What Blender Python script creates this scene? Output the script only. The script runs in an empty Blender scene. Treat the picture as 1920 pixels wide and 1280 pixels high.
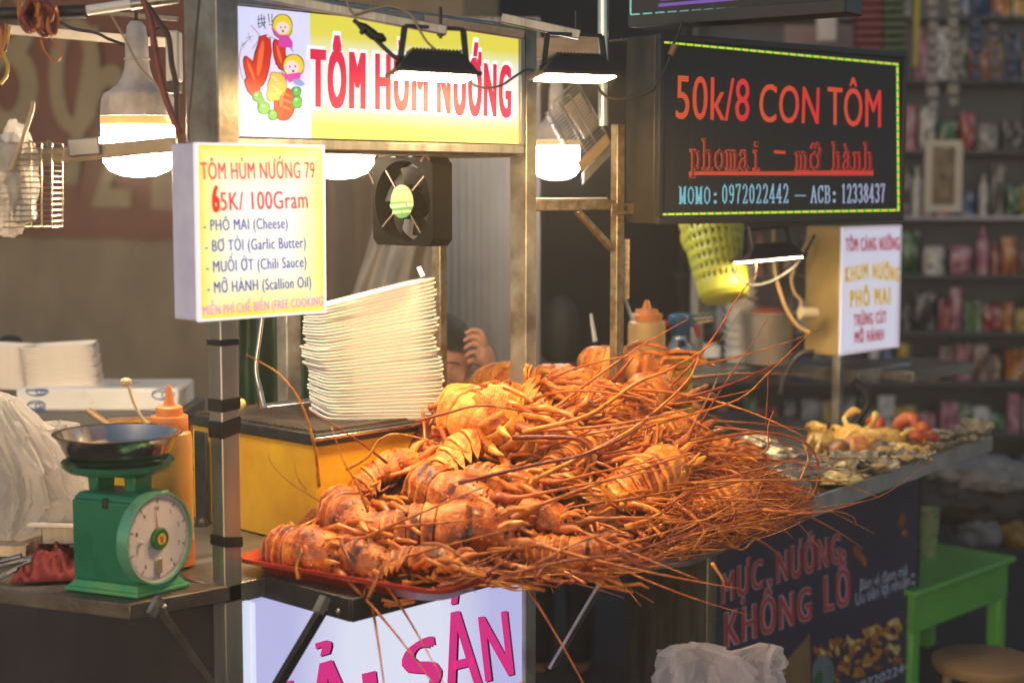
import bpy, bmesh, math, random
from mathutils import Vector, Matrix, noise
random.seed(11)
C = bpy.context.scene
V = Vector
# ---------------------------------------------------------------- camera, world, exposure
FPX = 3000.0
YAW = math.radians(43.4); PITCH = math.atan(290 / FPX)
FH = V((math.cos(YAW), math.sin(YAW), 0)); RT = V((math.sin(YAW), -math.cos(YAW), 0)); UP = V((0, 0, 1))
FW = FH * math.cos(PITCH) - UP * math.sin(PITCH)
UC = UP * math.cos(PITCH) + FH * math.sin(PITCH)
CAM = V((-1.886, -2.187, 1.6))
cd = bpy.data.cameras.new('camera'); cam = bpy.data.objects.new('camera', cd); C.collection.objects.link(cam)
cd.sensor_width = 36; cd.lens = FPX / 1920 * 36; cd.clip_start = 0.05; cd.clip_end = 400
m3 = Matrix((RT, UC, -FW)).transposed()
cam.matrix_world = Matrix.Translation(CAM) @ m3.to_4x4()
cd.dof.use_dof = True; cd.dof.focus_distance = 3.38; cd.dof.aperture_fstop = 2.1
C.camera = cam
w = bpy.data.worlds.new('World'); C.world = w; w.use_nodes = True
nt = w.node_tree; sky = nt.nodes.new('ShaderNodeTexSky'); sky.sky_type = 'NISHITA'; sky.sun_disc = False
sky.sun_elevation = math.radians(16); sky.sun_rotation = math.radians(250)
bg = nt.nodes['Background']; bg.inputs['Strength'].default_value = 0.13
nt.links.new(sky.outputs[0], bg.inputs[0])
C.view_settings.view_transform = 'Standard'; C.view_settings.look = 'None'; C.view_settings.exposure = 0.0; C.view_settings.gamma = 1
C.render.engine = 'CYCLES'; C.cycles.use_denoising = True; C.cycles.max_bounces = 8; C.cycles.transparent_max_bounces = 12
C.cycles.sample_clamp_indirect = 4

def ray(px, py): return FW + RT * ((px - 960) / FPX) + UC * ((640 - py) / FPX)
def ond(px, py, D): return CAM + ray(px, py) * D
def onz(px, py, z): d = ray(px, py); return CAM + d * ((z - CAM.z) / d.z)
def ony(px, py, y): d = ray(px, py); return CAM + d * ((y - CAM.y) / d.y)
def onx(px, py, x): d = ray(px, py); return CAM + d * ((x - CAM.x) / d.x)
def onp(px, py, p0, n): d = ray(px, py); return CAM + d * ((p0 - CAM).dot(n) / d.dot(n))

# ---------------------------------------------------------------- materials
def rgb(h):
    h = h.lstrip('#'); c = [int(h[i:i + 2], 16) / 255 for i in (0, 2, 4)]
    return tuple(x / 12.92 if x <= .04045 else ((x + .055) / 1.055) ** 2.4 for x in c)
MATS = {}
def N(nt, t, **k):
    n = nt.nodes.new(t)
    for a, b in k.items(): setattr(n, a, b)
    return n
def mat(name, col, rough=.5, metal=0., var=.2, scale=18., col2=None, bump=0., bscale=120., stretch=None, spec=.5,
        emit=None, es=0., alpha=1., trans=0., rvar=.15, sss=0., island=0., coat=0.):
    if name in MATS: return MATS[name]
    m = bpy.data.materials.new(name); m.use_nodes = True; MATS[name] = m
    nt = m.node_tree; p = nt.nodes['Principled BSDF']; L = nt.links.new
    tc = N(nt, 'ShaderNodeTexCoord'); src = tc.outputs['Object']
    if stretch:
        mp = N(nt, 'ShaderNodeMapping'); mp.inputs['Scale'].default_value = stretch; L(src, mp.inputs[0]); src = mp.outputs[0]
    nz = N(nt, 'ShaderNodeTexNoise'); nz.inputs['Scale'].default_value = scale; nz.inputs['Detail'].default_value = 6; nz.inputs['Roughness'].default_value = .62
    L(src, nz.inputs['Vector'])
    rp = N(nt, 'ShaderNodeValToRGB'); rp.color_ramp.elements[0].position = .35; rp.color_ramp.elements[1].position = .68
    c2 = col2 if col2 else tuple(x * (1 - var) for x in col)
    rp.color_ramp.elements[0].color = (*c2, 1); rp.color_ramp.elements[1].color = (*col, 1)
    L(nz.outputs['Fac'], rp.inputs[0]); out = rp.outputs[0]
    if island:
        g = N(nt, 'ShaderNodeNewGeometry'); hs = N(nt, 'ShaderNodeHueSaturation')
        ma = N(nt, 'ShaderNodeMapRange'); ma.inputs[3].default_value = 1 - island; ma.inputs[4].default_value = 1 + island * .7
        mh = N(nt, 'ShaderNodeMapRange'); mh.inputs[3].default_value = .5 - island * .04; mh.inputs[4].default_value = .5 + island * .03
        L(g.outputs['Random Per Island'], ma.inputs[0]); L(ma.outputs[0], hs.inputs['Value'])
        L(g.outputs['Random Per Island'], mh.inputs[0]); L(mh.outputs[0], hs.inputs['Hue'])
        L(out, hs.inputs['Color']); out = hs.outputs[0]
    L(out, p.inputs['Base Color'])
    mr = N(nt, 'ShaderNodeMapRange'); mr.inputs[3].default_value = max(.03, rough - rvar); mr.inputs[4].default_value = min(1, rough + rvar)
    L(nz.outputs['Fac'], mr.inputs[0]); L(mr.outputs[0], p.inputs['Roughness'])
    p.inputs['Metallic'].default_value = metal; p.inputs['Specular IOR Level'].default_value = spec
    p.inputs['Alpha'].default_value = alpha; p.inputs['Transmission Weight'].default_value = trans
    p.inputs['Coat Weight'].default_value = coat
    if sss:
        p.inputs['Subsurface Weight'].default_value = sss; p.inputs['Subsurface Radius'].default_value = (.012, .005, .002); p.inputs['Subsurface Scale'].default_value = 1
    if emit:
        p.inputs['Emission Color'].default_value = (*emit, 1); p.inputs['Emission Strength'].default_value = es
    if bump:
        n2 = N(nt, 'ShaderNodeTexNoise'); n2.inputs['Scale'].default_value = bscale; n2.inputs['Detail'].default_value = 4; L(src, n2.inputs['Vector'])
        b = N(nt, 'ShaderNodeBump'); b.inputs['Strength'].default_value = bump; b.inputs['Distance'].default_value = .004
        L(n2.outputs['Fac'], b.inputs['Height']); L(b.outputs[0], p.inputs['Normal'])
    return m
def emat(name, col, s, mottle=0.):
    if name in MATS: return MATS[name]
    m = bpy.data.materials.new(name); m.use_nodes = True; MATS[name] = m
    p = m.node_tree.nodes['Principled BSDF']; p.inputs['Base Color'].default_value = (*[x * .6 for x in col], 1)
    p.inputs['Emission Color'].default_value = (*col, 1); p.inputs['Emission Strength'].default_value = s; p.inputs['Roughness'].default_value = .4
    return m

steel = mat('brushed_steel', (.42, .40, .38), .38, .85, var=.45, scale=30, stretch=(1, 1, .12), bump=.15, bscale=200)
steel_h = mat('brushed_steel_sheet', (.40, .38, .36), .36, .85, var=.4, scale=26, stretch=(.12, 1, 1), bump=.12, bscale=200)
galv = mat('galvanised_steel', (.46, .45, .42), .48, .7, scale=9, col2=(.17, .145, .12), bump=.2, bscale=60)
mirror = mat('mirror_steel', (.56, .52, .46), .32, .85, var=.35, scale=20, stretch=(1, 1, .1), bump=.12, bscale=60, rvar=.1)
cab_m = mat('cabinet_steel', (.105, .08, .085), .42, .6, var=.35, scale=2.5, bump=.06, bscale=40)
dirty = mat('grimy_steel', (.20, .17, .15), .45, .75, scale=9, col2=(.11, .085, .07), bump=.25, bscale=90)
rusty = mat('rust_speckled_steel', (.50, .41, .28), .42, .8, scale=45, col2=(.26, .17, .085), bump=.3, bscale=160)
darkm = mat('dark_painted_metal', (.035, .034, .036), .45, .2, var=.5, scale=30, bump=.1)
blackp = mat('black_plastic', (.018, .018, .019), .42, 0, var=.4, scale=60, bump=.12, bscale=300)
tape = mat('black_tape', (.012, .011, .011), .5, var=.5, scale=40, bump=.3, bscale=90)
chrome = mat('polished_steel', (.62, .6, .58), .16, 1, var=.2, scale=12, rvar=.08)
white_p = mat('white_plastic', (.74, .71, .68), .4, var=.1, scale=14)
yellow_p = mat('yellow_painted_metal', (.84, .50, .014), .42, scale=5, col2=(.62, .30, .010), bump=.06, bscale=40)
foam = mat('white_foam', (.90, .85, .78), .6, var=.05, scale=40, bump=.12, bscale=400, sss=.2)
greenp = mat('green_enamel', (.004, .19, .095), .3, 0, var=.25, scale=12, bump=.08, bscale=90, coat=.3)

# ---------------------------------------------------------------- mesh helpers
class MB:
    def __init__(s): s.v = []; s.f = []
    def add(s, vs, fs):
        o = len(s.v); s.v += [V(p) for p in vs]; s.f += [tuple(i + o for i in f) for f in fs]; return s
    def box(s, x0, x1, y0, y1, z0, z1, M=None):
        vs = [V((x, y, z)) for z in (z0, z1) for y in (y0, y1) for x in (x0, x1)]
        if M is not None: vs = [M @ p for p in vs]
        return s.add(vs, [(0, 2, 3, 1), (4, 5, 7, 6), (0, 1, 5, 4), (2, 6, 7, 3), (0, 4, 6, 2), (1, 3, 7, 5)])
    def tube(s, pts, r, n=8, cap=True, flat=1.):
        pts = [V(p) for p in pts]; k = len(pts)
        rs = r if isinstance(r, (list, tuple)) else [r] * k
        t = (pts[1] - pts[0]).normalized()
        a = t.cross(UP)
        if a.length < .05: a = t.cross(V((1, 0, 0)))
        a.normalize(); rings = []
        for i in range(k):
            t2 = (pts[min(i + 1, k - 1)] - pts[max(i - 1, 0)])
            if t2.length > 1e-9: t = t2.normalized()
            a = (a - t * a.dot(t)).normalized(); b = t.cross(a)
            rings.append([pts[i] + (a * math.cos(q) + b * math.sin(q) * flat) * rs[i] for q in (2 * math.pi * j / n for j in range(n))])
        vs = [p for rg in rings for p in rg]; fs = []
        for i in range(k - 1):
            for j in range(n):
                fs.append((i * n + j, i * n + (j + 1) % n, (i + 1) * n + (j + 1) % n, (i + 1) * n + j))
        if cap: fs += [tuple(range(n - 1, -1, -1)), tuple((k - 1) * n + j for j in range(n))]
        return s.add(vs, fs)
    def bar(s, p, q, wd, ht, up=UP):
        p, q = V(p), V(q); t = (q - p).normalized(); a = t.cross(up).normalized(); b = a.cross(t)
        vs = [c + a * (i * wd / 2) + b * (j * ht / 2) for c in (p, q) for i, j in ((-1, -1), (1, -1), (1, 1), (-1, 1))]
        return s.add(vs, [(3, 2, 1, 0), (4, 5, 6, 7), (0, 1, 5, 4), (1, 2, 6, 5), (2, 3, 7, 6), (3, 0, 4, 7)])
    def lathe(s, prof, c=(0, 0, 0), n=24, M=None, close=True):
        c = V(c); vs = []
        for r, z in prof:
            for j in range(n):
                q = 2 * math.pi * j / n; p = V((r * math.cos(q), r * math.sin(q), z))
                vs.append((M @ p if M is not None else p) + c)
        fs = []
        for i in range(len(prof) - 1):
            for j in range(n): fs.append((i * n + j, i * n + (j + 1) % n, (i + 1) * n + (j + 1) % n, (i + 1) * n + j))
        if close:
            if prof[0][0] > 1e-6: fs.append(tuple(range(n - 1, -1, -1)))
            if prof[-1][0] > 1e-6: fs.append(tuple((len(prof) - 1) * n + j for j in range(n)))
        return s.add(vs, fs)
    def prism(s, poly, d):                      # poly: 3-D points of one face, d: extrusion vector
        n = len(poly); d = V(d); vs = [V(p) for p in poly] + [V(p) + d for p in poly]
        fs = [tuple(range(n)), tuple(range(2 * n - 1, n - 1, -1))] + [(i, n + i, n + (i + 1) % n, (i + 1) % n) for i in range(n)]
        return s.add(vs, fs)
    def ball(s, c, r, n=10, M=None, sq=(1, 1, 1)):
        c = V(c); vs = []; fs = []; k = n // 2 + 1
        for i in range(k + 1):
            th = math.pi * i / k
            for j in range(n):
                q = 2 * math.pi * j / n; p = V((r * sq[0] * math.sin(th) * math.cos(q), r * sq[1] * math.sin(th) * math.sin(q), r * sq[2] * math.cos(th)))
                vs.append((M @ p if M is not None else p) + c)
        for i in range(k):
            for j in range(n): fs.append((i * n + j, (i + 1) * n + j, (i + 1) * n + (j + 1) % n, i * n + (j + 1) % n))
        return s.add(vs, fs)
    def grid(s, fn, nu, nv):
        vs = [fn(i / (nu - 1), j / (nv - 1)) for j in range(nv) for i in range(nu)]
        return s.add(vs, [(j * nu + i, j * nu + i + 1, (j + 1) * nu + i + 1, (j + 1) * nu + i) for j in range(nv - 1) for i in range(nu - 1)])
    def build(s, name, m, parent=None, label=None, cat=None, group=None, kind=None, smooth=40, bevel=0., world=True):
        me = bpy.data.meshes.new(name); base = V((0, 0, 0))
        if parent is not None:
            r = parent
            while r.parent: r = r.parent
            base = V(r.location) if world else base
        elif world and s.v:
            lo = [min(p[i] for p in s.v) for i in range(3)]; hi = [max(p[i] for p in s.v) for i in range(3)]
            base = V(((lo[0] + hi[0]) / 2, (lo[1] + hi[1]) / 2, lo[2]))
        me.from_pydata([p - base for p in s.v], [], s.f); me.validate(); 
        bm = bmesh.new(); bm.from_mesh(me); bmesh.ops.recalc_face_normals(bm, faces=bm.faces); bm.to_mesh(me); bm.free()
        if smooth:
            me.shade_smooth()
            if smooth < 180: me.set_sharp_from_angle(angle=math.radians(smooth))
        for q in (m if isinstance(m, (list, tuple)) else [m]): me.materials.append(q)
        o = bpy.data.objects.new(name, me); C.collection.objects.link(o)
        if parent is not None: o.parent = parent
        else: o.location = base
        if bevel:
            b = o.modifiers.new('bevel', 'BEVEL'); b.width = bevel; b.segments = 2; b.limit_method = 'ANGLE'; b.angle_limit = math.radians(50)
        if label: o['label'] = label
        if cat: o['category'] = cat
        if group: o['group'] = group
        if kind: o['kind'] = kind
        return o
def thing(name, label, cat, base=(0, 0, 0), group=None):
    o = bpy.data.objects.new(name, None); C.collection.objects.link(o); o.location = base; o.empty_display_size = .05
    o['label'] = label; o['category'] = cat
    if group: o['group'] = group
    return o
def copy_tree(o, parent=None):
    c = o.copy(); C.collection.objects.link(c)
    if parent is not None: c.parent = parent
    for ch in list(o.children): copy_tree(ch, c)
    return c
def sm(pts, n=6):                               # Catmull-Rom through points
    pts = [V(p) for p in pts]; P = [pts[0] * 2 - pts[1]] + pts + [pts[-1] * 2 - pts[-2]]; out = []
    for i in range(1, len(P) - 2):
        for k in range(n):
            t = k / n; a, b, c, d = P[i - 1], P[i], P[i + 1], P[i + 2]
            out.append(.5 * ((2 * b) + (c - a) * t + (2 * a - 5 * b + 4 * c - d) * t * t + (3 * b - a - 3 * c + d) * t ** 3))
    return out + [pts[-1]]
def proj(p):
    v = V(p) - CAM; z = v.dot(FW); return 960 + FPX * v.dot(RT) / z, 640 - FPX * v.dot(UC) / z
def pxl(pts, D=None, n=5):                      # a curve through pixel,pixel,depth triples
    return sm([ond(p[0], p[1], p[2] if len(p) > 2 else D) for p in pts], n)

# ---------------------------------------------------------------- lettering
_tc = {}
HORN = set('ƠỚỜỞỠỢơớờởỡợƯỨỪỬỮỰưứừửữự')
def raw_geo(s, off):
    if (s, off) in _tc: return _tc[(s, off)]
    cu = bpy.data.curves.new('lettering', 'FONT'); cu.body = s; cu.size = 1; cu.offset = off; cu.resolution_u = 4; cu.fill_mode = 'BOTH'
    o = bpy.data.objects.new('lettering', cu); C.collection.objects.link(o)
    dg = bpy.context.evaluated_depsgraph_get(); me = o.evaluated_get(dg).to_mesh()
    vs = [(v.co.x, v.co.y) for v in me.vertices]; fs = [tuple(p.vertices) for p in me.polygons]
    o.evaluated_get(dg).to_mesh_clear(); bpy.data.objects.remove(o); bpy.data.curves.remove(cu)
    _tc[(s, off)] = (vs, fs); return vs, fs
def text_geo(s, bold=0.):
    """the line set letter by letter; bold strokes are the same letter laid again a stem's width to either side"""
    X = 0.; vs, fs = [], []; hx = max(v[0] for v in raw_geo('H', 0.)[0])
    for ch in s:
        adv = max(v[0] for v in raw_geo(ch + 'H', 0.)[0]) - hx
        if ch != ' ':
            a, b = raw_geo(ch, .006 if ch in HORN else 0.)
            k = max(1, math.ceil(bold / .06)) if bold > .003 else 0; dys = (0.,) if bold < .05 else (-bold * .3, bold * .3)
            for i, (dx, dy) in enumerate([(bold * q / k if k else 0., dy) for q in range(-k, k + 1) for dy in dys]):
                o = len(vs); vs += [(x + X + dx, y + dy, i * .00003) for x, y in a]; fs += [tuple(i + o for i in f) for f in b]
        X += adv + (2 * bold if bold > .003 else 0)
    return vs, fs
CAPH = max(v[1] for v in text_geo('H')[0])
def lettering(mb, s, plane, bl, br, tl, bold=0., lift=.0015, wob=0.):
    """letters whose baseline runs bl->br and whose capitals rise to tl, all pixels met with the sign's own plane"""
    p0, n = plane; vs, fs = text_geo(s, bold)
    x0 = min(v[0] for v in vs); x1 = max(v[0] for v in vs)
    O = onp(*bl, p0, n); U = onp(*br, p0, n) - O; W = onp(*tl, p0, n) - O
    nn = n if n.dot(CAM - O) > 0 else -n
    q = []
    for x, y, h in vs:
        u = (x - x0) / (x1 - x0); t = y / CAPH
        if wob: t += wob * 4 * u * (1 - u)
        q.append(O + U * u + W * t + nn * (lift + h))
    mb.add(q, fs); return mb
def flat(mb, plane, pts, lift=.001):
    p0, n = plane; q = [onp(*p, p0, n) for p in pts]; nn = n if n.dot(CAM - q[0]) > 0 else -n
    mb.add([p + nn * lift for p in q], [tuple(range(len(q)))]); return mb
def ell(cx, cy, rx, ry, n=16, rot=0.):
    c, s = math.cos(rot), math.sin(rot)
    return [(cx + rx * math.cos(q) * c - ry * math.sin(q) * s, cy + rx * math.cos(q) * s + ry * math.sin(q) * c) for q in (2 * math.pi * i / n for i in range(n))]
def ribbon(mb, plane, pts, wpx, lift):
    for a, b in zip(pts, pts[1:]):
        dx, dy = b[0] - a[0], b[1] - a[1]; l = math.hypot(dx, dy) or 1; ex, ey = dx / l * wpx / 2, dy / l * wpx / 2
        nx, ny = -ey, ex
        flat(mb, plane, [(a[0] - ex + nx, a[1] - ey + ny), (b[0] + ex + nx, b[1] + ey + ny), (b[0] + ex - nx, b[1] + ey - ny), (a[0] - ex - nx, a[1] - ey - ny)], lift)
XN = V((1, 0, 0)); YN = V((0, 1, 0)); ZN = V((0, 0, 1))
# ---------------------------------------------------------------- setting
asphalt = mat('asphalt', (.055, .054, .056), .8, var=.5, scale=40, bump=.5, bscale=150)
MB().box(-7, 12, -7, 12, -.2, 0).build('ground', asphalt, kind='structure', smooth=0)
plaster = mat('olive_plaster', (.25, .195, .125), .85, scale=3.5, col2=(.17, .13, .085), bump=.35, bscale=30)
WX = 2.6
o = MB().box(WX, WX + .2, 2.32, 11, 0, 4.5).build('back_wall', plaster, label='olive brown plastered back wall below the red banner', cat='wall', smooth=0)
ban = thing('banner', 'dark red banner with big olive numerals along the top of the back wall', 'banner', (WX - .03, 5, 1.33))
banred = mat('banner_cloth', (.19, .062, .03), .8, var=.3, scale=4, bump=.1, bscale=20)
MB().grid(lambda u, v: V((WX - .03 + .008 * math.sin(u * 40), 3.6 + u * 6.4, 1.335 + .012 * math.sin(u * 9) + v * 2.2)), 60, 4).build('cloth', banred, ban, smooth=180)
olive = mat('banner_ink', (.30, .225, .125), .8, var=.2, scale=6)
pl = (V((WX - .042, 0, 0)), XN)
mb = MB()
for s, x0, x1, yb, yt in (('8', -40, 72, 245, -40), ('0', 92, 190, 248, 40)):
    lettering(mb, s, pl, (x0, yb), (x1, yb + 4), (x0, yt), .02)
flat(mb, pl, [(168, 50), (186, 50), (146, 345), (118, 345)], .0025)
lettering(mb, '2', pl, (172, 388), (246, 390), (176, 128), .03, .003)
lettering(mb, '1', pl, (284, 392), (330, 393), (288, 190), .03, .0035)
mb.build('numerals', olive, ban, smooth=0)
dk = mat('dark_shop_wall', (.05, .049, .048), .8, var=.3, scale=3)
def vbox(mb, px0, px1, py0, py1, D, th):           # upright box square to the view: front face spans the pixels at depth D
    c = [ond(px0, py1, D), ond(px1, py1, D)]; zt = ond(px0, py0, D).z; zb = ond(px0, py1, D).z
    a, b = V((c[0].x, c[0].y, zb)), V((c[1].x, c[1].y, zb))
    mb.prism([a, b, V((b.x, b.y, zt)), V((a.x, a.y, zt))], FH * th); return mb
p = MB(); a = CAM + FH * 8.8 - RT * .6; b = CAM + FH * 8.8 + RT * 6
p.prism([V((a.x, a.y, 0)), V((b.x, b.y, 0)), V((b.x, b.y, 5)), V((a.x, a.y, 5))], FH * .2)
p.build('shop_wall', dk, label='dark shop wall behind the product shelves', cat='wall', smooth=0)
corr = mat('grey_sheet', (.27, .26, .255), .55, .1, var=.25, scale=5, bump=.1)
mb = MB(); a = ond(800, 800, 5.1); b = ond(1012, 800, 5.1); zt = ond(800, 40, 5.1).z
mb.grid(lambda u, v: V((a.x, a.y, .3)) + (b - a) * u + FH * (.006 * (1 if (int(u * 92) % 6) < 3 else 0)) + UP * (v * (zt - .3)) - UP * (b - a).z * u, 139, 2)
mb.build('corrugated_sheet', corr, label='grey corrugated metal sheet standing behind the stall post', cat='metal sheet', smooth=30)
tarp = mat('grey_tarpaulin', (.36, .32, .28), .7, var=.3, scale=5, bump=.2, bscale=25)
def tf(u, v):
    q = ond(735 - 105 * v + u * (95 + 105 * v), 300 + 350 * v, 4.7); return q + FH * (.05 * math.sin(u * 9 + v * 2) + .03 * math.sin(u * 23 + 5 * v) + .02 * noise.noise(V((u * 6, v * 5, 1))))
MB().grid(tf, 40, 24).build('tarpaulin', tarp, label='creased grey tarpaulin hanging behind the fan', cat='tarpaulin', smooth=180)
brn = mat('brown_cloth', (.12, .09, .065), .8, var=.3, scale=6)
def tf2(u, v):
    q = ond(560 + 185 * u, 250 + 520 * v, 5.0); return q + FH * (.03 * math.sin(u * 14) + .02 * math.sin(v * 5))
MB().grid(tf2, 30, 12).build('curtain', brn, label='dark brown curtain behind the stack of foam trays', cat='curtain', smooth=180)
grn = mat('green_mesh_cloth', (.014, .06, .022), .6, var=.75, scale=22, stretch=(2, 2, .25))
def tf3(u, v):
    q = ond(448 + 165 * u, 590 + 185 * v, 4.4); return q + FH * (.03 * math.sin(u * 20) + .01 * math.sin(v * 5 + u * 9))
MB().grid(tf3, 40, 8).build('green_curtain', grn, label='dark green cloth hung low behind the price sign post', cat='cloth', smooth=180)

# ---------------------------------------------------------------- the cart
bv = .0025
cart = thing('food_cart', 'steel food cart frame with posts, counter and fold out shelves under the lobsters', 'food cart', (.35, .5, 0))
def P(mb, name, m=steel, bevel=bv, parent=cart, **k): return mb.build(name, m, parent, bevel=bevel, **k)
body = MB().box(-.095, .76, .29, 1.28, .12, .80); P(body, 'cabinet', cab_m)
P(MB().box(-.115, 1.35, .25, 1.30, .812, .848), 'counter_top', steel_h)
P(MB().box(1.36, 2.5, .25, .97, .812, .848), 'counter_top', steel_h)
GZ_ = onp(595, 835, V((0, .36, 0)), YN).z
# front-left post with tape bands
p1 = P(MB().box(-.1, -.06, .25, .29, .03, 1.62), 'post', mirror)
for y0, y1, sl in ((636, 648, 0), (748, 772, -4), (790, 822, -12), (1004, 1024, 8)):
    zt = ony(428, y0, .25).z; zb = ony(428, y1, .25).z
    mb = MB().box(-.1022, -.0578, .2478, .2922, zb, zt)
    for k in range(8):
        if mb.v[k].x > -.08: mb.v[k].z -= sl * .0008
    mb.build('tape_band', tape, p1, bevel=.001)
q = ony(407, 130, .215)
P(MB().box(q.x, q.x + .047, .215, .315, 1.56, 2.15), 'upper_post', galv)
P(MB().box(.737, .772, .25, .30, .03, 1.97), 'post', galv)
P(MB().box(1.055, 1.083, .25, .272, .86, ony(1150, 232, .25).z), 'post', rusty)
P(MB().tube([ony(1131, 236, .262), ony(1131, -60, .262)], .0135, 14), 'pole', chrome, smooth=60, bevel=0)
a = ony(548, 760, .86); P(MB().box(a.x - .014, a.x + .03, .86, .90, .97, ony(548, 560, .86).z), 'post', galv)
a = ond(826, 600, 4.0); P(MB().box(a.x - .012, a.x + .012, a.y - .012, a.y + .02, .85, 1.66), 'post', rusty)
# beam under the main sign, top rails
z = ony(700, 292, .26).z
P(MB().box(-.03, .737, .262, .30, 1.665, 1.70), 'beam', galv)
P(MB().box(-.03, .737, .31, .60, 1.665, 1.672), 'soffit', dirty)
P(MB().bar(ony(560, 8, .30), ony(985, 62, .30), .02, .03), 'top_rail', steel)
# shelf between posts
zz = ony(1070, 385, .26).z
P(MB().box(.772, 1.055, .252, .272, zz - .012, zz + .012), 'cross_bar', rusty)
P(MB().bar(ony(1080, 394, .262), ony(1147, 466, .262), .014, .016, YN), 'brace', rusty)
P(MB().box(.776, 1.05, .275, .315, zz + .013, zz + .017), 'shelf_plate', white_p)
mb = MB(); mb.box(1.03, 1.2, .246, .249, ony(1150, 393, .25).z - .012, ony(1150, 393, .25).z + .014); P(mb, 'strap', rusty)
mb = MB()
for px in (1172, 1218):
    c = ony(px, 390, .2455); mb.lathe([(0, -.003), (.006, -.003), (.006, 0)], c, 10, Matrix.Rotation(-math.pi / 2, 3, 'X'))
P(mb, 'bolt', darkm, bevel=0)
# left fold-out shelf
A = onz(244, 1132, .85); B = onz(432, 1097, .85); Dd = onz(-160, 1083, .85); Cc = B + (Dd - A)
P(MB().prism([A - UP * .03, B - UP * .03, Cc - UP * .03, Dd - UP * .03], UP * .03), 'side_shelf', dirty)
P(MB().bar(ond(296, 1140, 2.93), ond(400, 1290, 3.02), .018, .016), 'strut', dirty)
mb = MB(); c = ond(291, 1138, 2.91); mb.bar(c + V((-.012, -.003, -.012)), c + V((.012, .003, .014)), .01, .02); mb.ball(c + V((.014, -.008, .0)), .006, 8); P(mb, 'hinge', steel, bevel=0)
# front fold-out shelf with deep rim
P(MB().box(-.002, 1.3, 0, .25, .838, .846), 'front_shelf', steel_h)
P(MB().box(-.004, 1.32, -.006, 0, .806, .850), 'shelf_rim', darkm)
P(MB().box(-.006, .0, 0, .262, .806, .850), 'shelf_rim', darkm)
P(MB().bar(ond(606, 1140, 2.93), ond(505, 1310, 2.99), .022, .014, YN), 'strut', darkm)
mb = MB(); c = ond(604, 1136, 2.905); mb.bar(c + V((-.01, 0, -.01)), c + V((.008, 0, .016)), .014, .018, YN)
for px, py in ((634, 1146), (660 - 66, 1139)): mb.ball(ond(px, py, 2.915), .005, 8)
P(mb, 'hinge', steel, bevel=0)
P(MB().bar(ond(1135, 1082, 3.35), ond(1035, 1250, 3.52), .022, .01, YN), 'strut', steel)
# right half: long tray shelf, cabinet
e0 = onz(1400, 985, .85); e1 = onz(1860, 822, .85)
t = (e1 - e0).normalized(); nrm = V((-t.y, t.x, 0))
P(MB().prism([e0 - t * .25, e1, e1 + nrm * .30, e0 - t * .25 + nrm * .30], UP * .004), 'tray_shelf', steel_h, bevel=0)
P(MB().bar(e0 - t * .3 - UP * .012, e1 - UP * .012, .006, .05), 'tray_rim', mat('rim_steel', (.5, .49, .48), .4, .35, var=.3, scale=12))
P(MB().bar(e1 - UP * .012, e1 + nrm * .3 - UP * .012, .006, .05), 'tray_rim', steel_h)
P(MB().box(1.46, 2.40, .27, .55, .05, .79), 'cabinet', steel)
P(MB().bar(e0 + nrm * .1 - UP * .05, e1 - t * .25 + nrm * .1 - UP * .05, .03, .03), 'shelf_bearer', dirty)
# rear shelf of the far end with its post
sh = ond(1440, 684, 5.0)
P(MB().box(1.75, 2.43, sh.y, sh.y + .32, sh.z - .035, sh.z), 'rear_shelf', steel_h)
p4 = ond(1577, 720, 4.84)
P(MB().box(p4.x - .012, p4.x + .014, p4.y, p4.y + .025, .85, ond(1577, 668, 4.84).z), 'post', galv)
a = ond(1600, 700, 5.05)
P(MB().box(a.x, a.x + .33, a.y - .02, a.y + .26, a.z - .03, a.z + .012), 'end_shelf', galv)
a = ond(1682, 702, 5.1)
P(MB().box(a.x, a.x + .40, a.y - .06, a.y + .22, a.z - .022, a.z + .012), 'end_shelf', steel_h)
a = ond(1312, 640, 4.9); P(MB().box(a.x - .01, a.x + .02, a.y, a.y + .03, .85, ond(1285, 420, 4.9).z), 'post', galv)

P(MB().box(.765, 1.455, 1.26, 1.28, .05, .80), 'back_panel', darkm)  # dark sheet added to stand for the shade in the open under-counter
# ---------------------------------------------------------------- grill
g = onp(595, 835, V((0, .36, 0)), YN); GX = g.x; GZ = g.z
grill = thing('charcoal_grill', 'yellow box grill with a black slatted top under the leaning foam tray stack', 'grill', (.5, .55, .85))
GY = onx(158, 900, GX).y
MB().box(GX, .80, .36, .80, .85, GZ - .002).build('body', yellow_p, grill, bevel=.003)
MB().box(GX - .006, .81, .354, .806, GZ, GZ + .024).build('rim', darkm, grill, bevel=.003)
mb = MB()
for k in range(33):
    y = .37 + k * .0128; mb.box(GX + .004, .80, y, y + .007, GZ + .0242, GZ + .0295)
mb.build('slats', dirty, grill)
mb = MB().box(GX - .02, .815, .340, .352, GZ + .012, GZ + .020); mb.build('front_rod', chrome, grill, bevel=.002)
yb_ = onx(388, 900, GX).y; MB().box(GX - .016, GX - .008, yb_ - .02, yb_ + .025, .85, GZ - .01).build('side_bracket', darkm, grill, bevel=.003)
c = onx(378, 985, GX - .03); MB().ball(c, .017, 12, sq=(1, 1, 1.2)).tube([c, c + V((.03, 0, 0))], .006).build('knob', blackp, grill)
low = thing('yellow_cabinet', 'low yellow box behind the scale carrying the sauce pans', 'box', (.5, 1.0, .85))
MB().box(GX, .80, .81, GY, .85, .955).build('body', yellow_p, low, bevel=.003); MB().box(GX - .006, .806, .81, GY + .006, .956, .966).build('lid', dirty, low, bevel=.002)
box2 = thing('yellow_cabinet', 'bright yellow box holding the sauce bottle and the gas torch', 'box', (1.5, .5, .85))
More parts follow.
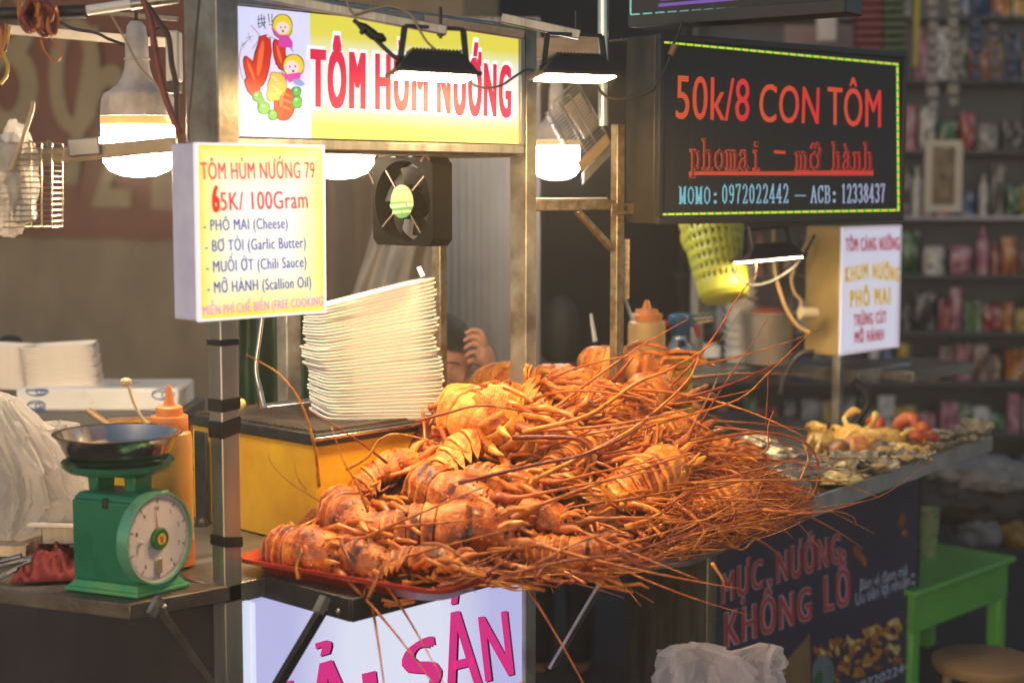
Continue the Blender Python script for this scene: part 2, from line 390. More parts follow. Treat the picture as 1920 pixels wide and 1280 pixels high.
q1 = ony(1415, 818, .42)
MB().box(1.05, q1.x, .42, .62, .85, q1.z).build('body', yellow_p, box2, bevel=.003)
MB().box(1.04, q1.x + .01, .41, .63, q1.z + .001, q1.z + .014).build('lid', chrome, box2, bevel=.004)
BZ = q1.z + .015
# ---------------------------------------------------------------- signs
def grad_emit(name, c_edge, c_mid, s, axis=2, lo=0., hi=1., mid=.5, power=1., mottle=.04):
    """printed colour running from edge to middle of a backlit panel (the print itself, in generated coordinates)"""
    m = bpy.data.materials.new(name); m.use_nodes = True; nt = m.node_tree; L = nt.links.new; p = nt.nodes['Principled BSDF']
    tc = N(nt, 'ShaderNodeTexCoord'); sx = N(nt, 'ShaderNodeSeparateXYZ'); L(tc.outputs['Generated'], sx.inputs[0])
    rp = N(nt, 'ShaderNodeValToRGB'); e = rp.color_ramp.elements; e[0].position = 0; e[0].color = (*c_edge, 1); e[1].position = 1; e[1].color = (*c_edge, 1)
    for pos, c in ((.13, c_edge), (.33, c_mid), (.66, c_mid), (.86, c_edge)):
        x = e.new(pos); x.color = (*c, 1)
    nz = N(nt, 'ShaderNodeTexNoise'); nz.inputs['Scale'].default_value = 3; L(tc.outputs['Generated'], nz.inputs[0])
    ad = N(nt, 'ShaderNodeMath', operation='MULTIPLY_ADD'); ad.inputs[1].default_value = mottle; L(nz.outputs[0], ad.inputs[0]); L(sx.outputs[axis], ad.inputs[2])
    L(ad.outputs[0], rp.inputs[0]); L(rp.outputs[0], p.inputs['Emission Color']); p.inputs['Emission Strength'].default_value = s
    p.inputs['Base Color'].default_value = (.16, .16, .15, 1); p.inputs['Roughness'].default_value = .3
    return m
frame_m = mat('sign_frame', (.11, .10, .095), .4, .8, var=.4, scale=20, bump=.1)
# main sign over the stall
MY = .245
ms = thing('main_sign', 'long backlit yellow sign reading TÔM HÙM NƯỚNG with a lobster picture', 'sign', (.33, MY, 1.7))
pl = (V((0, MY, 0)), YN)
c0 = ony(444, 14, MY); c1 = ony(972, 62, MY); c2 = ony(972, 283, MY); c3 = ony(444, 240, MY)
xl, xr, zb, zt = c0.x, c1.x, (c2.z + c3.z) / 2, (c0.z + c1.z) / 2
MB().box(xl - .016, xr + .008, MY + .008, MY + .055, zb - .022, zt + .022).build('case', frame_m, ms)
for x0, x1, z0, z1 in ((xl - .016, xr + .012, zb - .022, zb - .003), (xl - .016, xr + .012, zt + .003, zt + .02), (xl - .016, xl - .003, zb - .003, zt + .003), (xr, xr + .014, zb - .003, zt + .003)):
    MB().box(x0, x1, MY - .008, MY + .008, z0, z1).build('frame', steel, ms, bevel=.002)
xs = ony(582, 120, MY).x
yell = grad_emit('sign_yellow', rgb('#ece03c'), rgb('#fbfcf2'), .92)
lav = mat('sign_lavender', (.5, .5, .8), .4, emit=rgb('#d6d6f4'), es=.95)
MB().box(xs, xr, MY, MY + .006, zb, zt).build('panel', yell, ms, smooth=0)
MB().box(xl, xs, MY, MY + .006, zb, zt).build('panel', lav, ms, smooth=0)
sred = emat('sign_red', rgb('#e8284f'), .80)
mb = MB(); wh = emat('sign_white', rgb('#f6f6f8'), .97)
lettering(mb, 'TÔM', pl, (576, 200), (688, 204), (576, 92), .13, .001); lettering(mb, 'HÙM', pl, (698, 206), (805, 210), (698, 100), .12, .001); lettering(mb, 'NƯỚNG', pl, (814, 212), (961, 222), (814, 108), .12, .001)
mb.build('lettering_edge', wh, ms, smooth=0)
mb = MB(); lettering(mb, 'TÔM', pl, (580, 197), (684, 202), (580, 95), .075, .0022); mb.build('lettering', sred, ms, smooth=0)
mb = MB(); lettering(mb, 'HÙM', pl, (702, 203), (801, 207), (702, 103), .055, .0022); mb.build('lettering', sred, ms, smooth=0)
mb = MB(); lettering(mb, 'NƯỚNG', pl, (818, 209), (957, 219), (818, 112), .06, .0022); mb.build('lettering', sred, ms, smooth=0)

def art(nm, col, s, polys, lift, parent=None, plane=None, edge=None):
    if edge:
        mb = MB()
        for i, q in enumerate(polys):
            cx = sum(p[0] for p in q) / len(q); cy = sum(p[1] for p in q) / len(q)
            flat(mb, plane or pl, [(x + (1.6 if x > cx else -1.6), y + (1.6 if y > cy else -1.6)) for x, y in q], lift - .0004 + i * .00002)
        mb.build('outline_print', emat('outline_ink' + edge[1:], rgb(edge), .6), parent or ms, smooth=0)
    mb = MB()
    for i, q in enumerate(polys): flat(mb, plane or pl, q, lift + i * .00008)
    return mb.build(nm, emat(nm + '_ink' + col[1:], rgb(col), s), parent or ms, smooth=0)
art('lobster_print', '#d8301c', .8, [ell(490, 118, 15, 48, 18, .15), ell(472, 138, 11, 34, 14, -.35), ell(524, 104, 10, 30, 14, -.25), ell(533, 196, 19, 30, 18, .1), ell(472, 165, 9, 20, 12, -.6), [(478, 132), (486, 70), (500, 66), (494, 84), (505, 72), (508, 96), (500, 140)], [(517, 120), (518, 78), (526, 76), (526, 88), (534, 82), (533, 118)]], .001, edge='#7a1410')
art('lobster_shine', '#f2703c', .85, [ell(487, 110, 5, 34, 12, .15), ell(469, 132, 3, 22, 10, -.35), ell(522, 102, 3, 18, 10, -.25), ell(526, 190, 4, 12, 10, .1), ell(536, 178, 9, 2.5, 8, .4), ell(537, 190, 10, 2.5, 8, .4), ell(536, 203, 9, 2.5, 8, .4)], .002)
art('noodle_print', '#e9c65a', .8, [ell(519, 163, 17, 26, 14, .1), ell(508, 178, 8, 12, 10), ell(512, 145, 6, 9, 9)], .0014, edge='#b08a34')
art('leaf_print', '#4fb04c', .75, [ell(482, 181, 9, 9, 10), ell(494, 203, 11, 11, 10), ell(511, 216, 8, 9, 10), ell(555, 172, 8, 8, 10), ell(556, 192, 9, 11, 10), ell(489, 192, 6, 7, 10)], .0016, edge='#2c7430')
art('leaf_shine', '#86d27c', .8, [ell(479, 178, 4, 3, 8), ell(491, 199, 5, 3.4, 8), ell(509, 213, 3.6, 3, 8), ell(553, 169, 3.4, 3, 8), ell(553, 187, 4, 3.4, 8)], .0026)
art('noodle_shine', '#f6e39c', .85, [ell(512 + 5 * (k % 3), 146 + 5.5 * k, 6, 1.1, 8, .5 - .3 * (k % 3)) for k in range(7)], .0022)
mb = MB()
for pts in ([(472, 92), (486, 70), (470, 48)], [(486, 78), (506, 70), (520, 80), (524, 92)], [(455, 150), (448, 120), (452, 90), (468, 72)]):
    ribbon(mb, pl, [(a.x, a.y) for a in sm([V((x, y, 0)) for x, y in pts], 5)], 1.1, .0013)
mb.build('feeler_print', emat('print_maroon', rgb('#9a2438'), .7), ms, smooth=0)
art('child_hair_print', '#f0d236', .85, [ell(528, 50, 18, 22, 16), ell(549, 124, 19, 21, 16)], .0024, edge='#8a7020')
art('child_face_print', '#f4d9dc', .9, [ell(528, 53, 12, 11, 14), ell(545, 127, 14, 13, 14)], .0030)
art('child_dress_print', '#dc46ae', .8, [[(521, 66), (538, 66), (547, 80), (546, 91), (520, 88)], [(506, 54), (509, 52), (524, 68), (520, 72)], [(526, 134), (532, 140), (562, 136), (560, 150), (540, 155), (528, 142)]], .0034)
art('child_eye_print', '#5a4a6a', .5, [ell(524, 52, 1.3, 2, 8), ell(532, 52, 1.3, 2, 8), ell(528, 59, 2.2, 2.4, 8), ell(541, 126, 1.4, 2.4, 8), ell(551, 125, 1.4, 2.4, 8), ell(547, 134, 2.5, 2.4, 8)], .0038)
art('trouser_print', '#8fa4e0', .8, [[(546, 150), (560, 148), (570, 158), (562, 163), (550, 158)], [(541, 91), (545, 91), (549, 97), (545, 97)]], .0036)
mb = MB()
for q in ([(484, 30), (484, 52)], [(482, 37), (496, 35)], [(489, 28), (490, 44), (497, 42)], [(482, 45), (496, 43)], [(494, 30), (495, 50)], [(486, 52), (492, 46), (497, 54)], [(502, 27), (504, 42)], [(509, 27), (509, 42)], [(504, 46), (505, 48)], [(508, 46), (509, 48)]): ribbon(mb, pl, q, 1.5, .0016)
mb.build('character_print', emat('print_ink', (.05, .03, .08), .2), ms, smooth=0)
mb = MB()
for q in ([(464, 62), (470, 78)], [(460, 72), (474, 68)], [(453, 78), (457, 90)], [(451, 86), (460, 82)]): ribbon(mb, pl, q, 1.0, .0016)
mb.build('sparkle_print', emat('print_gold', rgb('#8a7a50'), .5), ms, smooth=0)

# price sign hung on the post
KY = .15
ks = thing('price_sign', 'white lightbox price list reading 65K/ 100Gram hung on the post', 'sign', (-.07, KY, 1.35))
pl = (V((0, KY, 0)), YN)
a = ony(366, 268, KY); b = ony(603, 272, KY); c = ony(614, 583, KY); d = ony(372, 606, KY)
x0, x1, z0, z1 = (a.x + d.x) / 2, (b.x + c.x) / 2, (c.z + d.z) / 2, (a.z + b.z) / 2
lp = mat('lightbox_plastic', (.62, .60, .70), .45, var=.12, scale=9, col2=(.45, .42, .50), emit=(.55, .52, .85), es=.16)
MB().box(x0 + .001, x1 - .001, KY + .006, KY + .075, z0 + .001, z1 - .001).build('case', lp, ks, bevel=.003)
ky = bpy.data.materials.new('price_print'); ky.use_nodes = True; nt = ky.node_tree; L = nt.links.new; p = nt.nodes['Principled BSDF']
tc = N(nt, 'ShaderNodeTexCoord'); sx = N(nt, 'ShaderNodeSeparateXYZ'); L(tc.outputs['Generated'], sx.inputs[0])
def mth(op, a, b):
    n = N(nt, 'ShaderNodeMath', operation=op)
    for i, q in enumerate((a, b)):
        if hasattr(q, 'links'): L(q, n.inputs[i])
        elif q is not None: n.inputs[i].default_value = q
    return n.outputs[0]
ax = mth('ABSOLUTE', mth('SUBTRACT', sx.outputs[0], .5), None); az = mth('ABSOLUTE', mth('SUBTRACT', sx.outputs[2], .5), None)
nz = N(nt, 'ShaderNodeTexNoise'); nz.inputs['Scale'].default_value = 4; L(tc.outputs['Generated'], nz.inputs[0])
mx = mth('ADD', mth('MAXIMUM', mth('MULTIPLY', ax, 2.), mth('MULTIPLY', az, 2.)), mth('MULTIPLY', mth('SUBTRACT', nz.outputs[0], .5), .22))
rp = N(nt, 'ShaderNodeValToRGB'); e = rp.color_ramp.elements; e[0].position = .45; e[0].color = (1, 1, .90, 1); e[1].position = 1; e[1].color = (*rgb('#f6dc1a'), 1)
x = e.new(.82); x.color = (*rgb('#fdf7a8'), 1)
L(mx, rp.inputs[0]); L(rp.outputs[0], p.inputs['Emission Color']); p.inputs['Base Color'].default_value = (.15, .15, .12, 1); p.inputs['Emission Strength'].default_value = .98
MB().box(x0 + .004, x1 - .004, KY, KY + .006, z0 + .004, z1 - .004).build('panel', ky, ks, smooth=0)
mb = MB(); t_ = .006
for q in ((x0, x0 + .004, z0, z1), (x1 - .004, x1, z0, z1), (x0 + .004, x1 - .004, z0, z0 + .004), (x0 + .004, x1 - .004, z1 - .004, z1)): mb.box(q[0], q[1], KY - .003, KY + .006, q[2], q[3])
mb.build('edge_trim', emat('trim_white', (.86, .84, .95), .75), ks)
red = emat('price_red', rgb('#d8304c'), .8); blue = emat('price_blue', rgb('#3c44a8'), .7); pink = emat('price_pink', rgb('#ee6ac0'), .9); hred = emat('price_red_paint', rgb('#ee2018'), .85)
for a_ in (('TÔM HÙM NƯỚNG 79', pl, (376, 337), (590, 334), (374, 305), .022), ('65K/ 100Gram', pl, (397, 395), (577, 390), (395, 361), .022)):
    mb = MB(); lettering(mb, *a_); mb.build('lettering', red, ks, smooth=0)
mb = MB(); lettering(mb, '6', pl, (396, 397), (411, 396), (394, 349), .06, .003); mb.build('painted_digit', hred, ks, smooth=0)
for s, bl, br, tl in (('- PHÔ MAI (Cheese)', (381, 433), (539, 428), (380, 412)), ('- BƠ TỎI (Garlic Butter)', (384, 472), (573, 464), (383, 451)), ('- MUỐI ỚT (Chili Sauce)', (386, 511), (574, 500), (385, 490)), ('- MỠ HÀNH (Scallion Oil)', (388, 550), (583, 538), (387, 529))):
    mb = MB(); lettering(mb, s, pl, bl, br, tl, .024); mb.build('lettering', blue, ks, smooth=0)
mb = MB(); lettering(mb, 'MIỄN PHÍ CHẾ BIẾN (FREE COOKING)', pl, (380, 591), (609, 571), (379, 574), .02); mb.build('lettering', pink, ks, smooth=0)

# big LED sign
D0 = 3.75; a53 = math.radians(53.4)
d1 = FH * math.cos(a53) + RT * math.sin(a53); d2 = FH * math.sin(a53) - RT * math.cos(a53)
LP = ond(1233, 240, D0); lpl = (LP, d2)
LZT = (onp(1233, 62, *lpl).z + onp(1697, 98, *lpl).z) / 2; LZB = (onp(1233, 421, *lpl).z + onp(1693, 412, *lpl).z) / 2
LW = (onp(1696, 240, *lpl) - LP).dot(d1)
LO = V((LP.x, LP.y, 0))
def lbox(mb, u0, u1, w0, w1, z0, z1):
    mb.prism([LO + d1 * u0 + d2 * w0 + UP * z0, LO + d1 * u1 + d2 * w0 + UP * z0, LO + d1 * u1 + d2 * w0 + UP * z1, LO + d1 * u0 + d2 * w0 + UP * z1], d2 * (w1 - w0)); return mb
led = thing('led_sign', 'large black LED price display reading 50k/8 CON TÔM with green dashed border', 'sign', LO + UP * LZB)
lbox(MB(), .001, LW - .001, .012, .115, LZB + .001, LZT - .001).build('case', mat('led_side', (.13, .115, .10), .45, .7, var=.5, scale=5), led, bevel=.003)
for q in ((0, LW, LZB, LZB + .016), (0, LW, LZT - .016, LZT), (0, .014, LZB + .016, LZT - .016), (LW - .014, LW, LZB + .016, LZT - .016)):
    lbox(MB(), q[0], q[1], -.006, .012, q[2], q[3]).build('frame', mat('led_frame', (.05, .05, .056), .4, .3, var=.2), led, bevel=.002)
ledp = bpy.data.materials.new('led_panel'); ledp.use_nodes = True; nt = ledp.node_tree; p = nt.nodes['Principled BSDF']
tc = N(nt, 'ShaderNodeTexCoord'); vo = N(nt, 'ShaderNodeTexVoronoi'); vo.inputs['Scale'].default_value = 260; vo.inputs['Randomness'].default_value = 0
rp = N(nt, 'ShaderNodeValToRGB'); rp.color_ramp.elements[0].color = (.034, .035, .040, 1); rp.color_ramp.elements[1].color = (.018, .018, .021, 1)
nt.links.new(tc.outputs['Object'], vo.inputs[0]); nt.links.new(vo.outputs['Distance'], rp.inputs[0]); nt.links.new(rp.outputs[0], p.inputs['Base Color']); p.inputs['Roughness'].default_value = .55
lbox(MB(), .014, LW - .014, .0, .011, LZB + .016, LZT - .016).build('screen', ledp, led, smooth=0)
def ledm(name, col, s, c2=None, dots=205., fill=.22):
    m = bpy.data.materials.new(name); m.use_nodes = True; nt = m.node_tree; L = nt.links.new; p = nt.nodes['Principled BSDF']
    tc = N(nt, 'ShaderNodeTexCoord'); sx = N(nt, 'ShaderNodeSeparateXYZ'); L(tc.outputs['Object'], sx.inputs[0])
    w1 = N(nt, 'ShaderNodeMath', operation='MULTIPLY'); w1.inputs[1].default_value = dots * 2 * math.pi; L(sx.outputs[2], w1.inputs[0])
    w2 = N(nt, 'ShaderNodeMath', operation='SINE'); L(w1.outputs[0], w2.inputs[0])
    mr = N(nt, 'ShaderNodeMapRange'); mr.inputs[1].default_value = -1; mr.inputs[3].default_value = fill; mr.inputs[4].default_value = 1.3; L(w2.outputs[0], mr.inputs[0])
    sc = N(nt, 'ShaderNodeMath', operation='MULTIPLY'); sc.inputs[1].default_value = s; L(mr.outputs[0], sc.inputs[0]); L(sc.outputs[0], p.inputs['Emission Strength'])
    if c2:
        gx = N(nt, 'ShaderNodeSeparateXYZ'); L(tc.outputs['Generated'], gx.inputs[0]); r = N(nt, 'ShaderNodeValToRGB'); r.color_ramp.elements[0].color = (*col, 1); r.color_ramp.elements[1].color = (*c2, 1)
        L(gx.outputs[0], r.inputs[0]); L(r.outputs[0], p.inputs['Emission Color'])
    else: p.inputs['Emission Color'].default_value = (*col, 1)
    p.inputs['Base Color'].default_value = (.03, .02, .02, 1); return m
lr = ledm('led_red', rgb('#f0602c'), .9, rgb('#f52a30'))
lr2 = ledm('led_red_thin', rgb('#f0572c'), .85, rgb('#ee3a32'))
lcy = ledm('led_cyan', rgb('#7fe6f2'), .85, rgb('#c9c6f0'))
loff = mat('led_unlit', (.045, .045, .05), .6)
mb = MB(); lettering(mb, '50k/8', lpl, (1266, 222), (1404, 227), (1267, 142), .008, .0015); mb.build('lettering', lr, led, smooth=0)
mb = MB(); lettering(mb, 'CON', lpl, (1422, 228), (1534, 233), (1424, 158), .012, .0015); mb.build('lettering', lr, led, smooth=0)
mb = MB(); lettering(mb, 'TÔM', lpl, (1551, 234), (1651, 239), (1551, 163), .014, .0015); mb.build('lettering', lr, led, smooth=0)

G = {  # one-stroke display letters on a 0..1 x 0..1 cell, x-height .62
 'p': [[(.1, .62), (.28, .62), (.28, -.28)], [(.1, -.28), (.46, -.28)], [(.28, .5), (.5, .62), (.75, .56), (.86, .31), (.75, .06), (.5, 0), (.28, .12)]],
 'h': [[(.1, 1), (.26, 1), (.26, 0)], [(.1, 0), (.42, 0)], [(.26, .46), (.45, .6), (.66, .6), (.76, .46), (.76, 0)], [(.62, 0), (.92, 0)]],
 'o': [[(.5, .62), (.24, .52), (.16, .31), (.24, .1), (.5, 0), (.76, .1), (.84, .31), (.76, .52), (.5, .62)]],
 'm': [[(.02, .6), (.14, .6), (.14, 0)], [(.02, 0), (.28, 0)], [(.14, .5), (.26, .62), (.42, .6), (.5, .46), (.5, 0)], [(.42, 0), (.6, 0)], [(.5, .5), (.62, .62), (.78, .6), (.86, .46), (.86, 0)], [(.76, 0), (.98, 0)]],
 'a': [[(.2, .5), (.34, .62), (.58, .62), (.7, .5), (.7, .1), (.78, 0), (.9, .04)], [(.7, .36), (.36, .32), (.18, .2), (.2, .06), (.36, 0), (.56, .04), (.7, .16)]],
 'i': [[(.34, .62), (.52, .62), (.52, 0)], [(.3, 0), (.74, 0)], [(.46, .84), (.58, .84), (.58, .92), (.46, .92), (.46, .84)]],
 'n': [[(.1, .6), (.26, .6), (.26, 0)], [(.1, 0), (.42, 0)], [(.26, .46), (.45, .6), (.66, .6), (.76, .46), (.76, 0)], [(.62, 0), (.92, 0)]],
 '-': [[(.0, .34), (1., .34)]], '—': [[(-.1, .45), (1.1, .45)]],
 'M': [[(.0, 1), (.14, 1), (.14, 0)], [(.02, 0), (.28, 0)], [(.14, 1), (.48, .1), (.82, 1)], [(.96, 1), (.82, 1), (.82, 0)], [(.68, 0), (.96, 0)], [(.24, .95), (.24, .05)], [(.72, .95), (.72, .05)]],
 'O': [[(.5, 1), (.22, .84), (.14, .5), (.22, .16), (.5, 0), (.78, .16), (.86, .5), (.78, .84), (.5, 1)]],
 ':': [[(.4, .16), (.6, .16), (.6, .06), (.4, .06), (.4, .16)], [(.4, .62), (.6, .62), (.6, .52), (.4, .52), (.4, .62)]],
 '0': [[(.5, 1), (.24, .84), (.18, .5), (.24, .16), (.5, 0), (.76, .16), (.82, .5), (.76, .84), (.5, 1)]],
 '1': [[(.3, .86), (.52, 1), (.52, 0)], [(.3, 0), (.74, 0)]],
 '2': [[(.2, .8), (.3, .96), (.5, 1), (.72, .94), (.8, .76), (.7, .5), (.2, 0), (.82, 0), (.82, .14)]],
 '3': [[(.2, .84), (.34, .98), (.6, 1), (.78, .84), (.74, .62), (.5, .52), (.74, .44), (.82, .22), (.66, .02), (.36, 0), (.18, .14)]],
 '4': [[(.66, 0), (.66, 1), (.14, .28), (.9, .28)], [(.5, 0), (.82, 0)]],
 '7': [[(.18, .86), (.18, 1), (.82, 1), (.5, .4), (.44, 0)]],
 '8': [[(.5, .54), (.26, .66), (.24, .86), (.5, 1), (.76, .86), (.74, .66), (.5, .54), (.22, .4), (.18, .14), (.5, 0), (.82, .14), (.78, .4), (.5, .54)]],
 '9': [[(.8, .6), (.62, .44), (.36, .46), (.2, .64), (.22, .88), (.5, 1), (.74, .92), (.82, .62), (.74, .2), (.5, 0), (.24, .1)]],
 'A': [[(.1, 0), (.48, 1), (.88, 0)], [(.0, 0), (.24, 0)], [(.74, 0), (1, 0)], [(.26, .36), (.72, .36)]],
 'C': [[(.84, .74), (.8, 1), (.74, .9), (.5, 1), (.22, .84), (.14, .5), (.22, .16), (.5, 0), (.76, .1), (.86, .26)]],
 'B': [[(.06, 1), (.56, 1), (.78, .9), (.78, .66), (.56, .54), (.24, .54)], [(.24, 1), (.24, 0)], [(.56, .54), (.84, .42), (.84, .12), (.6, 0), (.06, 0)]],
 'ỡ': None, 'à': None, ' ': []}
G['ỡ'] = G['o'] + [[(.74, .56), (.9, .58), (.96, .7), (.9, .76)], [(.2, .84), (.34, .94), (.52, .86), (.7, .96), (.78, .94)]]
G['à'] = G['a'] + [[(.3, .92), (.44, .78)]]
def led_text(mb, s, bl, br, tl, wpx, lift):
    O = V((*bl, 0)); U = (V((*br, 0)) - O) / len(s); Wv = V((*tl, 0)) - O; k = 0
    for i, ch in enumerate(s):
        for st in G[ch]:
            pts = [O + U * (i + .06 + .88 * x) + Wv * y for x, y in st]
            ribbon(mb, lpl, [(q.x, q.y) for q in pts], wpx, lift + (k % 40) * .00002); k += 1
for wpx, lift, m, nm in ((5.4, .001, lr2, 'lettering'), (2.5, .0030, loff, 'lettering_core')):
    mb = MB(); led_text(mb, 'phomai', (1291, 316), (1428, 318), (1291, 262), wpx, lift); led_text(mb, 'mỡ', (1490, 318), (1540, 318), (1490, 268), wpx, lift); led_text(mb, 'hành', (1558, 318), (1637, 319), (1558, 268), wpx, lift)
    mb.build(nm, m, led, smooth=0)
mb = MB(); ribbon(mb, lpl, [(1453, 285), (1470, 286)], 5, .001); flat(mb, lpl, [(1291, 322), (1637, 320), (1637, 329), (1291, 328)], .001); mb.build('underline', lr2, led, smooth=0)
mb = MB(); led_text(mb, 'MOMO:', (1272, 382), (1348, 382), (1272, 351), 2.4, .001); led_text(mb, '0972022442', (1352, 381), (1479, 380), (1352, 347), 2.4, .001); led_text(mb, '—', (1491, 380), (1509, 380), (1491, 350), 2.4, .001)
led_text(mb, 'ACB:', (1519, 380), (1570, 380), (1519, 349), 2.4, .001); led_text(mb, '12338437', (1576, 380), (1660, 379), (1576, 346), 2.4, .001); mb.build('lettering', lcy, led, smooth=0)
lg = emat('led_green', rgb('#12d83c'), .8); ly = emat('led_yellow', rgb('#f2d23c'), .9)
mg, my = MB(), MB()
cor = [(1237, 79), (1682, 121), (1684, 394), (1240, 402)]
for (a, b, n) in ((0, 1, 30), (1, 2, 18), (2, 3, 30), (3, 0, 18)):
    pa, pb = V((*cor[a], 0)), V((*cor[b], 0))
    if (a, b) == (3, 0): continue
    for k in range(n):
        s, t = pa.lerp(pb, k / n), pa.lerp(pb, (k + .55) / n); u = pa.lerp(pb, (k + 1) / n)
        ribbon(mg, lpl, [(s.x, s.y), (t.x, t.y)], 4.2, .001); ribbon(my, lpl, [(t.x, t.y), (u.x, u.y)], 3.4, .0014)
mg.build('border_dashes', lg, led, smooth=0); my.build('border_dashes', ly, led, smooth=0)

# upper LED display, seen almost from below at the frame's top
u1 = RT * .80 - FH * .60; u2 = FH * .80 + RT * .60
UO = ond(1177, 52, 3.95); upl = (UO, u2); UW = (onp(1581, 26, *upl) - UO).dot(u1)
ul = thing('led_sign', 'dark LED display with purple bars hanging above the larger price display', 'sign', UO)
mb = MB(); mb.prism([UO + u2 * .012, UO + u1 * UW + u2 * .012, UO + u1 * UW + u2 * .012 + UP * .32, UO + u2 * .012 + UP * .32], u2 * .09); mb.build('case', darkm, ul, bevel=.003)
mb = MB(); mb.prism([UO, UO + u1 * UW, UO + u1 * UW + UP * .03, UO + UP * .03], u2 * .0119); mb.build('frame', mat('led_frame', (.05, .05, .056)), ul, bevel=.002)
mb = MB(); mb.prism([UO + UP * .03 + u2 * .004, UO + u1 * UW + UP * .03 + u2 * .004, UO + u1 * UW + UP * .32 + u2 * .004, UO + UP * .32 + u2 * .004], u2 * .0078); mb.build('screen', ledp, ul, smooth=0)
pu = ledm('led_purple', rgb('#8f62d2'), .75, dots=260, fill=.3); pu2 = emat('led_mint', rgb('#8fe6d6'), .8)
upl = (UO + u2 * .004, u2)
mb = MB(); flat(mb, upl, [(1235, 14), (1408, -2), (1408, -8), (1235, 8)]); flat(mb, upl, [(1240, 2), (1345, -8), (1345, -14), (1240, -4)]); mb.build('scroll_bar', pu, ul, smooth=0)
mb = MB()
for k in range(17):
    x0 = 1184 + k * 23; mb2 = [(x0, 28 - k * 1.55), (x0 + 15, 28 - (k + .65) * 1.55)]; ribbon(mb, upl, mb2, 2.2, .001)
ribbon(mb, upl, [(1183, -10), (1183, 26)], 2, .0015); mb.build('border_dashes', pu2, ul, smooth=0)

# small lightbox on the far post
SY = .415
ss = thing('snack_sign', 'small upright lightbox with maroon and gold lettering lit orange on its metal side', 'sign', (2.5, SY, 1.1))
pl = (V((0, SY, 0)), YN)
a = ony(1577, 425, SY); b = ony(1692, 420, SY); c = ony(1684, 655, SY); d = ony(1574, 665, SY)
x0, x1, z0, z1 = (a.x + d.x) / 2, (b.x + c.x) / 2, (c.z + d.z) / 2, (a.z + b.z) / 2
MB().box(x0, x1, SY + .004, SY + .125, z0, z1).build('case', mat('ochre_metal', (.62, .44, .18), .5, .5, var=.3, scale=6, bump=.1), ss, bevel=.004)
MB().box(x0 + .003, x1 - .003, SY - .002, SY + .004, z0 + .003, z1 - .003).build('panel', mat('poster_white', (.72, .72, .8), .4, var=.06, emit=rgb('#d4d6ee'), es=.62), ss, bevel=.001)
mar = emat('poster_maroon', rgb('#a0353e'), .7); gold = emat('poster_gold', rgb('#c9a748'), .7)
pl = (V((0, SY - .002, 0)), YN)
mb = MB(); lettering(mb, 'TÔM CÀNG NƯỚNG', pl, (1585, 471), (1686, 468), (1584, 447), .06); mb.build('lettering', mar, ss, smooth=0)
mb = MB(); lettering(mb, 'TRỨNG CÚT', pl, (1600, 611), (1662, 604), (1599, 590), .06); mb.build('lettering', mar, ss, smooth=0)
mb = MB(); lettering(mb, 'MỠ HÀNH', pl, (1602, 643), (1657, 637), (1601, 622), .06); mb.build('lettering', mar, ss, smooth=0)
mb = MB()
for s, e in (((1582, 430), (1688, 426)), ((1688, 426), (1680, 651)), ((1680, 651), (1580, 660))): ribbon(mb, pl, [s, e], 1.1, .0012)
mb.build('border_line', mar, ss, smooth=0)
mb = MB(); lettering(mb, 'KHUM', pl, (1583, 530), (1627, 521), (1583, 502), .08); mb.build('lettering', gold, ss, smooth=0)
mb = MB(); lettering(mb, 'NƯỚNG', pl, (1634, 521), (1686, 528), (1635, 494), .08); mb.build('lettering', gold, ss, smooth=0)
mb = MB(); lettering(mb, 'PHÔ MAI', pl, (1593, 576), (1669, 569), (1592, 545), .08); mb.build('lettering', gold, ss, smooth=0)


# seafood lightbox under the counter
HY = .262
hs = thing('seafood_lightbox', 'bluish white lightbox with big brushed magenta HẢI SẢN lettering under the counter', 'sign', (.3, HY, .2))
pl = (V((0, HY, 0)), YN)
xa = ony(478, 1200, HY).x; xb = ony(994, 1180, HY).x
MB().box(xa, xb, HY, HY + .02, .2, .80).build('panel', grad_emit('seafood_print', rgb('#bcbcee'), rgb('#e4e8fc'), .9, axis=0), hs, smooth=0)
for x in (xa - .012, xb): MB().box(x, x + .012, HY - .004, HY + .024, .2, .80).build('frame', emat('tube_white', (.75, .82, 1.), .85), hs, bevel=.002)
mb, mn = MB(), MB(); big = emat('brush_magenta', rgb('#dd2c86'), .8); navy = emat('brush_navy', rgb('#1d1838'), .25)
for s, bl, br, tl, wb in (('H', (470, 1420), (560, 1390), (455, 1300), 0), ('Ả', (575, 1385), (672, 1352), (560, 1262), 0), ('I', (686, 1345), (712, 1338), (676, 1262), 0), ('S', (764, 1318), (830, 1278), (747, 1222), 0), ('Ả', (836, 1300), (903, 1282), (818, 1162), 0), ('N', (908, 1277), (962, 1262), (894, 1156), 0)):
    lettering(mb, s, pl, bl, br, tl, .03, .003); off = (5, 4)
    lettering(mn, s, pl, *[(q[0] + 4, q[1] + 2) for q in (bl, br, tl)], .036, .0015)
mb.build('lettering', big, hs, smooth=0); mn.build('lettering_shadow', navy, hs, smooth=0)
mb = MB(); flat(mb, pl, [(960, 1284), (988, 1270), (988, 1330), (960, 1340)], .001); mb.build('border_print', emat('print_sand', rgb('#c8b088'), .7), hs, smooth=0)

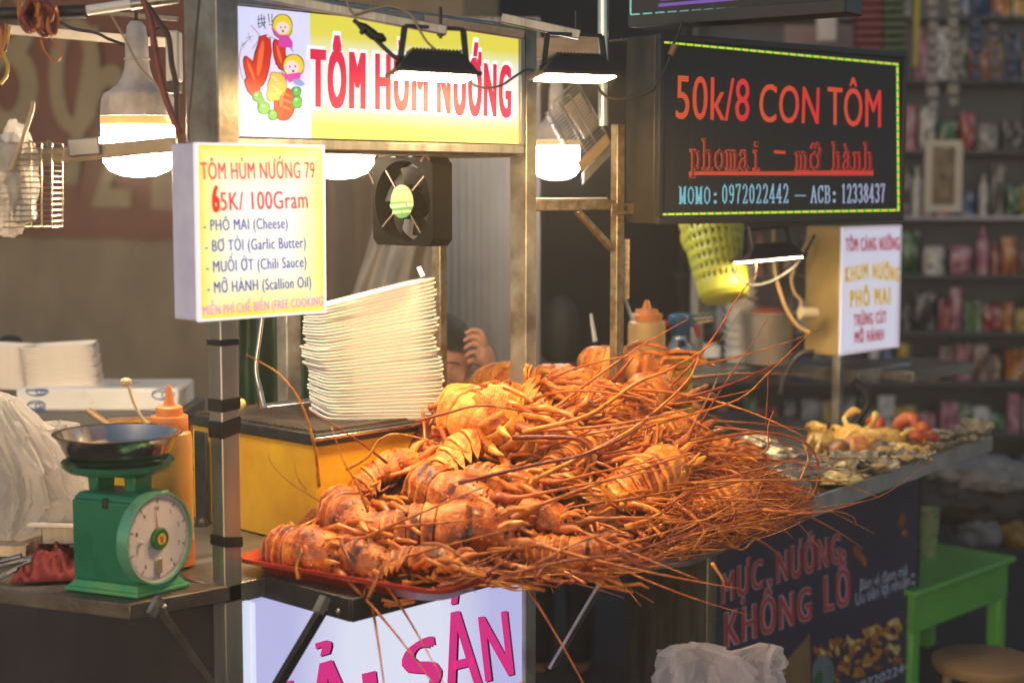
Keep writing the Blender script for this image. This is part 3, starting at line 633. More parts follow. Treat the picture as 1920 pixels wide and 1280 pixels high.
# squid poster on the cabinet front
PY = .262
ps = thing('squid_poster', 'dark blue board reading MỰC NƯỚNG KHỔNG LỒ above fried squid', 'poster', (1.9, PY, .3))
pl = (V((0, PY, 0)), YN)
xa = ony(1341, 1150, PY).x; xb = ony(1719, 1100, PY).x
MB().box(xa, xb, PY, PY + .007, .03, .735).build('board', mat('poster_navy', (.034, .034, .062), .45, var=.3, scale=3, emit=(.10, .09, .2), es=.03), ps)
MB().box(xa - .01, xa, PY - .003, PY + .008, .03, .737).build('edge_strip', steel, ps); MB().box(xb, xb + .008, PY - .003, PY + .008, .03, .737).build('edge_strip', darkm, ps)
m_out = mat('poster_pink_edge', (.62, .40, .50), .5, var=.1); m_red = mat('poster_red', (.50, .055, .06), .5, var=.2, scale=9)
T = (('MỰC', (1352, 1131), (1430, 1098), (1352, 1078)), ('NƯỚNG', (1456, 1092), (1576, 1052), (1455, 1037)), ('KHỔNG', (1358, 1213), (1521, 1158), (1357, 1150)), ('LỒ', (1545, 1146), (1594, 1130), (1543, 1082)))
for bold, lift, m, nm in ((.07, .001, m_out, 'lettering_edge'), (.025, .002, m_red, 'lettering')):
    e = bold * 40
    for s, bl, br, tl in T: mb = MB(); lettering(mb, s, pl, (bl[0] - e * .25, bl[1]), (br[0] + e * .25, br[1]), (tl[0] - e * .25, tl[1]), bold, lift); mb.build(nm, m, ps, smooth=0)
mb = MB(); lettering(mb, 'Bán vị đam mê', pl, (1613, 1106), (1701, 1076), (1612, 1086), .0); lettering(mb, 'Ưu tiên lợi nhuận', pl, (1604, 1134), (1706, 1096), (1603, 1112), .0); lettering(mb, '0972022442', pl, (1600, 1300), (1716, 1250), (1600, 1282), .012)
for c in ((1711, 1077), (1712, 1092)): flat(mb, pl, ell(*c, 2.6, 3, 8), .0015)
mb.build('lettering', mat('poster_pale_blue', (.60, .66, .85), .5), ps, smooth=0)
rs = random.Random(5)
cols = ['#c98a34', '#e0b05a', '#8f4a22', '#d8c07a', '#a8601e', '#b87a30']
pieces = {c: [] for c in cols}
for k in range(95):
    x = rs.uniform(1530, 1690); tb = 1190 + (1690 - x) * .32
    y = rs.uniform(max(tb - 30, 1150 + (1690 - x) * .25), 1285 - (x - 1530) * .28)
    if x + 0 > 1685: continue
    pieces[rs.choice(cols)].append(ell(x, y, rs.uniform(5, 13), rs.uniform(3, 7), 7, rs.uniform(0, 3)))
pieces['#8f4a22'] += [ell(1608, 1036, 7, 16, 8, -.5), ell(1690, 975, 7, 14, 8, .2)]; pieces['#a8601e'] += [ell(1618, 1050, 5, 12, 8, -.3), ell(1694, 998, 6, 7, 8)]
for i, c in enumerate(cols):
    mb = MB()
    for j, q in enumerate(pieces[c]): flat(mb, pl, q, .001 + i * .0004 + j * .00001)
    mb.build('squid_print', mat('squid_ink_' + str(i), tuple(min(.85, x * 1.15 + .02) for x in rgb(c)), .5, var=.4, scale=60), ps, smooth=0)
mb = MB(); flat(mb, pl, [(1690, 1195), (1719, 1180), (1719, 1290), (1660, 1290), (1680, 1240)], .0006); mb.build('dish_print', mat('print_slate', (.05, .06, .11), .5, var=.5, scale=50), ps, smooth=0)
mb = MB(); flat(mb, pl, [(1463, 1250), (1518, 1186), (1520, 1290), (1450, 1290)], .001); mb.build('box_print', mat('print_wood', (.27, .17, .09), .5, var=.3), ps, smooth=0)
mb = MB(); flat(mb, pl, ell(1541, 1262, 21, 36, 20), .0045); mb.build('plate_print', mat('print_greyblue', (.17, .22, .27), .5, var=.3, scale=30), ps, smooth=0)
mb = MB(); flat(mb, pl, ell(1532, 1272, 8, 16, 12, .3), .0052); mb.build('herb_print', mat('print_herb', (.05, .16, .03), .5), ps, smooth=0)
mb = MB(); flat(mb, pl, [(1696, 1168), (1706, 1122), (1718, 1112), (1718, 1170), (1706, 1174)], .002); mb.build('onion_print', mat('print_onion', (.36, .13, .19), .5, var=.3), ps, smooth=0)
# ---------------------------------------------------------------- lamps
FLOOD_S, BULB_W, BULB_C = 205., 115., 42.
warm = emat('flood_glow', (1, .66, .28), FLOOD_S); warmb = emat('bulb_glow_warm', (1, .80, .52), BULB_W); coolb = emat('bulb_glow_white', (1, .93, .84), BULB_C)
lampw = mat('lamp_white', (.66, .60, .55), .5, var=.2, scale=14, col2=(.38, .33, .29), bump=.1)
def bulb(c, r, label, glow, hh=1.):
    t = thing('hanging_bulb', label, 'lamp', c, 'bulb lamps hung in the stall')
    mb = MB(); mb.lathe([(0, -1.02 * r), (.45 * r, -.98 * r), (.78 * r, -.84 * r), (.94 * r, -.62 * r), (.97 * r, -.3 * r), (.97 * r, .36 * r), (0, .37 * r)], c, 32); mb.build('diffuser', glow, t, smooth=60)
    mb = MB(); MB().lathe([(.975 * r, .362 * r), (1.0 * r, .39 * r), (1.0 * r, .60 * r)], c, 48, close=False).build('collar', emat('painted_collar_glow', (1, .58, .20), .62), t, smooth=60)  # added ring; its emission stands in for bulb light through the housing
    mb = MB(); prof = [(1.0 * r, .602 * r), (1.0 * r, .62 * r), (.995 * r, .8 * r), (.97 * r, 1.05 * r), (.9 * r, 1.2 * r), (.72 * r, 1.3 * r), (.55 * r, 1.42 * r), (.42 * r, 1.62 * r), (.34 * r, 1.86 * r), (.31 * r, 2.1 * r)]
    vs0 = len(mb.v); n = 48; mb.lathe(prof, c, n, close=False)
    for i in (2, 3):
        for j in range(n):
            if j % 4 == 0:
                q = mb.v[vs0 + i * n + j]; d = V((q.x - c.x, q.y - c.y, 0)); mb.v[vs0 + i * n + j] = q - d * .11
    mb.build('housing', lampw, t, smooth=50)
    mb = MB(); mb.lathe([(.33 * r, 2.08 * r), (.35 * r, 2.1 * r), (.35 * r, 2.14 * r), (.31 * r, 2.16 * r), (.30 * r, 2.75 * r), (.27 * r, 2.78 * r), (.25 * r, 2.98 * r), (.15 * r, 3.12 * r), (0, 3.14 * r)], c, 24); mb.build('socket', lampw, t, smooth=50)
    MB().tube([c + UP * r * 3.1, c + UP * (r * 3.1 + .10) + FH * .03], .004, 8).build('cord', mat('brown_cable', (.06, .03, .025), .5), t, smooth=180)
    return t
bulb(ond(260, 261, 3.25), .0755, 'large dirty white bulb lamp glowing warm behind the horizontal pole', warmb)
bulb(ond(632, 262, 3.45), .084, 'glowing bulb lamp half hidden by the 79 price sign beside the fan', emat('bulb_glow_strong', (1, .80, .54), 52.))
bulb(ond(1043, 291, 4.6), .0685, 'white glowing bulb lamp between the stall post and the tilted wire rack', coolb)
def flood(c, wd, dp, yaw, tilt, roll, label, fins=14, bracket=1., glow=None):
    t = thing('floodlight', label, 'floodlight', c, 'LED floodlights over the food')
    ax = V((math.cos(yaw), math.sin(yaw), 0)); R = Matrix((ax, UP.cross(ax), UP)).transposed() @ Matrix.Rotation(tilt, 3, 'X') @ Matrix.Rotation(roll, 3, 'Y')
    M = Matrix.Translation(c) @ R.to_4x4(); h = wd / 2; d = dp / 2
    MB().box(-h, h, -d, d, -.004, .004, M).build('bezel', blackp, t, bevel=.002)
    mb = MB(); mb.add([M @ V(p) for p in ((-h * .92, -d * .9, .004), (h * .92, -d * .9, .004), (h * .92, d * .9, .004), (-h * .92, d * .9, .004), (-h * .62, -d * .62, .036), (h * .62, -d * .62, .036), (h * .62, d * .62, .036), (-h * .62, d * .62, .036))], [(0, 1, 5, 4), (1, 2, 6, 5), (2, 3, 7, 6), (3, 0, 4, 7), (4, 5, 6, 7), (3, 2, 1, 0)])
    for k in range(fins):
        x = -h * .55 + h * 1.1 * k / (fins - 1); mb.box(x - .0018, x + .0018, -d * .6, d * .6, .036, .043, M)
    mb.build('housing', blackp, t, bevel=.001)
    MB().box(-h * .86, h * .86, -d * .84, d * .84, -.0065, -.0041, M).build('panel', glow or warm, t, smooth=0)
    mb = MB(); hx = h * .80; mb.bar(M @ V((-hx, 0, .01)), M @ V((-hx * .86, 0, .085 * bracket)), .008, .011, M.to_3x3() @ V((1, 0, 0)))
    mb.bar(M @ V((hx, 0, .01)), M @ V((hx * .86, 0, .085 * bracket)), .008, .011, M.to_3x3() @ V((1, 0, 0)))
    mb.bar(M @ V((-hx * .87, 0, .085 * bracket)), M @ V((hx * .87, 0, .085 * bracket)), .012, .007)
    for sx in (-1, 1): mb.tube([M @ V((sx * hx * 1.02, 0, .014)), M @ V((sx * (hx + .008), 0, .014))], .006, 8)
    mb.build('bracket', blackp, t, bevel=.001)
    return t, M
yaw = -math.radians(46.6) + math.radians(14)
f1, M1 = flood(ond(812, 140, 2.93), .158, .12, yaw, math.radians(-2.2), math.radians(2), 'black floodlight hung in front of the yellow NƯỚNG lettering')
f2, M2 = flood(ond(1077, 143, 3.3), .168, .13, yaw, math.radians(-3.2), math.radians(1), 'black floodlight glowing beside the chrome pole', bracket=1.0)
f3, M3 = flood(ond(1440, 484, 4.55), .185, .13, yaw + .05, math.radians(-4.5), math.radians(-4), 'black floodlight hung under the LED display near the basket', glow=emat('flood_glow_dim', (1, .76, .42), 62.))
# hanging hardware of the lamps (canopy rods)
can = thing('canopy_rods', 'steel canopy rods crossing above the main sign that carry the floodlights', 'rod', (.4, .1, 1.9))
for a, b, wd, m in ((ond(470, -12, 2.9), ond(838, 58, 2.93), .02, steel), (ond(640, 12, 3.3), ond(985, 66, 3.3), .022, dirty), (ond(940, 34, 3.3), ond(1088, 66, 3.3), .022, steel)):
    MB().bar(a, b, wd, wd * .9).build('rod', m, can, bevel=.002)
mb = MB()
for c, D in (((826, 60), 2.93), ((1080, 62), 3.3)):
    q = ond(*c, D); mb.tube([q - UP * .012, q + UP * .045], .0032, 8); mb.lathe([(.007, -.008), (.007, .002)], q, 6)
mb.build('bolt', blackp, can)
def cable(name, label, pts, D, r, m, group=None, n=6):
    return MB().tube(pxl(pts, D, n), r, 8).build(name, m, label=label, cat='cable', group=group, smooth=180)
copper = mat('tan_cable', (.40, .27, .17), .5); blackc = mat('black_cable', (.02, .02, .02), .45); redc = mat('red_cable', (.30, .045, .03), .5, var=.4, scale=60, col2=(.12, .03, .02)); orangec = mat('orange_cable', (.55, .17, .03), .5)
cable('cable', 'tan wire looping down to the floodlight before the main sign', [(650, 2), (662, 26), (690, 20), (735, 12), (770, 28), (783, 50), (800, 78), (822, 98)], 2.9, .0022, copper)
t = thing('cable_joint', 'taped black cable joint sloping across the letter M to the floodlight', 'cable', ond(700, 70, 2.9))
MB().tube(pxl([(663, 38), (690, 60), (712, 82), (738, 106), (752, 112)], 2.9), .0042, 8).build('cable', blackc, t, smooth=180)
mb = MB(); mb.tube([ond(670, 44, 2.9), ond(682, 52, 2.9), ond(700, 66, 2.9), ond(708, 74, 2.9)], [.004, .009, .010, .005], 10); mb.tube([ond(700, 68, 2.9), ond(716, 72, 2.9), ond(724, 76, 2.9)], [.008, .009, .003], 8); mb.tube([ond(684, 54, 2.89), ond(676, 64, 2.89)], [.006, .004], 8); mb.build('joint', tape, t, smooth=60)
cable('cable', 'tan and black wire sagging between the two floodlights', [(868, 142), (885, 158), (912, 165), (940, 160), (962, 146), (985, 132), (1000, 132)], 3.0, .0024, blackc)
cable('cable', 'black wire running from the bright floodlight to the LED display case', [(1118, 158), (1130, 176), (1150, 186), (1180, 184), (1220, 172), (1236, 150), (1252, 120), (1258, 96), (1272, 62), (1280, 40)], 3.55, .0032, blackc)
q = ond(1257, 104, 3.54); MB().tube([q, ond(1266, 84, 3.54)], [.007, .008], 10).build('cable_plug', mat('amber_plastic', (.28, .15, .05), .5), label='amber cable joint hanging over the LED display corner', cat='plug')
cable('cable', 'black wire curling under the basket floodlight', [(1372, 500), (1385, 520), (1410, 535), (1440, 530), (1470, 515), (1500, 490), (1528, 440)], 4.6, .004, blackc)
cable('cable', 'thin tan wire rising past the far floodlight', [(1404, 425), (1412, 470), (1418, 500), (1408, 545), (1378, 600), (1350, 640)], 4.5, .002, copper)

# left pole, rods, cable coils
t = thing('horizontal_pole', 'horizontal wooden pole with a metal clamp crossing the big left bulb', 'pole', ond(200, 275, 3.05))
MB().bar(ond(28, 300, 3.05), ond(332, 270, 3.05), .024, .028).build('pole', mat('tan_pole', (.47, .36, .24), .5, .2, var=.35, scale=20, bump=.1), t, bevel=.003)
MB().bar(ond(131, 278, 3.04), ond(190, 273, 3.04), .030, .034).build('clamp', mat('clamp_steel', (.3, .29, .3), .4, .7), t, bevel=.003)
t = thing('black_rod', 'black rod with one white sleeve running across the top left corner', 'rod', ond(100, 25, 3.0))
MB().tube([ond(-20, 28, 3.0), ond(162, 22, 3.0)], .013, 12).build('rod', tape, t, smooth=60); MB().tube([ond(163, 20, 3.0), ond(246, 8, 3.0)], .0095, 12).build('sleeve', white_p, t, smooth=60)
MB().tube([ond(246, 9, 3.0), ond(335, -3, 3.0)], .0105, 12).build('rod', steel, t, smooth=60)
MB().bar(ond(15, 56, 3.6), ond(312, 80, 3.6), .016, .022).build('thin_rail', mat('pale_rail', (.52, .45, .38), .5, .3, var=.2), label='thin pale rail crossing behind the bulb socket at top left', cat='rail', bevel=.002)
MB().bar(ond(165, 22, 3.4), ond(335, 36, 3.4), .012, .012).build('thin_rail', dirty, label='thin dark rail behind the white sleeve of the black rod', cat='rail', bevel=.002)
rs = random.Random(3)
t = thing('cable_coil', 'tangled coil of red and orange cable wound round the black rod', 'cable', ond(75, 45, 2.97))
for k in range(15):
    cx, cy = rs.uniform(52, 100), rs.uniform(18, 40); rx, ry = rs.uniform(8, 20), rs.uniform(18, 34); ph = rs.uniform(0, 6)
    pts = [(cx + rx * math.cos(ph + q * .8) + rs.uniform(-3, 3), cy + ry * math.sin(ph + q * .8) + rs.uniform(-3, 3), 2.96 + .02 * math.sin(q)) for q in range(8)]
    MB().tube(pxl(pts), .0042, 7).build('loop', redc if k % 3 else orangec, t, smooth=180)
MB().tube(pxl([(76, 74), (84, 96), (98, 112), (110, 112), (116, 98), (108, 82), (96, 74)], 2.96), .0022, 7).build('loop', orangec, t, smooth=180)
t = thing('cable_coil', 'orange and yellow wires dangling from the black rod end at the left edge', 'cable', ond(5, 70, 2.97))
for pts, m in (([(-4, 40), (4, 70), (2, 96), (-3, 110)], orangec), ([(12, 45), (10, 75), (4, 104)], orangec), ([(18, 50), (12, 80), (6, 100), (14, 120), (12, 142), (0, 158)], mat('yellow_cable', (.62, .40, .05), .5)), ([(0, 48), (14, 62), (8, 98)], redc)):
    MB().tube(pxl(pts, 2.97), .0032, 7).build('wire', m, t, smooth=180)
cable('cable', 'thick dark red cable falling from the top rod beside the bulb', [(266, -8), (282, 40), (292, 100), (305, 165), (322, 215), (337, 250)], 2.92, .0065, redc)
cable('cable', 'thin tan wire slanting across the bulb socket', [(208, 28), (235, 75), (262, 125), (300, 168), (320, 210), (338, 248)], 2.95, .0022, copper)
cable('cable', 'dark cable dropping down to the galvanised post', [(275, 8), (300, 45), (316, 70), (322, 120), (330, 160), (332, 230)], 2.98, .0055, mat('brown_cable', (.06, .03, .025), .5))
cable('cable', 'black taped wire reaching behind the bulb socket', [(112, 42), (140, 55), (180, 62), (205, 74), (240, 84), (270, 72), (300, 52)], 3.3, .0032, blackc)
cable('cable', 'thin dark wire running down the front of the galvanised post', [(374, -6), (368, 60), (364, 110), (360, 170), (352, 262)], 2.79, .0024, mat('brown_cable', (.06, .03, .025)))
t = thing('white_box', 'small white electric box beside the galvanised post', 'box', ond(320, 105, 3.05)); mb = MB(); vbox(mb, 311, 336, 58, 152, 3.08, .04); mb.build('box', white_p, t, bevel=.004); mb = MB(); vbox(mb, 313, 336, 153, 175, 3.08, .03); mb.build('plug', darkm, t, bevel=.003)

# wire basket at the left edge with chopsticks in a bag
t = thing('wire_basket', 'brass wire basket hooked over the pole at the left edge', 'basket', ond(40, 420, 2.98)); wire = mat('brass_wire', (.62, .47, .26), .35, .8, var=.3, scale=40)
mb = MB()
def wb(u, v, s=0.): return ond(-60 + 157 * u, 268 + 158 * v, 2.95 + .07 * (1 - u) - s * .0)
for k in range(16): v = k / 15; mb.tube([wb(0, v), wb(1, v)], .0013, 5)
for k in range(9): u = k / 8; mb.tube([wb(u, 0), wb(u, 1)], .0013, 5)
off = FH * .07 + RT * .0
for k in range(16): v = k / 15; mb.tube([wb(1, v), wb(1, v) + FH * .08 - RT * .002], .0013, 5)
for k in range(9): u = k / 8; mb.tube([wb(u, 1), wb(u, 1) + off], .0013, 5); mb.tube([wb(u, 0) + off, wb(u, 1) + off], .0013, 5)
mb.build('mesh', wire, t)
mb = MB()
for px in (57, 90): mb.tube(pxl([(px, 275), (px - 3, 268), (px, 264), (px + 5, 268), (px + 3, 274)], 2.96), .0016, 6)
mb.build('hook', wire, t)
bagm = bpy.data.materials.new('clear_bag'); bagm.use_nodes = True; nt = bagm.node_tree; L = nt.links.new; p = nt.nodes['Principled BSDF']
p.inputs['Base Color'].default_value = (.86, .80, .75, 1); p.inputs['Roughness'].default_value = .12; p.inputs['Specular IOR Level'].default_value = .7
bn = N(nt, 'ShaderNodeTexNoise'); bn.inputs['Scale'].default_value = 42; bn.inputs['Detail'].default_value = 3; bn.inputs['Distortion'].default_value = 1.2; bb = N(nt, 'ShaderNodeBump'); bb.inputs['Strength'].default_value = .9; bb.inputs['Distance'].default_value = .01; L(bn.outputs[0], bb.inputs['Height']); L(bb.outputs[0], p.inputs['Normal'])
tr = N(nt, 'ShaderNodeBsdfTransparent'); tl = N(nt, 'ShaderNodeBsdfTranslucent'); tl.inputs[0].default_value = (.95, .86, .80, 1); m1 = N(nt, 'ShaderNodeMixShader'); m2 = N(nt, 'ShaderNodeMixShader')
m1.inputs[0].default_value = .40; m2.inputs[0].default_value = .40
L(p.outputs[0], m1.inputs[1]); L(tl.outputs[0], m1.inputs[2]); L(m1.outputs[0], m2.inputs[1]); L(tr.outputs[0], m2.inputs[2]); L(m2.outputs[0], nt.nodes['Material Output'].inputs[0])
thinm = bagm.copy(); thinm.name = 'thin_film'; [n for n in thinm.node_tree.nodes if n.type == 'MIX_SHADER'][1].inputs[0].default_value = .60
thinm.node_tree.nodes['Principled BSDF'].inputs['Base Color'].default_value = (.74, .72, .84, 1)
def crumple(c, rx, ry, rz, seed, amp=.22, nu=90, nv=60, ax=(1, 1, 1), fq=2.2):
    """closed crumpled film: ellipsoid with sharp folded creases"""
    Rm = Matrix((RT, FH, UP)).transposed(); sd = V((seed * 3.1, seed * 1.7, seed))
    def f(u, v):
        th = math.pi * v; q = 2 * math.pi * u; d = V((math.sin(th) * math.cos(q), math.sin(th) * math.sin(q), math.cos(th)))
        r = 1 + amp * noise.noise(d * 1.3 + sd)
        for s, a in ((fq * .8, .62), (fq * 1.7, .30), (fq * 3.6, .07)): r += amp * a * (1 - 3.0 * abs(noise.noise(d * s + sd * s)))
        return c + Rm @ V((d.x * rx * r, d.y * ry * r, d.z * rz * r))
    return MB().grid(f, nu, nv)
crumple(ond(15, 335, 3.0), .055, .03, .085, 4, .3).build('plastic_bag', bagm, label='small clear plastic bag of napkins inside the left wire basket', cat='plastic bag', smooth=60)
t = thing('paper_cone', 'white folded paper cone standing up out of the wire basket', 'paper'
          , ond(20, 300, 3.0)); mb = MB(); mb.tube(pxl([(20, 252), (24, 290), (36, 360), (48, 415)], 3.0), [.012, .017, .026, .034] + [.03] * 12 if 0 else .02, 10); mb.build('paper', white_p, t)
MB().tube(pxl([(62, 190), (60, 208), (46, 250), (28, 300), (8, 345)], 2.97), [.003] + [.0042] * 20, 8).build('chopsticks', mat('bamboo', (.66, .47, .27), .55, var=.3, scale=30), label='bundle of wooden chopsticks leaning out of the wire basket', cat='chopsticks')

def film(c, prof, seed, folds=.16, nu=140, nv=70, flat=.6):
    """thin bag: radius (m) and sideways drift (m) down its height, creased lengthwise"""
    sd = V((seed * 2.3, seed * 1.1, seed * .7))
    def f(u, v):
        k = v * (len(prof) - 1); i = min(int(k), len(prof) - 2); t_ = k - i; t_ = t_ * t_ * (3 - 2 * t_); r, dx, z = [a + (b - a) * t_ for a, b in zip(prof[i], prof[i + 1])]
        q = 2 * math.pi * u; cs, sn = math.cos(q), math.sin(q); p = V((cs * 1.5, sn * 1.5, v * .9)) + sd
        rg = lambda w, k: (max(0, 1 - 2.2 * abs(noise.noise(w)))) ** k - .25
        g = 1 + folds * (1.2 * noise.noise(p) + .75 * rg(V((cs * 2.2, sn * 2.2, v * 2.2 + cs)) + sd * 2, 2) + .34 * rg(V((cs * 4 + v * 2, sn * 4, v * 5)) + sd * 3, 3) + .11 * rg(V((cs * 8, sn * 8 + v * 3, v * 11)) + sd, 3) + .03 * rg(V((cs * 17, sn * 17, v * 24)) + sd, 2))
        return c + RT * (dx + cs * r * g) + FH * (sn * r * g * flat) + UP * (z + .006 * noise.noise(V((cs * 3, sn * 3, v * 4)) + sd))
    return MB().grid(f, nu, nv)
# ---------------------------------------------------------------- fan
q = ond(809, 378, 3.4); fx = q.x; y0 = q.y; s_ = .190; zc = onx(755, 378, fx).z; yc = onx(754, 378, fx).y; h = s_ / 2
t = thing('axial_fan', 'square black axial fan with a green and yellow label hung below the main sign', 'fan', V((fx, yc, zc - h)))
mb = MB(); n = 40; R0 = .088
def rsq(q, h, r=.018):
    c, s = math.cos(q), math.sin(q); m = max(abs(c), abs(s)); return (c / m * h, s / m * h)
for x, fl in ((fx, 1), (fx + .058, 0)):
    vs = [];
    for j in range(n):
        qq = 2 * math.pi * (j + .5) / n; a, b = rsq(qq, h); vs.append(V((x, yc + a, zc + b)))
    for j in range(n):
        qq = 2 * math.pi * (j + .5) / n; vs.append(V((x, yc + R0 * math.cos(qq), zc + R0 * math.sin(qq))))
    mb.add(vs, [(j, (j + 1) % n, n + (j + 1) % n, n + j) for j in range(n)])
k = 2 * n; mb.f += [(j, (j + 1) % n, k + (j + 1) % n, k + j) for j in range(n)] + [(n + j, n + (j + 1) % n, k + n + (j + 1) % n, k + n + j) for j in range(n)]
mb.build('housing', mat('fan_black', (.006, .0055, .005), .6, 0, spec=.03, var=.4, scale=40, bump=.15, bscale=150), t, smooth=30)
RX = Matrix.Rotation(-math.pi / 2, 3, 'Y')
mb = MB(); mb.lathe([(.038, -.04), (.038, .008), (.034, .012), (0, .012)], V((fx + .012, yc, zc)), 32, RX); mb.build('hub', mat('fan_black', (0, 0, 0)), t, smooth=40)
mb = MB()
for k in range(4):
    qq = math.pi / 4 + k * math.pi / 2 + .1; mb.bar(V((fx + .004, yc + .036 * math.cos(qq), zc + .036 * math.sin(qq))), V((fx + .004, yc + .09 * math.cos(qq), zc + .09 * math.sin(qq))), .0034, .004, XN)
mb.build('strut', mat('bare_strut', (.10, .07, .045), .5, .3), t)
for k in range(5):
    mb = MB(); a0 = k * 2 * math.pi / 5
    mb.grid(lambda u, v: V((fx + .018 + .026 * u, yc + (.037 + .038 * v) * math.cos(a0 + u * 1.15), zc + (.037 + .038 * v) * math.sin(a0 + u * 1.15))), 10, 5); mb.build('blade', mat('fan_blade', (.012, .011, .010), .4, 0, spec=.08, var=.3), t, smooth=180)
lab = [(V((fx - .0005, yc + .036 * math.cos(a), zc + .036 * math.sin(a))), a) for a in (2 * math.pi * j / 48 for j in range(48))]
MB().add([p - V((0, 0, 0)) for p, a in lab], [tuple(range(48))]).build('label', mat('label_cream', (.20, .165, .06), .5, var=.1), t, smooth=0)
MB().add([p - V((.0008, 0, 0)) for p, a in lab if p.z < zc + .001], [tuple(range(sum(1 for p, a in lab if p.z < zc + .001)))]).build('label', mat('label_green', (.022, .13, .010), .5, var=.1), t, smooth=0)
pl = (V((fx - .0016, 0, 0)), XN); mb = MB(); lettering(mb, 'TUBEAXIAL FAN', pl, (731, 391), (775, 387), (731, 384), .01, .0006); lettering(mb, '220/240V 50/60Hz', pl, (735, 401), (771, 398), (735, 396), .0, .0006); mb.build('lettering', mat('label_print', (.7, .72, .5), .5), t, smooth=0)
mb = MB(); lettering(mb, 'LEADERS', pl, (738, 360), (765, 359), (738, 355), .0, .0006); mb.build('lettering', mat('label_ink', (.12, .1, .05), .5), t, smooth=0)
mb = MB(); mb.tube(pxl([(700, 345), (690, 312), (704, 296), (712, 288)], 3.35), .002, 6); mb.tube(pxl([(790, 303), (798, 292), (806, 300)], 3.38), .003, 6); mb.build('wire', copper, t, smooth=180)
mb = MB(); mb.box(fx + .0, fx + .05, yc + .02, yc + .034, zc + h, 1.672); mb.box(fx, fx + .05, yc - .034, yc - .02, zc + h, 1.672); mb.build('hanger', darkm, t)
# ---------------------------------------------------------------- weighing scale
n0 = onz(258, 1122, .8515); l0 = onz(120, 1105, .8515); r0 = onz(358, 1098, .8515)
sx0, sy0 = n0.x, n0.y; SWX, SWY = (r0 - n0).length, (l0 - n0).length
SX = V(((r0 - n0).x, (r0 - n0).y, 0)).normalized(); SYd = (l0 - n0).normalized(); SYd.z = 0; SNn = V((SX.y, -SX.x, 0))
def SP(u, v, z): return V((n0.x, n0.y, .8515)) + SX * u + SYd * v + UP * z
t = thing('weighing_scale', 'green dial kitchen scale with a steel pan on the side shelf', 'scale', SP(SWX / 2, SWY / 2, 0))
def frus(mb, u0, u1, v0, v1, z0, U0, U1, V0, V1, z1):
    mb.add([SP(u0, v0, z0), SP(u1, v0, z0), SP(u1, v1, z0), SP(u0, v1, z0), SP(U0, V0, z1), SP(U1, V0, z1), SP(U1, V1, z1), SP(U0, V1, z1)], [(3, 2, 1, 0), (4, 5, 6, 7), (0, 1, 5, 4), (1, 2, 6, 5), (2, 3, 7, 6), (3, 0, 4, 7)]); return mb
mb = MB(); frus(mb, 0, SWX, 0, SWY, 0, 0, SWX, 0, SWY, .008); frus(mb, .004, SWX - .004, .004, SWY - .004, .008, .012, SWX - .012, .012, SWY - .012, .02); mb.build('base', mat('green_enamel_worn', (.01, .30, .15), .35, 0, var=.2, scale=10, col2=(.16, .40, .12), bump=.1), t, bevel=.002)
mb = MB(); frus(mb, .012, SWX - .012, .012, SWY - .010, .02, .012, SWX - .014, .014, SWY - .010, .172); frus(mb, .012, SWX - .014, .014, SWY - .010, .172, .020, SWX - .022, .024, SWY - .020, .186); mb.build('body', greenp, t, bevel=.004)
dc = onp(297, 1010, SP(0, -.010, 0), SNn) + V((-SX.y, SX.x, 0)) * .024; zc = dc.z - .8515; Rd = (Matrix.Rotation(math.radians(8), 3, 'Z') @ Matrix((SX, UP, SNn)).transposed()); Rr = .0855
mb = MB(); mb.lathe([(Rr * .93, -.0), (Rr, .0), (Rr, .020), (Rr * .99, .026), (Rr * .955, .026), (Rr * .945, .020)], dc, 48, Rd, close=False); mb.build('dial_rim', mat('pale_green_rim', (.14, .42, .27), .3, .3, var=.2), t, smooth=50)
mb = MB(); mb.lathe([(Rr * .95, .0195), (0, .0195)], dc, 48, Rd, close=False); df = mb.build('dial_face', mat('dial_white', (.70, .60, .58), .4, var=.06), t, smooth=0)
mb = MB()
def DP(r, a, h): return dc + Rd @ V((r * math.sin(a), r * math.cos(a), h))
for k in range(100):
    a = 2 * math.pi * k / 100; l = .012 if k % 10 == 0 else (.008 if k % 5 == 0 else .005); wv = .0006 if k % 10 else .001
    d = V((0, 0, 0)); e = DP(1, a + math.pi / 2, 0) - DP(0, 0, 0)
    mb.add([DP(Rr * .90, a, .0200) + e * wv, DP(Rr * .90 - l, a, .0200) + e * wv, DP(Rr * .90 - l, a, .0200) - e * wv, DP(Rr * .90, a, .0200) - e * wv], [(0, 1, 2, 3)])
for k in range(10):
    a = 2 * math.pi * k / 10; vs, fs = text_geo(str(k if k else 10), .01); cx = sum(v[0] for v in vs) / len(vs)
    o = DP(Rr * .66, a, .0201); mb.add([o + Rd @ V(((x - cx) * .011, (y - CAPH / 2) * .011, 0)) for x, y, h in vs], fs)
mb.build('dial_marks', mat('dial_ink', (.12, .05, .07), .5), t, smooth=0)
mb = MB(); e = Rd @ V((1, 0, 0)); mb.add([DP(Rr * .8, -.12, .0215), DP(Rr * .12, -.12, .0215) + e * .0018, DP(Rr * .12, -.12, .0215) - e * .0018], [(0, 1, 2)]); mb.add([DP(Rr * .42, math.pi + 1.05, .0210), DP(.0, 0, .0210) + UP * .002, DP(.0, 0, .0210) - UP * .003], [(0, 1, 2)]); mb.build('needle', mat('needle_red', (.40, .03, .03), .4), t, smooth=0)
mb = MB(); mb.lathe([(.0205, .020), (.0205, .026), (.018, .029), (0, .029)], dc, 28, Rd); hb = mb.build('dial_hub', mat('hub_green', (.015, .14, .03), .35), t, smooth=40)
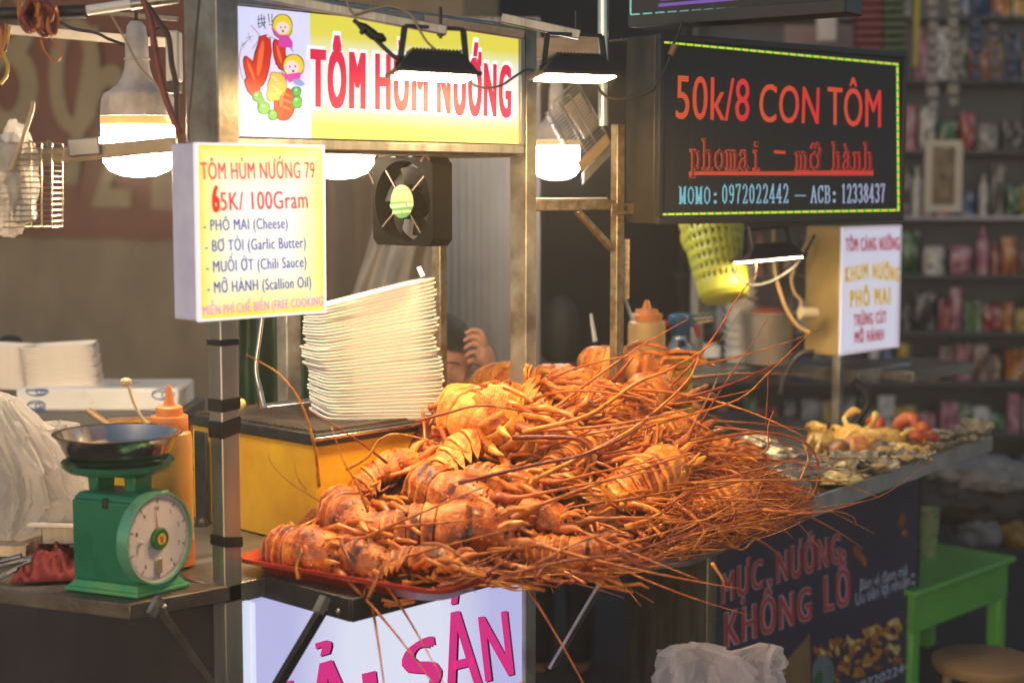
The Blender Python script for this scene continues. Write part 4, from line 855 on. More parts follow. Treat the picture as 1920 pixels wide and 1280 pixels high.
mb = MB(); mb.lathe([(.0105, .0295), (0, .0295)], dc, 24, Rd, close=False); mb.build('emblem', mat('emblem_yellow', (.75, .50, .03), .5), hb, smooth=0)
mb = MB(); mb.add([dc + Rd @ V(p) for p in ((-.006, .007, .0302), (-.003, .007, .0302), (.0, -.002, .0302), (.003, .007, .0302), (.006, .007, .0302), (.001, -.008, .0302), (-.001, -.008, .0302))], [tuple(range(7))]); mb.build('emblem', mat('emblem_red', (.5, .03, .02), .5), hb, smooth=0)
MB().ball(dc + Rd @ V((-Rr * .55, .0, .022)), .004, 8).build('dial_pin', chrome, t)
mb = MB(); mb.box(-.008, .008, -.02, .008, 0, .004); mb.v = [dc + Rd @ V((p.x - .002, p.y - .045, p.z + .0198)) for p in mb.v]; mb.build('stop_plate', mat('stop_brass', (.42, .36, .24), .4, .5), t, bevel=.001)
mb = MB().box(-.0035, -.0003, 0, .030, 0, .042); mb.v = [SP(.016, SWY * .36, .105) + SX * p.x * .6 + SYd * p.y + UP * p.z for p in mb.v]; mb.build('label', mat('paper_label', (.5, .6, .62), .5, var=.3, scale=90), t, smooth=0)
mb = MB(); frus(mb, .009, .016, SWY * .44, SWY * .44 + .012, .158, .009, .016, SWY * .44, SWY * .44 + .012, .178); mb.build('lock_knob', blackp, t, bevel=.002)
# yoke and pan
pcn = ond(222, 866, (SP(SWX / 2, SWY / 2, 0) - CAM).dot(FW)); PZ = pcn.z - .8515
_d = pcn - n0; _det = SX.x * SYd.y - SX.y * SYd.x; mu = (_d.x * SYd.y - _d.y * SYd.x) / _det; mv = (SX.x * _d.y - SX.y * _d.x) / _det
mb = MB()
for v0, v1 in ((mv - .075 + .02, mv - .075 + .042), (mv + .03, mv + .05)): frus(mb, mu - .02, mu + .02, v0, v1, .178, mu - .02, mu + .02, v0 - .004, v1 + .004, PZ - .012)
frus(mb, mu - .02, mu + .02, mv - .058, mv + .055, PZ - .026, mu - .03, mu + .03, mv - .07, mv + .07, PZ - .010); mb.build('yoke', greenp, t, bevel=.003)
cz = V((0, 0, 0)); pc = SP(mu, mv, 0)
mb = MB().lathe([(.0, PZ - .012), (.095, PZ - .012), (.103, PZ - .004), (.105, PZ + .004), (.099, PZ + .002), (.094, PZ - .004), (0, PZ - .004)], pc, 48); mb.build('platform', mat('green_enamel_edge', (.02, .19, .10), .3, coat=.3, var=.2), t, smooth=50)
b0 = PZ - .002
mb = MB().lathe([(0, b0), (.075, b0), (.090, b0 + .008), (.102, b0 + .030), (.112, b0 + .054), (.120, b0 + .057), (.120, b0 + .059), (.111, b0 + .058), (.101, b0 + .032), (.088, b0 + .011), (.074, b0 + .004), (0, b0 + .004)], pc, 64); mb.build('pan', mat('pan_steel', (.52, .47, .42), .16, 1, var=.15, scale=10, rvar=.06), t, smooth=50)

# ---------------------------------------------------------------- bottles
def bottle(name, label, base, r, h, col, capc, cap_h=.05, tether=False, group=None):
    t = thing(name, label, 'bottle', base, group)
    bm_ = mat('sauce_' + label[:10], col, .38, var=.12, scale=9, sss=.15, col2=tuple(x * .8 for x in col), trans=0.)
    MB().lathe([(0, 0), (r * .92, 0), (r, .006), (r, h - .02), (r * .96, h - .006), (r * .8, h), (0, h)], base, 32).build('body', bm_, t, smooth=40)
    mb = MB().lathe([(r * .82, h), (r * .84, h + .002), (r * .84, h + cap_h * .55), (r * .8, h + cap_h * .6), (r * .62, h + cap_h * .62), (r * .6, h + cap_h * .95), (r * .5, h + cap_h), (r * .28, h + cap_h * 1.02), (r * .22, h + cap_h * 1.2), (r * .10, h + cap_h * 1.85), (0, h + cap_h * 1.86)], base, 28)
    for i in (1, 2):
        for j in range(0, 28, 2): pass
    cp = mb.build('cap', mat('cap_' + label[:10], capc, .4, var=.1, sss=.15), t, smooth=40)
    return t
D = 3.16; bz = .852; b1 = onz(318, 1060, bz) if 0 else ond(318, 800, D); b1.z = bz
t = bottle('sauce_bottle', 'large orange chilli sauce squeeze bottle behind the green scale', b1, .0435, ond(318, 806, D).z - bz, (.86, .44, .10), (.86, .27, .06), .048)
q = b1 + V((0, 0, ond(318, 806, D).z - bz))
mb = MB().tube(pxl([(282, 798), (266, 782), (250, 752), (240, 720)], 3.12), .0032, 7); mb.ball(ond(236, 716, 3.12), .012, 10, sq=(1, 1, .7)); mb.build('tether_stopper', mat('stopper_cream', (.74, .52, .28), .5), t, smooth=60)
MB().lathe([(.0445, .0), (.0445, .05)], b1 + V((0, 0, .002)), 32, close=False).build('sauce_level', mat('sauce_dark', (.60, .17, .03), .4), t, smooth=40)
D2 = (onp(1210, 800, V((0, .50, 0)), YN) - CAM).dot(FW); b2 = ony(1211, 780, .50); b2.z = BZ
bh = ond(1211, 598, D2).z - BZ
bottle('sauce_bottle', 'pale orange mayonnaise squeeze bottle right of the slim rusty post', b2, 35 * D2 / 3000, bh, (.74, .46, .18), (.85, .30, .08), ond(1211, 560, D2).z * 0 + 20 * D2 / 3000)
# gas torch
tb = ony(1272, 780, .52); DT = (tb - CAM).dot(FW); tb.z = BZ; k_ = DT / 3000
t = thing('gas_torch', 'blue headed gas torch screwed on a yellow canister', 'gas torch', tb)
def zT(py): return ond(1272, py, DT).z - BZ
MB().lathe([(0, 0), (24 * k_, 0), (25 * k_, .004), (25 * k_, zT(672)), (0, zT(672))], tb, 28).build('canister', mat('canister_yellow', (.62, .55, .05), .3, .3, var=.2), t, smooth=40)
MB().lathe([(25.3 * k_, zT(672)), (25.3 * k_, zT(655))], tb, 28, close=False).build('canister_band', darkm, t, smooth=40)
MB().lathe([(25 * k_, zT(655)), (24 * k_, zT(648)), (16 * k_, zT(638)), (13 * k_, zT(630)), (13 * k_, zT(624)), (0, zT(624))], tb, 28).build('collar', chrome, t, smooth=40)
hd = mat('torch_blue', (.02, .11, .24), .35, var=.2)
mb = MB(); c = tb + UP * zT(606); mb.lathe([(0, -22 * k_), (15 * k_, -22 * k_), (19 * k_, -10 * k_), (22 * k_, 2 * k_), (20 * k_, 16 * k_), (12 * k_, 20 * k_), (0, 20 * k_)], c, 20); mb.bar(c + RT * 6 * k_ + UP * 6 * k_, c + RT * 26 * k_ + UP * 7 * k_, 22 * k_, 24 * k_); mb.build('head', hd, t, bevel=.002)
mb = MB().tube([c + RT * 20 * k_ + UP * 9 * k_, c + RT * 62 * k_ + UP * 13 * k_], [10 * k_, 8.5 * k_], 16); mb.build('nozzle', mat('torch_brass', (.52, .44, .35), .28, .9), t, smooth=50)
mb = MB(); mb.ball(c - RT * 25 * k_ + UP * 0 * k_, 7.5 * k_, 10); mb.build('valve_knob', mat('torch_red', (.55, .02, .03), .4), t); mb = MB().bar(c + RT * 30 * k_ - UP * 2 * k_, c + RT * 36 * k_ - UP * 24 * k_, 10 * k_, 9 * k_); mb.build('trigger', mat('torch_red', (.55, .02, .03)), t, bevel=.001)

# ---------------------------------------------------------------- foam trays
def tray_mesh():
    mb = MB(); L_, W_, hh = .15, .105, .0128
    prof = [(1, 1.0), (1.0, .82), (.93, .0), (.90, .0), (.965, .78), (.965, 1.0)]
    n = 32
    def sq(a, k):
        c, s = math.cos(a), math.sin(a); e = .28; return V((math.copysign(abs(c) ** e, c) * L_ * k, math.copysign(abs(s) ** e, s) * W_ * k, 0))
    vs = []
    for k, z in prof:
        for j in range(n): p = sq(2 * math.pi * (j + .5) / n, k); p.z = z * hh; vs.append(p)
    fs = [(i * n + j, i * n + (j + 1) % n, (i + 1) * n + (j + 1) % n, (i + 1) * n + j) for i in range(5) for j in range(n)]
    fs += [(5 * n + j, 5 * n + (j + 1) % n, j, 0 * n + j) for j in range(0)] + [tuple(3 * n + j for j in range(n))]
    fs += [(5 * n + j, 5 * n + (j + 1) % n, (j + 1) % n, j) for j in range(n)]
    return mb.add(vs, fs)
DS = 3.62; NT = 36
tr0 = tray_mesh().build('foam_tray', foam, smooth=35, label='x', cat='foam tray', world=False)
del tr0['label']
pcol = onz(716, 787, GZ + .03); DS = (pcol - CAM).dot(FW)
rs = random.Random(8)
for i in range(NT):
    o = tr0 if i == 0 else tr0.copy()
    if i: C.collection.objects.link(o)
    f = i / (NT - 1)
    # centre drifts left and the stack fans open to the right as it rises
    px = 712 - 22 * f + 4 * math.sin(f * 7) + rs.uniform(-4, 4) - (5 if i < 22 else -3); py = 780 - 222 * f
    tilt = math.radians(-2.5 + 14.5 * f + (.8 if i > 21 else 0) + rs.uniform(-.5, .5)); yw = math.radians(23 + rs.uniform(-2, 2))
    base_ = ond(px, py, DS + .11)
    ax = (RT * math.cos(yw) + FH * math.sin(yw)); ay = UP.cross(ax)
    R = Matrix((ax, ay, UP)).transposed(); R = Matrix.Rotation(-tilt, 3, FH) @ R
    o.matrix_world = Matrix.Translation(base_) @ R.to_4x4() @ Matrix.Scale(.96 * DS / 3.62, 4)
    o['group'] = 'foam trays in the tall leaning stack'; o['category'] = 'foam tray'
    o['label'] = 'shallow white foam tray in the tall leaning stack on the grill'
    if i == NT - 1: o['label'] = 'topmost white foam tray of the tall leaning stack on the grill'
    if i == 0: o['label'] = 'lowest white foam tray of the leaning stack, resting on the black grill slats'
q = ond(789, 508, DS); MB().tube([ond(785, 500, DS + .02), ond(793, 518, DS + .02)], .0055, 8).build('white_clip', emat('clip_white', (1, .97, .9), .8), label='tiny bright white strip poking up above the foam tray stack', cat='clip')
# two blurred foam box stacks and the wrapped carton at left
DB = 4.3
fb = thing('foam_package', 'plastic wrapped white package printed with blue circular emblems', 'package', ond(190, 770, DB))
mb = MB(); vbox(mb, 30, 335, 727, 771, DB, .22); mb.build('package', mat('wrap_white', (.84, .81, .78), .3, var=.15, scale=5, bump=.1, bscale=20), fb, bevel=.008)
pl = (V(CAM + FH * (DB * math.cos(PITCH) ) ), FH); f0 = ond(190, 750, DB); pl = (f0 - FH * .001, FH)
mb = MB()
for cx, cy, s in ((72, 735, 1), (308, 742, 1), (70, 762, .8)):
    for k in range(7):
        a = k * .9; p_ = [(cx + s * (9 + 6 * (k % 3)) * math.cos(q) + 8 * s * math.cos(a), cy + s * (7 + 3 * (k % 2)) * math.sin(q) + 3 * math.sin(a)) for q in (2 * math.pi * j / 14 for j in range(15))]
        ok = [q for q in p_ if 729 < q[1] < 769]
        if len(ok) > 3: ribbon(mb, pl, ok, 2.2, .0012 + k * .0002)
mb.build('emblem', mat('emblem_blue', (.03, .13, .42), .4), fb, smooth=0)
s0 = tray_mesh(); s0 = s0.build('foam_box', mat('white_foam_cool', (.86, .77, .69), .6, var=.05, bump=.1, bscale=300), smooth=35, cat='foam box', world=False)
first = True
for st, (px, wpx, n, lab) in enumerate(((18, 92, 13, 'shallow white foam box in the nearer stack at the left edge, on the wrapped package'), (122, 140, 13, 'shallow white foam box in the wider stack on the middle of the wrapped package'))):
    for i in range(n):
        o = s0 if first else s0.copy()
        if not first: C.collection.objects.link(o)
        first = False
        k = wpx * DB / 3000 / .30; ax = (RT + FH * (.12 if st else -.1)).normalized(); R = Matrix((ax, UP.cross(ax), UP)).transposed()
        R = Matrix.Rotation(math.radians(-3 if st else 2), 3, FH) @ R
        o.matrix_world = Matrix.Translation(ond(px + (i % 3) * .8 - i * (.9 if st else .2), 726 - i * 6.2, DB + .11)) @ R.to_4x4() @ Matrix.Diagonal((k, k, .8, 1))
        o['label'] = lab; o['group'] = ('foam boxes in the wider blurred stack', 'foam boxes in the nearer blurred stack')[1 - st]; o['category'] = 'foam box'
t = thing('grey_case', 'grey metal case carrying the wrapped foam package', 'case', ond(190, 860, DB)); mb = MB(); vbox(mb, 36, 345, 772, 840, DB - .02, .3); zl = min(p.z for p in mb.v)
for p in mb.v:
    if p.z < zl + .001: p.z = 0.
mb.build('case', mat('grey_case', (.16, .155, .16), .5, .3, var=.2), t, bevel=.004)
MB().ball(ond(18, 640, 4.5), .03, 12, sq=(1.2, 1, .6)).build('round_bowl', darkm, label='dark upturned bowl behind the left stack of foam boxes', cat='bowl')
# sauce pans on the grill rear, spoon
def pan(px0, px1, py, D, dp, label, food, ht=.066):
    a = onz(px0, py, .966 + ht + .002); t = thing('food_pan', label, 'food pan', a); ax = ((ond(px1, py, (a - CAM).dot(FW)) - a)); ax.z = 0; Lh = ax.length; ax.normalize(); ay = UP.cross(ax)
    ax = (ax + FH * .16).normalized(); ay = UP.cross(ax)
    def q(u, v, z): return a + ax * u + ay * v + UP * z
    mb = MB(); o_, i_ = [], []
    for u, v in ((0, 0), (Lh, 0), (Lh, dp), (0, dp)):
        pass
    for (u0, u1, v0, v1) in ((0, Lh, 0, .004), (0, Lh, dp - .004, dp), (0, .004, .004, dp - .004), (Lh - .004, Lh, .004, dp - .004)):
        mb.add([q(u, v, z) for z in (-ht, 0) for v in (v0, v1) for u in (u0, u1)], [(0, 2, 3, 1), (4, 5, 7, 6), (0, 1, 5, 4), (2, 6, 7, 3), (0, 4, 6, 2), (1, 3, 7, 5)])
    mb.add([q(-.008, -.008, .001), q(Lh + .008, -.008, .001), q(Lh + .008, .003, .001), q(-.008, .003, .001), q(-.008, dp + .008, .001), q(Lh + .008, dp + .008, .001), q(Lh + .008, dp - .003, .001), q(-.008, dp - .003, .001)], [(0, 1, 2, 3), (4, 5, 6, 7)])
    mb.build('pan', chrome, t)
    MB().grid(lambda u, v: q(.004 + u * (Lh - .008), .004 + v * (dp - .008), -.006 + .004 * noise.noise(V((u * 6, v * 6, px0))) + .012 * math.sin(math.pi * u) * math.sin(math.pi * v)), 30, 30).build('sauce', food, t, smooth=180)
    return t
pan(182, 338, 804, 3.75, .20, 'steel pan of orange oil sauce behind the sauce bottle', mat('oil_sauce', (.70, .30, .02), .25, var=.4, scale=20, bump=.3))
pan(352, 446, 806, 3.62, .17, 'steel pan of minced red chilli beside the taped post', mat('chilli', (.42, .07, .012), .4, var=.75, scale=90, bump=1, bscale=160))
mb = MB(); mb.bar(ond(163, 768, 3.6), ond(212, 803, 3.6), .022, .012); mb.build('spoon_handle', mat('wood_handle', (.36, .22, .11), .5, var=.4, scale=30), label='wooden spoon handle resting in the orange sauce pan', cat='spoon', bevel=.004)
a = ond(455, 760, 3.72)
t = thing('steel_pan', 'bare steel tray with an upturned edge left of the foam tray stack', 'tray', ond(520, 790, 3.75)); mb = MB(); mb.grid(lambda u, v: ond(440 + 142 * u, 800 - 8 * u - 36 * v - 10 * u * v, 3.68 + .03 * v), 12, 4); ob = mb.build('wall', mat('pan_warm', (.55, .45, .33), .3, .8, var=.3, scale=8), t, smooth=60); ob.modifiers.new('thick', 'SOLIDIFY').thickness = .006
mb = MB(); mb.tube([ond(438, 770, 3.7), ond(600, 752, 3.7)], .0035, 8); mb.build('rim', chrome, t, smooth=60)
mb = MB(); mb.ball(ond(452, 757, 3.66), .012, 10, sq=(1, 1, 1.1)); mb.tube([ond(452, 757, 3.66), ond(436, 790, 3.66)], .01, 8); mb.build('scoop_handle', mat('cream_plastic', (.72, .55, .16), .4), label='cream plastic scoop handle poking out behind the taped post', cat='scoop', smooth=60)
t = thing('tongs', 'steel food tongs hanging open end down beside the price sign post', 'tongs', ond(484, 760, 3.35))
for s in (0, 1):
    pts = [(490, 596, 3.35), (484 - s * 6, 640, 3.35), (478 - s * 3, 690, 3.35 + s * .02), (484 + s * 6, 730, 3.35), (488 + s * 10, 766, 3.36)] if s == 0 else [(492, 596, 3.35), (486, 640, 3.37), (480, 690, 3.38), (490, 735, 3.38), (496, 764, 3.38)]
    MB().tube(pxl(pts), .0045, 8, flat=.5).build('arm', chrome, t, smooth=60)
# plastic bags
film(ond(40, 880, 3.22), [(.004, -.07, .165), (.05, -.06, .145), (.085, -.035, .08), (.105, .0, .0), (.118, .012, -.06), (.088, .0, -.115), (.03, -.02, -.14), (.003, -.02, -.142)], 7, .46).build('plastic_bag', bagm, label='big crumpled clear plastic bag left of the green scale', cat='plastic bag', smooth=60)
film(ond(112, 885, 3.28), [(.003, .0, .105), (.035, .002, .1), (.052, .0, .07), (.055, .008, .0), (.058, .0, -.05), (.03, -.01, -.09), (.003, -.01, -.092)], 12, .34).build('plastic_bag', bagm, label='smaller clear plastic bag bunched right behind the scale pan', cat='plastic bag', smooth=60)
film(ond(1322, 1290, 3.05), [(.003, -.01, .086), (.03, -.03, .083), (.066, -.008, .068), (.078, .0, .03), (.082, .0, -.02), (.08, 0, -.08), (.05, 0, -.12), (.003, 0, -.125)], 21, .62).add(*(lambda g: (g.v, g.f))(film(ond(1412, 1285, 3.08), [(.003, .03, .080), (.022, .026, .078), (.046, .0, .060), (.050, -.004, .03), (.062, .0, -.03), (.06, 0, -.09), (.003, 0, -.1)], 33, .66))).build('plastic_bag', thinm, label='crumpled clear plastic bag in front of the squid poster at the bottom', cat='plastic bag', smooth=60)
t = thing('bag_stool', 'low dark stool under the crumpled bag in front of the poster', 'stool', ond(1352, 1400, 3.05)); q = ond(1352, 1400, 3.05)
MB().lathe([(0, -.03), (.13, -.03), (.135, -.01), (.125, 0), (0, .002)], V((q.x, q.y, q.z + .012)), 28).build('seat', darkm, t, smooth=40)
for k in range(4): a_ = .6 + k * math.pi / 2; MB().tube([V((q.x + .09 * math.cos(a_), q.y + .09 * math.sin(a_), q.z - .01)), V((q.x + .12 * math.cos(a_), q.y + .12 * math.sin(a_), 0))], .011, 8).build('leg', darkm, t)
# left clutter on the shelf
t = thing('steel_tub', 'small steel tub left of the scale, under the plastic bags', 'tub', ond(110, 1020, 3.12)); mb = MB(); vbox(mb, 77, 175, 985, 1022, 3.16, .09); mb.build('tub', steel, t, bevel=.004); mb = MB(); mb.bar(ond(52, 983, 3.14), ond(180, 986, 3.14), .02, .006); mb.build('rim', mat('bright_rim', (.8, .75, .7), .3, .5), t, bevel=.001)
t = thing('steel_tray', 'steel tray of utensils at the left edge of the side shelf', 'tray', ond(20, 1070, 3.1)); mb = MB(); vbox(mb, -60, 52, 1020, 1046, 3.2, .12); mb.build('tray', mat('warm_steel', (.6, .5, .4), .35, .7, var=.5, scale=30), t, bevel=.004)
for i, (a, b) in enumerate((((-10, 1062), (62, 1044)), ((0, 1078), (60, 1050)), ((-6, 1052), (40, 1040)), ((0, 1085), (34, 1066)))):
    MB().tube([ond(*a, 3.05), ond(*b, 3.05)], [.0045, .007], 8, flat=.6).build('utensil', chrome, label=('long steel skewer handle topmost in the left clutter', 'steel spoon lying across the left clutter', 'short steel handle at the back of the left clutter', 'steel fork lowest in the left clutter')[i], cat='utensil', group='utensils at the left edge', smooth=60)
redcloth = mat('red_cloth', (.30, .026, .026), .9, var=.5, scale=70, bump=.6, bscale=300)
def cf(u, v):
    p = onz(18 + 128 * u, 1098 - 6 * u, .852); q = onz(90 + 56 * u, 1040, .852); r = p.lerp(q, v)
    h = (math.sin(math.pi * min(1, u * .9 + .1)) * math.sin(math.pi * v)) ** .5
    return r + UP * (.006 + .050 * h * (.55 + .8 * noise.noise(V((u * 4, v * 3, 3))) + .3 * (1 - 3 * abs(noise.noise(V((u * 6 + v * 2, v * 5, 9)))))) * (1 if 0 < u < 1 else .2))
ob = MB().grid(cf, 50, 40).build('red_cloth', redcloth, label='crumpled dark red rag on the side shelf left of the scale', cat='cloth', smooth=180)
ob.modifiers.new('thick', 'SOLIDIFY').thickness = .004
# ---------------------------------------------------------------- lobsters
redtray = mat('red_plastic', (.42, .032, .018), .3, var=.2, scale=9, coat=.2)
N_ = onz(826, 1122, .862); L_ = onz(458, 1060, .862); e1_ = (L_ - N_); lt = e1_.length; e1_.normalize(); e2_ = V((e1_.y, -e1_.x, 0))
def tp(u, v, z): return N_ + e1_ * u + e2_ * v + UP * z
t = thing('serving_tray', 'glossy red plastic tray under the left lobsters, jutting past the shelf corner', 'tray', N_)
prof = ((.0, .0), (.012, -.004), (-.004, .02), (-.022, .026), (-.024, .018)); wt = .62
mb = MB(); rings = []
for ins, z in ((.03, -.012), (.018, -.012), (-.004, .016), (-.02, .019), (-.021, .011)):
    r = []; rad = .05
    for cx, cy, a0 in ((lt - ins - rad, wt - ins - rad, 0), (ins + rad, wt - ins - rad, 90), (ins + rad, ins + rad, 180), (lt - ins - rad, ins + rad, 270)):
        for k in range(7): a = math.radians(a0 + 15 * k); r.append(tp(cx + rad * math.cos(a), cy + rad * math.sin(a), z))
    rings.append(r)
n = 28; mb.add([p for r in rings for p in r], [(i * n + j, i * n + (j + 1) % n, (i + 1) * n + (j + 1) % n, (i + 1) * n + j) for i in range(4) for j in range(n)] + [tuple(range(n))])
ob = mb.build('tray', redtray, t, smooth=60); ob.modifiers.new('thick', 'SOLIDIFY').thickness = .003
t = thing('serving_tray', 'steel tray under the tangle of antennae, jutting over the shelf front', 'tray', (.8, -.1, .855))
a, b, c, d = onz(960, 1088, .858), onz(1290, 1052, .858), onz(1520, 962, .858), V((1.35, .2, .858))
mb = MB(); poly = [a, b, c, d, V((.3, .22, .858))]; mb.prism([p - UP * .004 for p in poly], UP * .004)
for p, q in ((a, b), (b, c)): mb.bar(p + UP * .003, q + UP * .003, .008, .022)
mb.build('tray', steel_h, t)

HX = [(.03, .0), (.1, .045), (.2, .09), (.30, .115), (.40, .135), (.47, .20), (.53, .275), (.7, .28), (.95, .29), (1.15, .29), (1.30, .22), (1.45, .13), (1.7, .04), (2., .0)]
YF = [(.03, .0), (.09, -.13), (.2, -.19), (.38, -.30), (.57, -.34), (.8, -.31), (1.14, -.22), (1.6, -.04), (2., .1)]
def lin(T, x):
    if x <= T[0][0]: return T[0][1]
    for (a, b), (c, d) in zip(T, T[1:]):
        if x <= c: return b + (d - b) * (x - a) / (c - a)
    return T[-1][1]
def mh(x, y):
    H = lin(HX, x); yf = lin(YF, x); yr = .40
    if x < .03 or x > 2: return 0
    if y > yr: k = max(0, 1 - ((y - yr) / .22) ** 2)
    else: k = max(0, 1 - ((yr - y) / (yr - yf)) ** 1.25)
    return H * k
def onm(px, py, lift=0.):
    d = ray(px, py); s = 2.2
    while s < 5.5:
        p = CAM + d * s
        if p.z - lift < .862 + mh(p.x, p.y) and p.y > lin(YF, p.x) - .05: return p
        if p.z < .80: return p
        s += .006
    return CAM + d * 4
def lobmat(name, c1, c2, c3, rough=.3):
    m = bpy.data.materials.new(name); m.use_nodes = True; nt = m.node_tree; L = nt.links.new; p = nt.nodes['Principled BSDF']
    tc = N(nt, 'ShaderNodeTexCoord'); n1 = N(nt, 'ShaderNodeTexNoise'); n1.inputs['Scale'].default_value = 24; n1.inputs['Detail'].default_value = 8; n1.inputs['Roughness'].default_value = .7
    oi = N(nt, 'ShaderNodeObjectInfo'); ad = N(nt, 'ShaderNodeVectorMath', operation='ADD'); sc = N(nt, 'ShaderNodeVectorMath', operation='SCALE'); sc.inputs[0].default_value = (7, 3, 5); L(oi.outputs['Random'], sc.inputs['Scale']); L(tc.outputs['Object'], ad.inputs[0]); L(sc.outputs[0], ad.inputs[1]); L(ad.outputs[0], n1.inputs[0])
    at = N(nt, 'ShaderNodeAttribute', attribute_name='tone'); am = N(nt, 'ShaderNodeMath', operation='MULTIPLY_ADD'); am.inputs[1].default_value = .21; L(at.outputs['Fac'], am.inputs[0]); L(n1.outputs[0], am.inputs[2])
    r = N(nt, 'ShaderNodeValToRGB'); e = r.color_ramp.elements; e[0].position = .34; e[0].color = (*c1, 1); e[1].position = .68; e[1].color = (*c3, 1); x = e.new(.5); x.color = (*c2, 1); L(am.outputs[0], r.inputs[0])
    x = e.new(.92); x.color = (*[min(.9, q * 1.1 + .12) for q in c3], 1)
    hs = N(nt, 'ShaderNodeHueSaturation'); mr = N(nt, 'ShaderNodeMapRange'); mr.inputs[3].default_value = .8; mr.inputs[4].default_value = 1.2; L(oi.outputs['Random'], mr.inputs[0]); L(mr.outputs[0], hs.inputs['Value'])
    n4 = N(nt, 'ShaderNodeTexNoise'); n4.inputs['Scale'].default_value = 42; n4.inputs['Detail'].default_value = 6; n4.inputs['Roughness'].default_value = .8; L(ad.outputs[0], n4.inputs[0]); cr = N(nt, 'ShaderNodeMapRange'); cr.inputs[1].default_value = .56; cr.inputs[2].default_value = .70; cr.inputs[4].default_value = .8; L(n4.outputs[0], cr.inputs[0])
    mx_ = N(nt, 'ShaderNodeMixRGB'); mx_.inputs[2].default_value = (*[q * .35 for q in c1], 1); L(cr.outputs[0], mx_.inputs[0]); L(r.outputs[0], mx_.inputs[1]); L(mx_.outputs[0], hs.inputs['Color']); L(hs.outputs[0], p.inputs['Base Color'])
    v = N(nt, 'ShaderNodeTexVoronoi'); v.inputs['Scale'].default_value = 240; n2 = N(nt, 'ShaderNodeTexNoise'); n2.inputs['Scale'].default_value = 60; n2.inputs['Detail'].default_value = 5; L(tc.outputs['Object'], v.inputs[0]); L(tc.outputs['Object'], n2.inputs[0])
    mm = N(nt, 'ShaderNodeMath', operation='MULTIPLY_ADD'); mm.inputs[1].default_value = -.18; L(v.outputs['Distance'], mm.inputs[0]); L(n2.outputs[0], mm.inputs[2])
    b = N(nt, 'ShaderNodeBump'); b.inputs['Strength'].default_value = .9; b.inputs['Distance'].default_value = .006; L(mm.outputs[0], b.inputs['Height']); L(b.outputs[0], p.inputs['Normal'])
    rr = N(nt, 'ShaderNodeMapRange'); rr.inputs[3].default_value = rough - .14; rr.inputs[4].default_value = rough + .22; L(n2.outputs[0], rr.inputs[0]); L(rr.outputs[0], p.inputs['Roughness'])
    p.inputs['Coat Weight'].default_value = .12; p.inputs['Coat Roughness'].default_value = .18
    return m
shell_o = lobmat('lobster_orange', (.30, .04, .005), (.70, .18, .018), (.86, .38, .07), .42)
shell_p = lobmat('lobster_pale', (.46, .07, .006), (.80, .25, .024), (.92, .45, .09), .44)
shell_b = lobmat('lobster_brown', (.05, .010, .003), (.42, .080, .008), (.72, .27, .045), .36)
leg_m = mat('lobster_leg', (.72, .24, .028), .28, var=.4, scale=30, col2=(.42, .075, .008), island=.35, bump=.25, bscale=200, coat=.3)
ant_m = mat('antenna', (.62, .19, .026), .32, var=.5, scale=40, col2=(.28, .05, .008), island=.65, bump=.3, bscale=300)
eye_m = mat('lobster_eye', (.01, .008, .006), .15)
def jointed(pts, r0, r1):
    """straight limb pieces with thicker joints between them"""
    out, rr = [], []
    for i in range(len(pts) - 1):
        a, b = V(pts[i]), V(pts[i + 1]); f0 = i / (len(pts) - 1); f1 = (i + 1) / (len(pts) - 1); ra = r0 + (r1 - r0) * f0; rb = r0 + (r1 - r0) * f1
        for t, k in ((0, 1.12), (.10, .92), (.5, .95), (.9, .98)): out.append(a.lerp(b, t)); rr.append((ra + (rb - ra) * t) * k)
    out.append(V(pts[-1])); rr.append(r1 * .3); return out, rr
